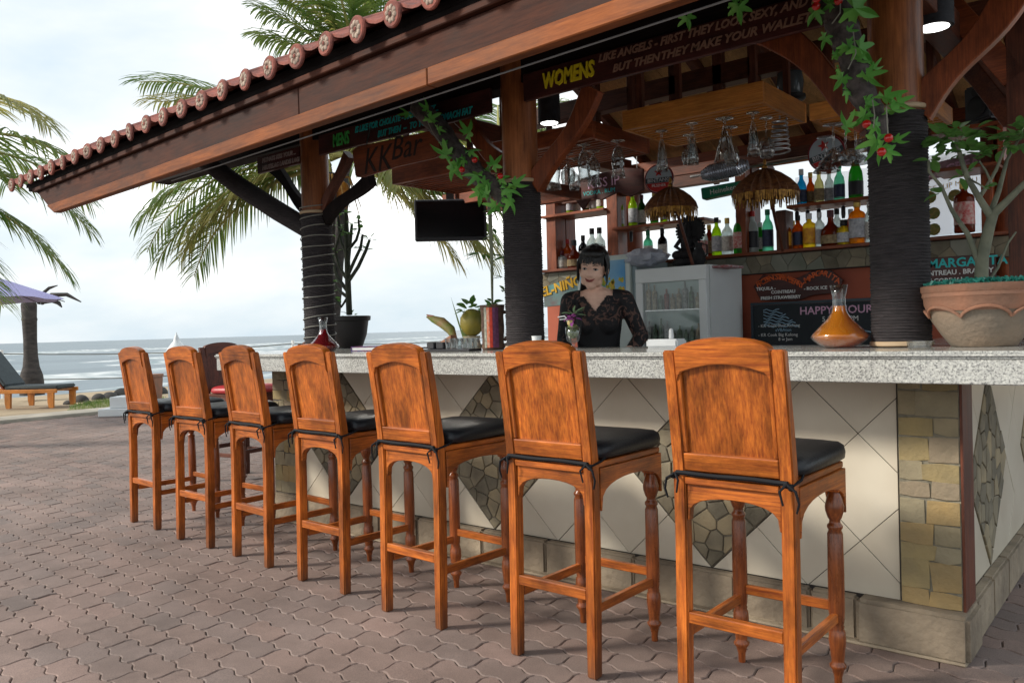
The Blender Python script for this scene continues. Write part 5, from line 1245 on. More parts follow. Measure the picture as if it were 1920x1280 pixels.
for i in range(2600):
    a = random.uniform(0,2*PI); r_ = .178*math.sqrt(random.random()); z = .212+.022*random.random()*(1.2-(r_/.178)**2*.5); c = Vector((r_*math.cos(a)*1.04, r_*math.sin(a)*1.04, z)); d = Vector((random.gauss(0,1), random.gauss(0,1), random.gauss(0,.8))).normalized()*.009; e_ = d.cross(Vector((random.random(), random.random(), .3))).normalized()*.0035
    b.add([c-d-e_, c-d+e_, c+d+e_, c+d-e_], [(0,1,2,3)])
b.build('moss', M['teal'], tb, kind='stuff')
o0 = Vector((p.x, 3.3, ZC))
def TP(px, py, y): return at(px, py, y=y)-o0
br = [([(1838,548,3.3),(1842,480,3.3),(1855,425,3.3),(1862,402,3.3)], [.024,.021,.018,.017]),
      ([(1860,410,3.3),(1835,370,3.27),(1812,330,3.25),(1800,290,3.25),(1792,262,3.25)], [.014,.011,.009,.008,.005]),
      ([(1838,500,3.3),(1815,440,3.28),(1785,395,3.24),(1765,350,3.22),(1742,322,3.2),(1741,300,3.2)], [.011,.009,.007,.006,.005,.004]),
      ([(1862,402,3.3),(1890,375,3.3),(1920,345,3.3),(1950,320,3.3)], [.015,.012,.010,.008]),
      ([(1855,405,3.32),(1872,360,3.36),(1888,300,3.4),(1910,262,3.4)], [.011,.009,.006,.004]),
      ([(1833,375,3.27),(1850,350,3.3),(1868,318,3.3),(1885,275,3.3)], [.008,.007,.006,.004]),
      ([(1845,540,3.32),(1872,500,3.36),(1890,455,3.4),(1905,435,3.42)], [.006,.005,.004,.003]),
      ([(1862,350,3.3),(1848,320,3.28),(1836,302,3.27)], [.005,.004,.003]), ([(1815,335,3.25),(1835,345,3.2),(1845,352,3.2)], [.004,.003,.002])]
b = MB()
for pts, rr in br: b.tube([TP(*q) for q in pts], rr, 10)
b.build('trunk', M['bark'], tb, smooth=True)
def leaf_mesh(L_, w, fold=.25, droop=.15):
    b = MB(); vs = []; n_ = 5
    for i in range(n_+1):
        u = i/n_; ww = w*math.sin(PI*min(.98, u*.92+.06))**.8; z = -droop*L_*u*u
        vs += [(L_*u, -ww, z+ww*fold), (L_*u, 0, z), (L_*u, ww, z+ww*fold)]
    b.add(vs, [(i*3+j, i*3+3+j, i*3+4+j, i*3+1+j) for i in range(n_) for j in range(2)]); return b
lm = None; random.seed(14)
def leaves(parent, centre, n, spread, L_, mat_, name='leaf', sc_=(1,1,.7), upb=.3, wf=.3):
    key = (mat_.name, round(L_,3)); 
    if key not in LMC: o = leaf_mesh(L_, L_*wf).build(name, mat_, parent, smooth=True); LMC[key] = o.data; first_ = o
    else: first_ = None
    for i in range(n):
        o = first_ if first_ is not None and i == 0 else link(LMC[key], name, parent)
        d = Vector((random.gauss(0,1), random.gauss(0,1), random.gauss(upb,.6))).normalized()
        o.location = Vector(centre)+Vector((d.x*spread*sc_[0]*random.random(), d.y*spread*sc_[1]*random.random(), d.z*spread*sc_[2]*random.random()))
        o.rotation_euler = (random.uniform(-.6,.6), -math.asin(d.z)*.7, math.atan2(d.y, d.x)); s_ = random.uniform(.7,1.15); o.scale = (s_, s_, s_)
LMC = {}
for (px, py, yy, n, sp) in [(1795,262,3.25,46,.09),(1762,258,3.22,16,.05),(1815,285,3.25,20,.06),(1745,300,3.2,6,.02),(1908,262,3.4,40,.10),(1938,250,3.35,30,.10),(1880,275,3.3,10,.03),(1845,352,3.2,3,.01),(1800,330,3.25,5,.02),(1764,362,3.22,3,.01),(1834,300,3.27,4,.01)]:
    leaves(tb, TP(px, py, yy), n, sp, .052, M['leaf'])
# black pot with euphorbia
p = at(657, 655, y=3.95); o0 = Vector((p.x, 3.95, ZC)); t = thing('potted_euphorbia', 'black pot with dark upright succulent shrub beside the leftmost column', 'potted plant', tuple(o0))
b = MB(); b.lathe([(.085,0),(.09,.005),(.125,.10),(.140,.20),(.155,.205),(.158,.235),(.148,.238),(.142,.215),(.001,.21)], 28); b.build('pot', mat('black_glazed_pot', (.018,.015,.015), .5), t, smooth=True)
b = MB(); E3 = lambda a, z, r_: (r_*math.cos(a), r_*math.sin(a), z)
stems = [([(655,590),(652,520),(650,440),(648,400)],.016),([(651,545),(632,520),(622,480),(618,440)],.011),([(652,530),(672,500),(686,470),(693,450)],.010),([(651,520),(664,490),(676,465),(680,440)],.009),([(652,500),(655,470),(658,440),(660,420)],.010),
         ([(648,520),(636,500),(628,470),(640,430)],.009),([(655,560),(636,545),(624,528),(618,505)],.009),([(651,480),(640,455),(636,425),(634,405)],.009),([(652,470),(668,450),(674,430),(672,412)],.008),([(650,560),(640,575),(628,560),(622,548)],.007)]
tips = []
for pts, r_ in stems:
    q = [at(x, y, y=3.95+.02*math.sin(x))-o0 for x, y in pts]; b.tube(q, [r_*1.45, r_*1.4, r_*1.3, r_*1.0], 7); tips.append(q[-1]); tips.append(q[-2])
b.build('stem', mat('dark_succulent_stem', (.05,.06,.035), .8, .4, 20, c2=(.02,.025,.018)), t, smooth=True)
for q in tips: leaves(t, q, 5, .03, .045, M['leaf'])
leaves(t, (0,0,.22), 12, .10, .045, M['leaf'])
# sculpted mug planter
p = at(925, 655, y=3.34); o0 = Vector((p.x, 3.34, ZC)); t = thing('sculpted_mug', 'brown carved mug planter with orange striped label beside the middle column', 'mug', tuple(o0), .6)
b = MB(); b.lathe([(.058,0),(.062,.01),(.058,.05),(.063,.12),(.060,.18),(.066,.225),(.068,.24),(.060,.240),(.056,.20),(.001,.19)], 24)
mgm = mat('carved_brown_clay', (.17,.10,.065), .8, .5, 25, c2=(.05,.03,.025), bump=1, bscale=30); b.build('body', mgm, t, smooth=True)
b = MB(); b.tube([(.055,.02,.20),(.10,.04,.20),(.125,.05,.15),(.11,.045,.09),(.058,.02,.05)], .010, 8); b.build('handle', mgm, t, smooth=True)
for q in range(5):
    a0 = math.radians(-125+q*14); mm_ = [mat('label_pale', (.5,.5,.4),.6,.4,60), mat('label_orange', (.75,.13,.02), .6, .3, 60, c2=(.7,.4,.3)), mat('label_red', (.65,.05,.02), .6,.2,60), mat('label_purple', (.2,.06,.15),.6,.3,60)][min(q,3)]
    vs = []; 
    for i in range(3):
        for z in (.012, .225): a = a0+math.radians(13)*i/2; r_ = .0675; vs.append((r_*math.cos(a), r_*math.sin(a), z))
    b = MB(); b.add(vs, [(0,2,3,1),(2,4,5,3)]); b.build('label_strip', mm_, t)
b = MB(); 
for i in range(3): b.tube([(.0,.0+.01*i,.2),(.005*i,.01,.5),(.01*i-.01,.0,.95+.04*i)], .0045, 6)
b.build('stem', mat('pale_stem', (.30,.33,.22), .7), t, smooth=True)
for px, py, n in ((905,475,9),(940,395,12),(952,480,8),(948,520,6),(930,440,5),(945,545,10)):
    q = at(px, py, y=3.42)-o0; q.rotate(Matrix.Rotation(-.6, 3, 'Z')); leaves(t, q, n, .035, .07, M['leaf'], upb=0, wf=.16)
leaves(t, (0,0,.235), 14, .05, .05, M['leaf'])
# pineapple and palm flower arrangement
p = at(885, 655, y=3.42); o0 = Vector((p.x, 3.42, ZC)); t = thing('tropical_centrepiece', 'yellow green coconut with palm leaves and banana flower, left of the sculpted mug', 'centrepiece', tuple(o0))
b = MB(); b.lathe([(.05,0),(.055,.01),(.045,.06),(.05,.075)], 20); b.build('stand', mat('pale_clay', (.45,.38,.25), .8), t, smooth=True)
b = MB(); b.ball((.005,0,.15), .075, 20, 14, (.9,.9,1.05)); b.build('coconut', mat('yellow_green_husk', (.36,.27,.04), .5, .3, 10, c2=(.18,.17,.03)), t, smooth=True)
leaves(t, (0,0,.22), 22, .07, .06, M['leaf'])
b = MB()
for px, py, w in ((845,555,.006),(862,590,.008),(870,575,.008),(876,600,.01),(882,580,.008),(890,610,.008)):
    e_ = at(px, py, y=3.40)-o0; s_ = Vector((-.03,-.02,.02)); m_ = (s_+e_)/2; d = (e_-s_).cross(Vector((0,1,0))).normalized()*w; b.add([s_-d*.5, s_+d*.5, m_+d, m_-d, e_], [(0,1,2,3),(3,2,4)])
b.build('blade', M['palm'], t)
b = MB(); q = [at(x, y, y=3.38)-o0 for x, y in ((855,640),(845,618),(828,604),(812,598),(800,594))]; b.tube(q, [.012,.028,.030,.020,.004], 10); o = b.build('banana_leaf_sheath', mat('green_to_brown_sheath', (.13,.20,.03), .6, .3, 20, c2=(.30,.18,.08)), t, smooth=True)
b = MB(); q = [at(x, y, y=3.38)-o0 for x, y in ((830,606),(812,596),(800,590))]; b.tube(q, [.018,.016,.003], 8); b.build('flower', mat('brown_pink_flower', (.45,.20,.12), .7), t, smooth=True)
# row of shot glasses on a dark tray with folded terracotta napkin shape
p = at(850, 655, y=3.12); t = thing('shot_glass_tray', 'black tray of small clear shot glasses on the counter between the stools', 'tray', (p.x, 3.14, ZC))
b = MB(); b.box(-.20,.14,-.05,.05,0,.012); b.build('tray', M['dark_plastic'], t, bevel=.003)
b = MB(); 
for i in range(2): b.box(-.19+.07*i, -.135+.07*i, -.03,.03,.013,.048)
b.build('black_box', M['dark_plastic'], t, bevel=.004)
b0 = None
for i in range(5):
    for j in range(2):
        if b0 is None: b = MB(); b.lathe([(.001,.0),(.017,0),(.021,.055),(.0195,.055),(.0155,.006),(.001,.006)], 16); b0 = b.build('shot_glass', M['glass'], t, smooth=True); o = b0
        else: o = link(b0.data, 'shot_glass', t)
        o.location = (-.03+.038*i, -.022+.042*j, .0125)
t = thing('wooden_boat_ornament', 'small terracotta coloured roof shaped ornament behind the shot glass tray', 'ornament', tuple(at(838, 655, y=3.3)*1.0)); t.location.z = ZC
b = MB(); b.add([(-.07,-.02,.03),(.05,-.02,.085),(.055,-.02,.03),(-.07,.03,.03),(.05,.03,.085),(.055,.03,.03)], [(0,1,2),(5,4,3),(0,3,4,1),(1,4,5,2),(2,5,3,0)]); b.box(-.06,.05,-.018,.028,0,.0295); b.build('body', M['terracotta'], t, bevel=.002)
t = thing('cigarette_tray', 'flat white tray with a small white cup near the middle column', 'tray', tuple(at(998, 655, y=3.25))); t.location.z = ZC
b = MB(); b.box(-.085,.06,-.04,.05,.0,.03); b.build('tray', M['white'], t, bevel=.004); b = MB(); b.lathe([(.022,.0305),(.026,.07),(.023,.07),(.02,.035),(.001,.034)], 16, (.03,0,0)); b.build('cup', M['white'], t, smooth=True)
t = thing('book', 'blue and purple paperback lying beside the black pot', 'book', tuple(at(692, 658, y=3.3))); t.location.z = ZC; t.rotation_euler = (0,0,.3)
b = MB(); b.box(-.09,.09,-.06,.06,0,.004); b.box(-.09,.09,-.06,.06,.024,.028); b.box(-.09,-.086,-.06,.06,.0045,.0235); b.build('cover', mat('blue_purple_cover', (.05,.04,.20), .5, .4, 30, c2=(.25,.03,.06)), t); b = MB(); b.box(-.085,.087,-.057,.057,.005,.023); b.build('pages', M['paper'], t)
# pineapple cocktail
o0 = at(1075, 655, y=3.34); o0.z = ZC; t = thing('cocktail', 'tall cocktail glass garnished with purple orchid, pineapple and white straw', 'cocktail', tuple(o0))
b = MB(); b.lathe([(.001,0),(.034,0),(.034,.004),(.008,.012),(.008,.025),(.03,.04),(.037,.075),(.036,.11),(.034,.11),(.035,.075),(.028,.043),(.001,.03)], 24); b.build('glass_bowl', M['glass'], t, smooth=True, shade_angle=2)
b = MB(); b.ball((0,0,.088), .034, 14, 10, (1,1,1.1)); b.build('pineapple_chunk', mat('pineapple_skin', (.30,.36,.12), .7, .5, 90, c2=(.08,.12,.04), bump=.8), t, smooth=True)
leaves(t, (.01,0,.17), 14, .03, .05, leafmat('pale_green_crown', (.12,.25,.10), (.35,.48,.30)), name='leaf', upb=.9, wf=.14)
orc = leafmat('purple_orchid_petal', (.30,.03,.28), (.55,.16,.50)); leaves(t, (.012,-.02,.155), 12, .03, .03, orc, name='petal', wf=.35)
b = MB(); b.ball((.0,-.02,.13), .016, 10, 8, (1.1,.8,1)); b.build('fruit_slice', mat('pale_yellow_fruit', (.72,.58,.25), .5), t, smooth=True)
b = MB(); b.tube([(-.01,0,.09),(-.035,-.005,.155),(-.045,-.005,.165),(-.085,-.005,.160)], .0035, 7); b.tube([(-.005,.01,.09),(-.04,.01,.145),(-.05,.01,.15),(-.085,.01,.148)], .0035, 7); b.build('straw', M['white'], t, smooth=True)
# white napkin dispenser and small dishes on the inner work top
ib = thing('work_bench', 'low inner work bench behind the front counter', 'bench', (0,0,0)); b = MB(); b.box(-3.9, -1.1, 3.66, 3.95, 1.0, 1.03); b.build('bench_top', M['granite'], ib); b = MB(); b.box(-3.9,-1.1,3.67,3.72,0,.999); b.build('bench_panel', M['core'], ib)
for wx in (-3.8,-1.2): b = MB(); b.box(wx-.03,wx+.03,3.725,3.94,0,.999); b.build('bench_leg', M['core'], ib)
p = at(1252, 648, y=3.45); t = thing('napkin_dispenser', 'white napkin dispenser with a small upright salt shaker, right of the bartender', 'dispenser', (p.x, 3.45, ZC))
b = MB(); b.box(-.09,.075,-.05,.05,0,.04); b.build('box', M['white'], t, bevel=.008, seg=2, smooth=True); b = MB(); b.lathe([(.011,.041),(.012,.05),(.010,.08),(.006,.088),(.001,.09)], 12, (.02,0,0)); b.build('shaker', M['white'], t, smooth=True)
p = at(1748, 655, y=3.2)
t = thing('ashtray', 'clear cut glass ashtray between the right column and the terracotta bowl', 'ashtray', (p.x-.0, 3.02, ZC))
b = MB(); b.lathe([(.001,0),(.035,0),(.042,.028),(.036,.028),(.030,.008),(.001,.008)], 10); b.build('dish', M['glass'], t)
# ================================================================== IVY COVERED VINES
def ivy_mesh():
    pts = []; lob = [(0,.075),(.98,.060),(-.98,.060),(1.95,.040),(-1.95,.040)]
    for i in range(37):
        a = -2.75+5.5*i/36; r_ = .026
        for la, lr in lob: r_ = max(r_, lr*(1-.95*min(1, abs(a-la)/.52))+.012*(abs(a-la) < .5))
        r_ *= 1+.10*((i % 3) == 0); pts.append((r_*math.cos(a), r_*math.sin(a), -.9*r_*r_*6+.010*math.cos(3*a)))
    b = MB(); b.add([(0,0,.006)]+pts, [(0, 1+i, 2+i) for i in range(36)]); return b
ivm = None
def vine(pts, rad, label, leafpts, berries, wires):
    t = thing('ivy_vine', label, 'vine', tuple(pts[0])); o0 = Vector(pts[0]); global ivm
    q = []; rr = []; n_ = 40
    for i in range(n_+1):
        f_ = i/n_*(len(pts)-1); k = min(int(f_), len(pts)-2); u = f_-k
        p0 = pts[max(0,k-1)]; p1 = pts[k]; p2 = pts[k+1]; p3 = pts[min(len(pts)-1,k+2)]
        c = .5*((2*p1)+(p2-p0)*u+(2*p0-5*p1+4*p2-p3)*u*u+(3*p1-3*p2+p3-p0)*u**3)
        q.append(c-o0); rr.append((rad[k]*(1-u)+rad[k+1]*u)*(1+.10*mnoise.noise(c*9)))
    b = MB(); b.tube(q, rr, 14)
    b.v = [tuple(Vector(v)+Vector((1,1,1))*.006*mnoise.noise(Vector(v)*40)) for v in b.v]
    b.build('stem', M['vine'], t, smooth=True)
    for (v, s_, a, tilt_) in leafpts:
        if ivm is None: o = ivy_mesh().build('leaf', M['ivy'], t, smooth=True); ivm = o.data
        else: o = link(ivm, 'leaf', t)
        o.location = v-o0; face = (CAM-v).normalized(); R_ = face.to_track_quat('Z', 'Y').to_matrix().to_4x4() @ Matrix.Rotation(a, 4, 'Z') @ Matrix.Rotation(tilt_, 4, 'Y') @ Matrix.Rotation(random.uniform(-.8,.8), 4, 'X')
        o.rotation_euler = R_.to_euler(); k_ = random.uniform(.62, .98); o.scale = (s_*k_, s_*k_*random.uniform(.8,1.1), s_*k_)
    for i in range(9):
        c = q[random.randrange(3, n_-1)]; d = (CAM-(c+o0)).normalized(); sd_ = d.cross(Vector((0,0,1))).normalized()
        o = link(ivm, 'leaf', t); o.location = c+d*.055+sd_*random.uniform(-.06,.06)+Vector((0,0,random.uniform(-.03,.03)))
        R_ = d.to_track_quat('Z', 'Y').to_matrix().to_4x4() @ Matrix.Rotation(random.uniform(-3.1,0), 4, 'Z') @ Matrix.Rotation(random.uniform(-.9,.9), 4, 'X') @ Matrix.Rotation(random.uniform(-.6,.9), 4, 'Y'); o.rotation_euler = R_.to_euler(); k_ = random.uniform(.35,.62); o.scale = (k_,k_,k_)
    for v in berries:
        b = MB(); b.ball((0,0,0), .0155, 14, 10); o = b.build('berry', M['berry'], t, smooth=True); o.location = v-o0
    for w in wires: b = MB(); b.tube([v-o0 for v in w], .0022, 5); b.build('tendril', mat('pale_tendril', (.35,.34,.28), .7), t, smooth=True)
    return t
a_ = lambda px, py, y=3.13: at(px, py, y=y)
random.seed(17)
lp = [(1600,15,1.35,-.5,.3),(1588,85,.9,-1.2,.5),(1548,70,.95,-2,.3),(1610,90,1.2,-.9,.3),(1580,145,.9,-2.2,.2),(1625,140,1.1,-1.0,.1),(1590,238,.85,2.2,.3),(1640,235,.8,-1,.4),(1660,180,1.35,-.9,.2),(1672,205,1.0,-.4,.5),(1642,262,1.0,-1.8,.2),(1678,262,1.0,-.6,.5),(1655,275,.9,-2,.3),(1665,285,.9,-.3,.2),(1622,215,.8,-2.3,.3),(1530,20,.9,-2.3,.4),(1385,12,.9,-1.5,.2),(1288,32,1.0,-1.3,.3),(1375,5,.8,-.6,.3),(1560,8,.9,2.5,.3),(1635,128,.85,-.3,.6),(1683,190,.9,-.8,.2)]
vine([a_(1545,-30), a_(1575,40), a_(1598,110), a_(1610,160), a_(1638,215), a_(1652,262)], [.050,.056,.048,.050,.040,.026], 'thick dark ivy vine with red berries climbing the right-hand column',
     [(a_(x, y, 3.06), s_, a, tl) for x, y, s_, a, tl in lp], [a_(1530,12,3.05), a_(1572,2,3.05), a_(1625,233,3.05), a_(1666,259,3.03), a_(1653,285,3.03), a_(1531,-2,3.04)],
     [[a_(1576,5,3.05),a_(1575,25,3.04),a_(1560,45,3.05)],[a_(1636,188,3.05),a_(1640,215,3.04),a_(1638,240,3.04)],[a_(1662,200,3.04),a_(1664,235,3.03),a_(1665,252,3.03)],[a_(1600,60,3.06),a_(1605,100,3.05),a_(1590,130,3.05)]])
lp = [(805,222,1.0,-.6,.2),(822,240,.9,-1.5,.4),(838,290,1.2,2.8,.2),(856,305,1.1,-1.2,.4),(868,300,1.0,-.5,.5),(895,330,1.2,2.9,.2),(905,345,1.1,-.7,.3),(925,310,1.1,.8,.3),(912,365,1.0,2.6,.3),(938,335,1.0,.3,.4),(948,355,1.2,-.2,.2),(955,375,1.1,-1.0,.3),(930,385,1.0,-2.2,.3),(876,250,1.1,1.0,.5),(850,315,1.0,-2,.4),(880,285,1.0,.4,.3),(765,215,.9,2.2,.4),(800,205,1.0,1.5,.2),(963,345,1.1,-.4,.3),(900,360,1.0,-1.6,.3)]
vine([a_(782,200), a_(822,238), a_(858,285), a_(893,325), a_(928,352), a_(952,380)], [.048,.052,.048,.050,.044,.030], 'thick dark ivy vine reaching down to the middle column over the far racks',
     [(a_(x, y, 3.05), s_, a, tl) for x, y, s_, a, tl in lp], [a_(866,318,3.04), a_(890,300,3.05), a_(938,330,3.05)], [[a_(800,225,3.06),a_(812,250,3.05),a_(835,280,3.05)]])
# ================================================================== BARTENDER
PX, PY = at(1122, 611, y=3.98).x, 3.98
SC = 1.0
skin = mat('warm_light_skin', (.86,.56,.43), .45, .08, 30, c2=(.79,.49,.37), bump=.1, bscale=300, rnd=False)
hairm = mat('black_hair', (.010,.008,.008), .38, .4, 60, stretch=(1,1,.12), c2=(.004,.003,.003), bump=.5, bscale=120, rnd=False)
def lace():
    m, t, b = newmat('black_lace_over_skin'); N = t.nodes; L = t.links
    tc = N.new('ShaderNodeTexCoord'); v = N.new('ShaderNodeTexVoronoi'); v.inputs['Scale'].default_value = 26; v.feature = 'DISTANCE_TO_EDGE'
    n = N.new('ShaderNodeTexNoise'); n.inputs['Scale'].default_value = 17; n.inputs['Detail'].default_value = 3; n.inputs['Distortion'].default_value = 2.2
    L.new(tc.outputs['Object'], n.inputs['Vector']); L.new(tc.outputs['Object'], v.inputs['Vector'])
    r = N.new('ShaderNodeValToRGB'); e = r.color_ramp.elements; e[0].position = .53; e[0].color = (0,0,0,1); e[1].position = .60; e[1].color = (1,1,1,1)
    L.new(n.outputs['Fac'], r.inputs[0])
    sp = N.new('ShaderNodeSeparateXYZ'); L.new(tc.outputs['Object'], sp.inputs[0])
    mr = N.new('ShaderNodeMapRange'); mr.inputs[1].default_value = 1.195; mr.inputs[2].default_value = 1.225; L.new(sp.outputs['Z'], mr.inputs[0])
    # lace on the yoke and on the sleeves, plain cloth on the bust and below
    ab = N.new('ShaderNodeMath'); ab.operation = 'ABSOLUTE'; L.new(sp.outputs['X'], ab.inputs[0])
    ar = N.new('ShaderNodeMapRange'); ar.inputs[1].default_value = .165; ar.inputs[2].default_value = .18; L.new(ab.outputs[0], ar.inputs[0])
    mxm = N.new('ShaderNodeMath'); mxm.operation = 'MAXIMUM'; L.new(mr.outputs[0], mxm.inputs[0]); L.new(ar.outputs[0], mxm.inputs[1])
    mu = N.new('ShaderNodeMath'); mu.operation = 'MULTIPLY'; L.new(mxm.outputs[0], mu.inputs[0]); L.new(r.outputs[0], mu.inputs[1])
    mc = N.new('ShaderNodeMix'); mc.data_type = 'RGBA'; mc.inputs[6].default_value = (.007,.007,.009,1); mc.inputs[7].default_value = (.13,.065,.050,1)
    L.new(mu.outputs[0], mc.inputs[0]); L.new(mc.outputs[2], b.inputs['Base Color']); b.inputs['Roughness'].default_value = .75
    bp = N.new('ShaderNodeBump'); bp.inputs['Strength'].default_value = .4; bp.inputs['Distance'].default_value = .004; L.new(n.outputs['Fac'], bp.inputs['Height']); L.new(bp.outputs[0], b.inputs['Normal'])
    return m
M['lace'] = lace()
per = thing('person', 'smiling woman with black fringe and black lace top leaning on the inner bar', 'person', (PX, PY, 0), .50); per.scale = (.93, .93, 1.0)
# local frame: +x towards her left hand (viewer's right), -y towards viewer
def capsule(mb, a, c, ra, rb, n=14):
    a, c = Vector(a), Vector(c); k = 5; pts = []; rr = []
    d = (c-a).normalized()
    for i in range(k): th = PI/2*(1-i/(k-1)*1.0); pts.append(a-d*ra*math.sin(th)); rr.append(max(.002, ra*math.cos(th)))
    for i in range(k): th = PI/2*i/(k-1); pts.append(c+d*rb*math.sin(th)); rr.append(max(.002, rb*math.cos(th)))
    mb.tube(pts, rr, n)
def ell(mb, c, r, M_=None): mb.ball(c, 1, 20, 14, r, M=M_)
LEANY = lambda z: -.05*max(0, (z-.9)/.5)         # trunk leans towards the counter
HC = Vector((-.015, -.085, 1.525))               # head centre
HT = Matrix.Rotation(.14, 4, 'X') @ Matrix.Rotation(.10, 4, 'Y') @ Matrix.Rotation(-.12, 4, 'Z') @ Matrix.Diagonal((1.13, 1.13, 1.06, 1))
def hp(x, y, z): return HC + (HT @ Vector((x, y, z)))
def body_parts(mb, g=0.0, trunk=True, arms=True, head=True, legs=True, hands=True):
    y_ = LEANY
    if trunk:
        for i in range(27):
            z = .86+.02*i; KT = ((.86,.158,.108),(.93,.158,.106),(1.0,.136,.094),(1.06,.122,.086),(1.12,.126,.088),(1.18,.136,.098),(1.24,.145,.102),(1.30,.142,.092),(1.34,.120,.078),(1.39,.075,.055))
            for (z0, a0, b0), (z1, a1, b1) in zip(KT[:-1], KT[1:]):
                if z0-1e-6 <= z <= z1+1e-6: u = (z-z0)/(z1-z0); ell(mb, (0, y_(z), z), (a0+(a1-a0)*u+g, b0+(b1-b0)*u+g, .04+g)); break
        for s_ in (-1, 1):
            ell(mb, (s_*.066, y_(1.22)-.065, 1.215), (.058+g, .050+g, .058+g))
            capsule(mb, (s_*.05, y_(1.38)+.01, 1.375), (s_*.160, y_(1.36)+.005, 1.352), .036+g, .044+g)
            capsule(mb, (s_*.02, y_(1.40)+.012, 1.405), (s_*.11, y_(1.37)+.01, 1.368), .026+g, .03+g)
    if arms:
        # her left arm (viewer's right): elbow out, hand on the bench
        capsule(mb, (.172, y_(1.35), 1.345), (.262, -.02, 1.135), .047+g, .037+g); capsule(mb, (.262, -.02, 1.135), (.205, -.13, 1.065), .036+g, .025+g)
        # her right arm (viewer's left): hangs forward and down to the bench
        capsule(mb, (-.172, y_(1.35), 1.345), (-.215, -.03, 1.12), .047+g, .036+g); capsule(mb, (-.215, -.03, 1.12), (-.165, -.17, 1.05), .035+g, .024+g)
    if hands:
        for s_, w in ((1, Vector((.205,-.13,1.065))), (-1, Vector((-.165,-.17,1.05)))):
            d = Vector((-s_*.25, -.85, -.12)).normalized(); sd = d.cross(Vector((0,0,1))).normalized()
            capsule(mb, w, w+d*.055, .024, .030); 
            for i, L_ in enumerate((.058,.066,.062,.048)):
                o_ = w+d*.070+sd*(i-1.5)*.0165; k_ = o_+d*L_*.5+Vector((0,0,.004)); capsule(mb, o_, k_, .0088, .008, 8); capsule(mb, k_, k_+d*L_*.5+Vector((0,0,-.010)), .008, .0065, 8)
            th = w+d*.02-sd*s_*.022; capsule(mb, th, th+d*.03-sd*s_*.022, .0105, .009, 8); capsule(mb, th+d*.03-sd*s_*.022, th+d*.058-sd*s_*.024, .009, .007, 8)
    if head:
        capsule(mb, (-.004, y_(1.36)+.0, 1.36), (-.012, -.065, 1.47), .042, .040)
        ell(mb, hp(0,.012,.035), (.074,.090,.082), HT); ell(mb, hp(0,-.022,-.02), (.062,.066,.078), HT); ell(mb, hp(0,-.046,-.080), (.028,.030,.027), HT)
        for s_ in (-1, 1):
            ell(mb, hp(s_*.034,-.056,-.026), (.027,.024,.024), HT); ell(mb, hp(s_*.034,-.022,-.062), (.026,.032,.028), HT); ell(mb, hp(s_*.075,.005,-.005), (.010,.018,.026), HT)
            ell(mb, hp(s_*.028,-.070,.026), (.022,.012,.008), HT)
        ell(mb, hp(0,-.086,-.012), (.0095,.013,.022), HT); ell(mb, hp(0,-.094,-.025), (.013,.012,.0095), HT)
        for s_ in (-1, 1): ell(mb, hp(s_*.011,-.088,-.027), (.008,.009,.007), HT)
    if legs:
        for s_ in (-1, 1):
            capsule(mb, (s_*.078, 0, .86), (s_*.082, -.01, .47), .078+g, .052+g); capsule(mb, (s_*.082, -.01, .47), (s_*.08, .02, .09), .050+g, .034+g); ell(mb, (s_*.08, -.04, .035), (.038+g, .105+g, .034+g))
def remesh(mb, name, mat_, voxel, parent, it=3, cut=None):
    o = mb.build('tmp', mat_); md = o.modifiers.new('r', 'REMESH'); md.mode = 'VOXEL'; md.voxel_size = voxel
    sm = o.modifiers.new('s', 'SMOOTH'); sm.factor = .5; sm.iterations = it
    dg = bpy.context.evaluated_depsgraph_get(); me = bpy.data.meshes.new_from_object(o.evaluated_get(dg)); me.name = name
    bpy.data.objects.remove(o)
    if cut:
        bm = bmesh.new(); bm.from_mesh(me); bmesh.ops.delete(bm, geom=[v for v in bm.verts if cut(v.co)], context='VERTS'); bm.to_mesh(me); bm.free()
    for p_ in me.polygons: p_.use_smooth = True
    me.materials.clear(); me.materials.append(mat_)
    return link(me, name, parent)
mb = MB(); body_parts(mb); body = remesh(mb, 'body', skin, .0055, per, 3)
mb = MB(); body_parts(mb, .009, head=False, hands=False, legs=False)
def neck(v):
    if v.z < .88: return True
    if v.z > 1.20 and v.y < .03:
        # V neckline falling to a point
        w = .085*((v.z-1.29)/.105) if v.z > 1.29 else -1
        if abs(v.x+.005) < w: return True
    if v.z > 1.375 and abs(v.x) < .095: return True
    if v.z > 1.41: return True
    if (Vector(v)-Vector((.205,-.13,1.065))).length < .030 or (Vector(v)-Vector((-.165,-.17,1.05))).length < .030: return True
    return False
top = remesh(mb, 'lace_top', M['lace'], .006, per, 4, neck)
mb = MB(); body_parts(mb, .012, trunk=False, arms=False, head=False, hands=False)
for z, rx, ry in ((.60,.175,.12),(.72,.175,.125),(.84,.168,.12),(.92,.165,.118)): ell(mb, (0, 0, z), (rx, ry, .09))
remesh(mb, 'skirt', mat('black_cloth', (.012,.012,.014), .8), .012, per, 4, lambda v: v.z < .5)
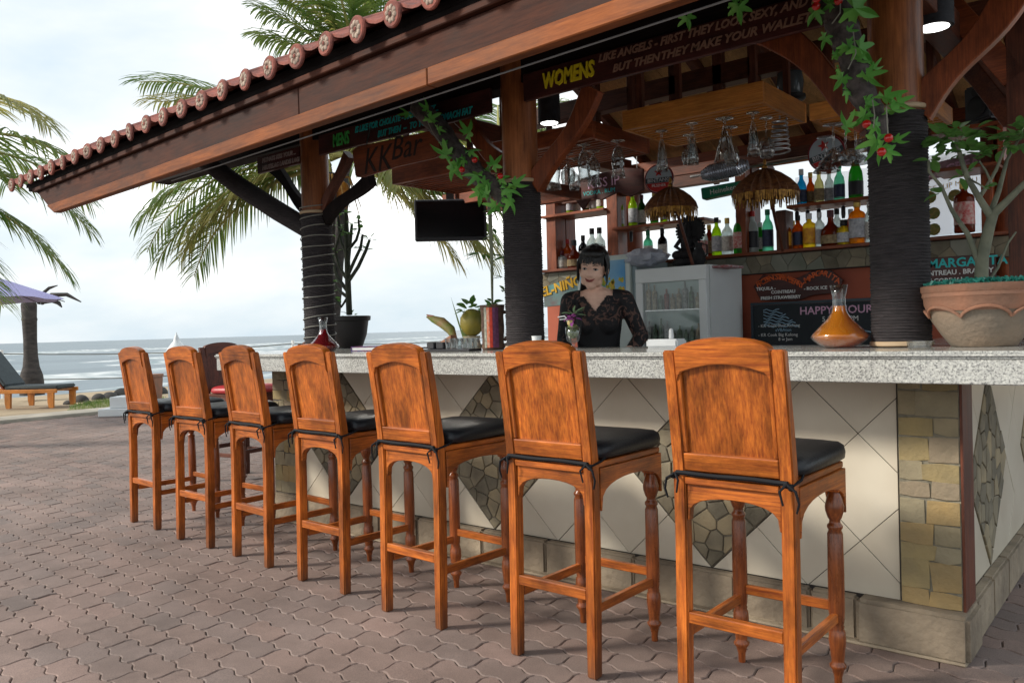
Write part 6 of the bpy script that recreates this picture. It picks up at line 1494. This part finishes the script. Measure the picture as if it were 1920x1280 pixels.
# hair: cap, fringe strands, bun at the back and side strands
mb = MB(); ell(mb, hp(0,.024,.046), (.083,.094,.086), HT); ell(mb, hp(0,.065,-.005), (.066,.052,.062), HT)
for s_ in (-1, 1): ell(mb, hp(s_*.071,.024,.014), (.015,.040,.050), HT)
ell(mb, hp(0,-.040,.082), (.066,.045,.040), HT); ell(mb, hp(-.01,.11,-.04), (.045,.040,.045), HT)
hc = remesh(mb, 'hair', hairm, .005, per, 3, lambda v: (HT.inverted() @ (Vector(v)-HC)).y < -.058 and (HT.inverted() @ (Vector(v)-HC)).z < .040)
b = MB(); random.seed(2)
for i in range(120):
    x = random.uniform(-.066, .066); s0 = hp(x*.55, -.035+random.uniform(-.01,.01), .128-abs(x)*.25); L_ = .038+random.uniform(-.008,.010)
    s1 = hp(x*.95, -.080+abs(x)*.30, .085-abs(x)*.1); s2 = hp(x*1.05, -.088+abs(x)*.42, .040+random.uniform(-.010,.008)-abs(x)*.15)
    b.tube([s0, s1, s2], [.0035,.0036,.0012], 5)
for s_ in (-1, 1):
    for i in range(26):
        u = random.uniform(-.035, .015); b.tube([hp(s_*.060,u,.09), hp(s_*(.078+random.uniform(0,.006)),u-.004,.03), hp(s_*(.078+random.uniform(-.004,.004)),u,-.035-random.uniform(0,.05))], [.004,.004,.0012], 5)
b.build('fringe', hairm, hc, smooth=True)
b = MB()
for i in range(60):
    a = random.uniform(-1.2,1.2); x = .082*math.sin(a); z = .05+.082*math.cos(a); yy = random.uniform(-.04,.07); b.tube([hp(x*.96,yy,z*.98), hp(x*1.04+random.gauss(0,.004),yy+.02,z*1.0+.003), hp(x*1.09+random.gauss(0,.008),yy+.045+random.gauss(0,.01),z*.93)], [.0012,.0009,.0004], 4)
b.build('loose_strand', hairm, hc)
# long tail falling over her right shoulder
b = MB()
for i in range(30):
    r1, r2 = random.uniform(-.014,.014), random.uniform(-.014,.014); b.tube([hp(-.055+r1,.06,-.04), Vector((-.09+r1,-.035+r2,1.38)), Vector((-.10+r1,-.135+r2,1.27)), Vector((-.105+r1*.6,-.150+r2*.5,1.16))], [.006,.007,.006,.002], 5)
b.build('ponytail', hairm, hc, smooth=True)
# facial features
lipm = mat('rose_lips', (.38,.10,.09), .4, .1, rnd=False); dke = mat('dark_eye', (.010,.006,.005), .15, rnd=False); wh = mat('eye_white', (.55,.52,.50), .3, rnd=False)
for s_ in (-1, 1):
    c = hp(s_*.0300, -.0785, .004)
    b = MB(); ell(b, c, (.0135, .006, .0048), HT); e_ = b.build('eye', wh, body, smooth=True)
    b = MB(); ell(b, hp(s_*.0300, -.0830, .004), (.0062, .0030, .0046), HT); b.build('iris', dke, e_, smooth=True)
    b = MB(); b.tube([hp(s_*.015,-.084,.006), hp(s_*.023,-.0865,.0105), hp(s_*.032,-.0855,.0105), hp(s_*.045,-.078,.006)], [.0010,.0016,.0018,.0008], 5); b.build('eyelid', dke, body, smooth=True)
    b = MB(); b.tube([hp(s_*.013,-.087,.023), hp(s_*.028,-.088,.029), hp(s_*.046,-.078,.024)], [.0016,.0024,.0008], 5); b.build('eyebrow', hairm, body, smooth=True)
b = MB(); pts = [(-.027,-.077,-.0455),(-.013,-.0880,-.0530),(0,-.0915,-.0555),(.013,-.0880,-.0530),(.027,-.077,-.0455)]
b.tube([hp(x,y,z+.0025) for x,y,z in pts], [.0012,.0034,.0030,.0034,.0012], 6); b.tube([hp(x*.9,y,z-.0035) for x,y,z in pts], [.0012,.0042,.0048,.0042,.0012], 6); b.build('lips', lipm, body, smooth=True)
b = MB(); b.tube([hp(x*.9,y-.0022,z-.0002) for x,y,z in pts], [.0006,.0011,.0012,.0011,.0006], 5); b.build('mouth_line', mat('dark_mouth_line', (.10,.03,.03), .5, rnd=False), body, smooth=True)
# ================================================================== PALMS AND BEACH
def frond(parent, base, az, el, L_, droop, mat_, seed, lw=.015, ll=.75, n=62, sidecurve=0.0):
    rnd = random.Random(seed); pts = [Vector(base)]; e_ = el; a_ = az; N_ = 22; dirs = []
    for i in range(N_):
        d = Vector((math.cos(a_)*math.cos(e_), math.sin(a_)*math.cos(e_), math.sin(e_))); dirs.append(d); pts.append(pts[-1]+d*L_/N_); e_ -= droop/N_*(.5+1.0*i/N_); a_ += sidecurve/N_
    b = MB(); b.tube(pts, [.028*(1-i/(N_+1))+.004 for i in range(N_+1)], 5, mi=0)
    for i in range(n):
        u = .14+.85*i/n; f_ = u*N_; k = min(int(f_), N_-1); p = pts[k].lerp(pts[k+1], f_-k); d = dirs[k]
        sd_ = d.cross(Vector((0,0,1))); sd_ = sd_.normalized() if sd_.length > .05 else Vector((1,0,0)); upv = sd_.cross(d).normalized()
        l_ = ll*(math.sin(PI*min(.97,(u*.86+.10)))**.55)*rnd.uniform(.82,1.1)
        for s_ in (-1, 1):
            if rnd.random() < .05: continue
            dd = (sd_*s_*.85+d*(.45+.5*u)+upv*rnd.uniform(.0,.30)).normalized(); gr = rnd.uniform(.55,1.05)
            q = [p]; cur = dd
            for g in range(4): q.append(q[-1]+cur*l_/4); cur = (cur+Vector((0,0,-1))*gr*.36).normalized()
            wv_ = cur.cross(dd); w = (d*.8+Vector((0,0,.35))*rnd.uniform(-1,1)).normalized(); ws = (.35,1,1,.7,.06)
            vs = []
            for g in range(5): vs += [q[g]-w*lw*ws[g], q[g]+w*lw*ws[g]]
            b.add(vs, [(2*g,2*g+1,2*g+3,2*g+2) for g in range(4)], mi=1)
    return b.build('frond', [M['rachis'], mat_], parent)
def palm(name_label, base, top, fr_list, r0=.17, coconuts=True, seed=1):
    t = thing('coconut_palm', name_label, 'palm tree', tuple(base)); B0 = Vector(base)
    T0 = Vector(top)-B0; pts = []; rr = []
    for i in range(40): u = i/39; pts.append(Vector((T0.x*u**1.4, T0.y*u**1.4, T0.z*u))); rr.append(r0*(1-.38*u)*(1+.05*(i%2))*(1.35 if i == 0 else 1))
    b = MB(); b.tube(pts, rr, 12); b.build('trunk', M['trunkfar'], t, smooth=True)
    for i, (az, el, L_, dr, m_) in enumerate(fr_list): frond(t, T0+Vector((0,0,.02*i)), az, el, L_, dr, M[m_], seed*100+i)
    if coconuts:
        rnd = random.Random(seed)
        cm = mat('orange_palm_fruit', (.50,.20,.03), .5, .3, 10)
        for i in range(9): a = rnd.uniform(0,2*PI); b = MB(); b.ball(T0+Vector((.20*math.cos(a),.20*math.sin(a),-.12-.15*rnd.random())), .065, 10, 8, (1,1,1.2)); b.build('coconut', cm, t, smooth=True)
        b = MB()
        for i in range(34): a = rnd.uniform(0,2*PI); b.tube([T0+Vector((0,0,-.05)), T0+Vector((.22*math.cos(a),.22*math.sin(a),-.05)), T0+Vector((.34*math.cos(a),.34*math.sin(a),-.35-rnd.random()*.25))], [.014,.010,.004], 4)
        b.build('flower_stalk', mat('dry_orange_stalk', (.42,.24,.07), .8), t)
    return t
D2 = math.radians
# azimuths in world: image-left is about 220 deg, image-right about 40 deg, away 130, towards camera 310
c1 = at(620, 325, d=9.6); g1 = at(598, 620, d=9.6); g1.z = -.02
FL = []
for a, e_, L_, dr, m_ in [(212,47,2.75,.9,'palm'),(207,41,2.6,.8,'palm_b'),(214,34,2.75,1.25,'palm'),(205,12,2.9,1.4,'palm'),(208,26,2.5,1.2,'palm_b'),(200,-5,2.5,1.2,'palm'),(238,5,2.3,1.1,'palm'),(225,-8,2.4,1.0,'palm'),
                       (60,25,2.6,1.2,'palm_b'),(30,25,2.4,1.3,'palm'),(45,5,2.3,1.2,'palm'),(20,-8,2.2,.9,'palm'),(100,12,2.6,1.3,'palm'),
                       (345,8,2.0,1.4,'palm_b'),(210,-12,2.4,.9,'palm_b'),(55,-18,2.2,.8,'palm_b'),(232,-22,2.0,.6,'palm_b'),(38,-14,2.3,.8,'palm'),(42,-27,2.4,.5,'palm_b'),(30,-36,2.1,.4,'palm_b'),(50,-20,2.5,.7,'palm_b')]: FL.append((D2(a), D2(e_), L_, dr, m_))
palm('coconut palm crown spreading above and below the roof behind the leftmost column', g1, c1, FL, r0=.125, seed=3)
# second palm whose crown shows above the roof
c2 = at(668, 150, d=11.5); g2 = at(612, 622, d=11.5); g2.z = -.02
FL = [(D2(a), D2(e_), L_, dr, m_) for a, e_, L_, dr, m_ in [(218,72,1.9,.5,'palm'),(222,50,1.7,.6,'palm'),(216,34,1.55,.4,'palm'),(210,60,1.6,.6,'palm'),(40,70,1.9,.7,'palm'),(45,50,2.1,.9,'palm'),(38,32,2.3,1.0,'palm'),(120,80,1.7,.4,'palm'),(60,60,1.9,.8,'palm_b'),(300,66,1.6,.9,'palm'),(230,62,1.7,.8,'palm_b'),(30,82,1.9,.4,'palm'),(40,12,2.2,.9,'palm')]]
palm('tall coconut palm with bright green fronds rising above the tiled eave', g2, c2, FL, r0=.11, seed=5, coconuts=False)
# left edge palm, crown just outside the frame
c3 = at(-235, 320, d=9.0); g3 = c3.copy(); g3.z = -.02; g3.x -= .6
FL = [(D2(a), D2(e_), L_, dr, m_) for a, e_, L_, dr, m_ in [(40,30,2.5,1.5,'palm'),(48,8,2.45,1.2,'palm'),(36,52,2.4,2.0,'palm_b'),(60,-14,2.3,.9,'palm'),(28,-35,2.3,.5,'palm'),(220,20,3,1.3,'palm'),(180,30,3,1.3,'palm'),(260,25,3,1.3,'palm'),(130,30,2.6,1.3,'palm'),(90,20,2.5,1.3,'palm'),(320,20,2.4,1.3,'palm')]]
palm('coconut palm at the left edge whose fronds reach in over the beach', g3, c3, FL, seed=8)
# palm seen through the gap between brace and middle column
c4 = at(935, 262, d=13.5); g4 = at(985, 622, d=13.5); g4.z = -.02
palm('small palm seen through the gap left of the middle column', g4, c4, [(D2(a), D2(e_), 1.3, 1.1, 'palm') for a, e_ in ((40,50),(60,20),(215,40),(230,15),(130,60),(20,5),(250,-10),(100,30))], r0=.09, seed=9, coconuts=False)
# sculpted palm-like trunk on the beach with two leaf horns
g = at(60, 727, d=17.2); t = thing('carved_palm_trunk', 'dark swollen palm trunk with a few curling leaves standing on the beach', 'palm trunk', (g.x, g.y, g.z))
K = 17.2/F
b = MB(); b.lathe([(21*K,-.15),(20*K,0),(20.5*K,10*K),(19*K,24*K),(14*K,40*K),(12*K,60*K),(11.5*K,90*K),(12.5*K,125*K),(13.5*K,128*K),(12.5*K,132*K),(13.5*K,155*K),(12*K,160*K)], 20); b.build('trunk', M['trunkfar'], t, smooth=True)
def q_(px, py): return at(px, py, d=17.2)-Vector(t.location)
for pts in ([(72,570),(78,552),(92,540),(108,535)], [(78,568),(98,553),(125,552),(152,566)], [(80,566),(98,563),(110,568),(116,576)]):
    b = MB(); q = [q_(*p_) for p_ in pts]; b.tube(q, [.05,.055,.045,.012] if len(pts) == 4 and pts[-1][0] > 115 else [.035,.04,.035,.01], 6); b.build('leaf', M['trunkfar'], t, smooth=True)
# purple parasol
g = at(-95, 528, d=12.5); t = thing('beach_parasol', 'lilac purple beach parasol cut off by the left edge', 'parasol', (g.x, g.y, 0))
pu = mat('lilac_canvas', (.34,.32,.58), .7, .1, 2); K = 12.5/F; zt = g.z+35*K
b = MB(); n_ = 8; vs = [(0,0,zt)]; RR = 190*K
for f_, z in ((.5, zt-.5*62*K-.02), (1, zt-74*K)):
    for j in range(n_*4): a = 2*PI*j/(n_*4)+.3; k_ = 1-.06*abs(math.sin(a*n_/2-.3*n_/2)); vs.append((RR*f_*k_*math.cos(a), RR*f_*k_*math.sin(a), z+(.04*abs(math.sin(a*4)) if f_ == 1 else 0)))
m_ = n_*4
b.add(vs, [(0,1+j,1+(j+1)%m_) for j in range(m_)]+[(1+j,1+m_+j,1+m_+(j+1)%m_,1+(j+1)%m_) for j in range(m_)]); b.build('canopy', pu, t)
b = MB(); b.tube([(0,0,0),(0,0,zt+.08)], .022, 8); b.build('pole', M['white'], t, smooth=True)
for j in range(8): a = 2*PI*j/8+.3; b = MB(); b.tube([(0,0,zt-.02),(RR*math.cos(a),RR*math.sin(a),zt-74*K-.01)], .007, 5); b.build('rib', M['dark_plastic'], t)
# lounger
g = at(98, 764, z=0); ax = Vector((rt.x, rt.y, 0)).normalized(); ang = math.atan2(ax.y, ax.x)-.10
t = thing('sun_lounger', 'wooden sun lounger with dark grey cushion at the left edge of the beach', 'sun lounger', (g.x, g.y, 0), ang)
lw_ = M['red_x']
for y in (0, .62): b = MB(); b.box(-1.95,.10,y-.02,y+.02,.27,.34); b.build('side_rail', M['tan_x'], t, bevel=.006)
for i in range(14): b = MB(); b.box(-1.0+i*.076,-.95+i*.076,.021,.599,.30,.318); b.build('slat', M['tan_x'], t)
for x in (-.02, -.86, -1.75):
    for y in (0, .62): b = MB(); b.add([(x-.05,y-.022,.269),(x+.06,y-.022,.269),(x+.05,y-.022,.1),(x+.045,y-.022,0),(x-.03,y-.022,0),(x-.05,y-.022,.1)]+[(x-.05,y+.022,.269),(x+.06,y+.022,.269),(x+.05,y+.022,.1),(x+.045,y+.022,0),(x-.03,y+.022,0),(x-.05,y+.022,.1)], [(0,1,2,3,4,5),(11,10,9,8,7,6)]+[(i,(i+1)%6,6+(i+1)%6,6+i) for i in range(6)]); b.build('leg', M['tan_z'], t, bevel=.004)
bk = Matrix.Translation((-.98,0,.34)) @ Matrix.Rotation(math.radians(52), 4, 'Y')
b = MB(); b.box(-.82,.0,.02,.60,0,.03,M=bk); b.build('backrest', M['red_x'], t, bevel=.004)
cg = mat('dark_grey_cushion', (.06,.075,.08), .8, .15, 20)
b = MB(); b.box(-.96,.08,.03,.59,.3405,.41); b.build('cushion', cg, t, bevel=.02, seg=3, smooth=True)
b = MB(); b.box(-.84,-.03,.03,.59,.032,.10,M=bk); b.build('back_cushion', cg, t, bevel=.02, seg=3, smooth=True)
# rope fence
P0 = at(5, 712, d=19.0); P0.z = -.3; dvec = Vector((.25, 1, 0)).normalized(); cnt = 0
t = thing('rope_fence', 'low two-rope fence on thin pale posts along the beach edge', 'rope fence', tuple(P0)); posts = [dvec*x for x in (-7, 0, 7, 14, 21)]
for q in posts: b = MB(); b.tube([q, q+Vector((0,0,1.35))], .04, 8); b.build('post', M['white'], t, smooth=True)
for zz in (1.26, .66):
    b = MB(); pts = []
    for a, c in zip(posts[:-1], posts[1:]):
        for i in range(9): u = i/8; pts.append(a.lerp(c, u)+Vector((0,0,zz-.12*math.sin(PI*u))))
    b.tube(pts, .014, 5); b.build('rope', mat('weathered_rope', (.22,.23,.22), .9), t)
# rocks and grass mound at the edge of the sand
rk = mat('dark_sea_rock', (.07,.065,.06), .9, .5, 3, c2=(.025,.023,.02), bump=.8, bscale=8); random.seed(19)
rocks = [(150,752,30,16.5),(185,748,26,17),(205,746,30,17.3),(232,742,34,17.6),(262,740,30,17.9),(300,738,34,18.2),(165,756,16,16),(128,758,20,16),(340,736,30,18.6),(100,760,16,17)]
RL = ['smooth dark rock between the lounger foot and the grass mound', 'dark rock just behind the low end of the grass mound', 'round dark rock above the middle of the grass mound', 'largest dark rock touching the farthest stool back', 'dark rock behind the white stepped block', 'dark rock hidden between the two farthest stool backs', 'small flat rock in front of the rock line', 'small rock nearest the lounger foot', 'dark rock beside the shrine lantern base', 'small rock behind the lounger cushion end']
for i, (px, py, w, d) in enumerate(rocks):
    g = at(px, py, d=d); K = d/F; b = MB(); b.ball((0,0,0), w*K*.55, 14, 10, (1.1,.8,.75)); b.v = [tuple(Vector(v)*(1+.35*mnoise.noise(Vector(v)*2.2+Vector((i*3,0,0))))) for v in b.v]
    o = b.build('rock', rk, smooth=True, shade_angle=.6); o.location = g; tag(o, RL[i], 'rock', 'dark rocks along the beach edge')
g = at(225, 752, d=15.5)
b = MB(); b.ball((0,0,0), .7, 24, 10, (1.0,1.6,.11)); o = b.build('grass_mound', mat('sandy_grass', (.20,.21,.09), .95, .4, 8, c2=(.13,.12,.06), bump=.8), smooth=True, kind='structure'); o.location = (g.x, g.y, -.03); o.rotation_euler = (0,0,.5)
b = MB(); gr = random.Random(5)
for i in range(1500):
    a = gr.uniform(0,2*PI); r_ = math.sqrt(gr.random())*.66; x, y = r_*math.cos(a), 1.6*r_*math.sin(a); z = .077*math.sqrt(max(0,1-r_*r_*2)); h = gr.uniform(.03,.10); ox, oy = gr.uniform(-.03,.03), gr.uniform(-.03,.03)
    b.add([(x-.006,y,z-.01),(x+.006,y,z-.01),(x+ox,y+oy,z+h)], [(0,1,2)])
o = b.build('beach_grass', M['palm'], kind='stuff'); o.location = (g.x, g.y, -.03); o.rotation_euler = (0,0,.5); o['label'] = 'short beach grass on a low mound by the rocks'; o['category'] = 'grass'
# white stepped plinth and terracotta pot, and the white shrine tip
g = at(236, 777, z=0); t = thing('white_plinth', 'small white stepped block at the paving edge behind the farthest stool', 'plinth', (g.x, g.y, 0), .7)
b = MB(); b.box(-.30,.30,-.30,.30,0,.12); b.build('base_step', M['white'], t, bevel=.01); b = MB(); b.box(-.16,.20,-.2,.2,.1205,.30); b.build('upper_step', M['white'], t, bevel=.01)
g = at(286, 765, z=0); K = ((g-CAM).dot(fw))/F; t = thing('terracotta_planter', 'square terracotta planter on the paving edge behind the farthest stool', 'planter', (g.x, g.y, 0), .6)
b = MB(); w = 15*K; b.add([(-w*.8,-w*.8,0),(w*.8,-w*.8,0),(w*.8,w*.8,0),(-w*.8,w*.8,0),(-w,-w,58*K),(w,-w,58*K),(w,w,58*K),(-w,w,58*K)], [(3,2,1,0),(4,5,6,7),(0,1,5,4),(1,2,6,5),(2,3,7,6),(3,0,4,7)]); b.build('body', M['terracotta'], t, bevel=.01)
b = MB(); b.box(-w*1.06,w*1.06,-w*1.06,w*1.06,58*K,64*K); b.build('rim', M['terracotta'], t, bevel=.006)
g = at(333, 690, d=14); t = thing('stone_lantern', 'white pointed shrine lantern top behind the second stool from the sea end', 'shrine lantern', (g.x, g.y, 0), .4); K = 14/F; zc = g.z
b = MB(); b.box(-.12,.12,-.12,.12,0,zc+.25); b.build('pillar', M['white'], t, bevel=.01); b = MB(); b.lathe([(16*K,zc+.26),(20*K,zc+.29),(17*K,zc+.33),(10*K,zc+.42),(6*K,zc+.46),(5*K,zc+.50),(1.5*K,zc+.58),(.002,zc+.62)], 12); b.build('cap', M['white'], t, smooth=True)
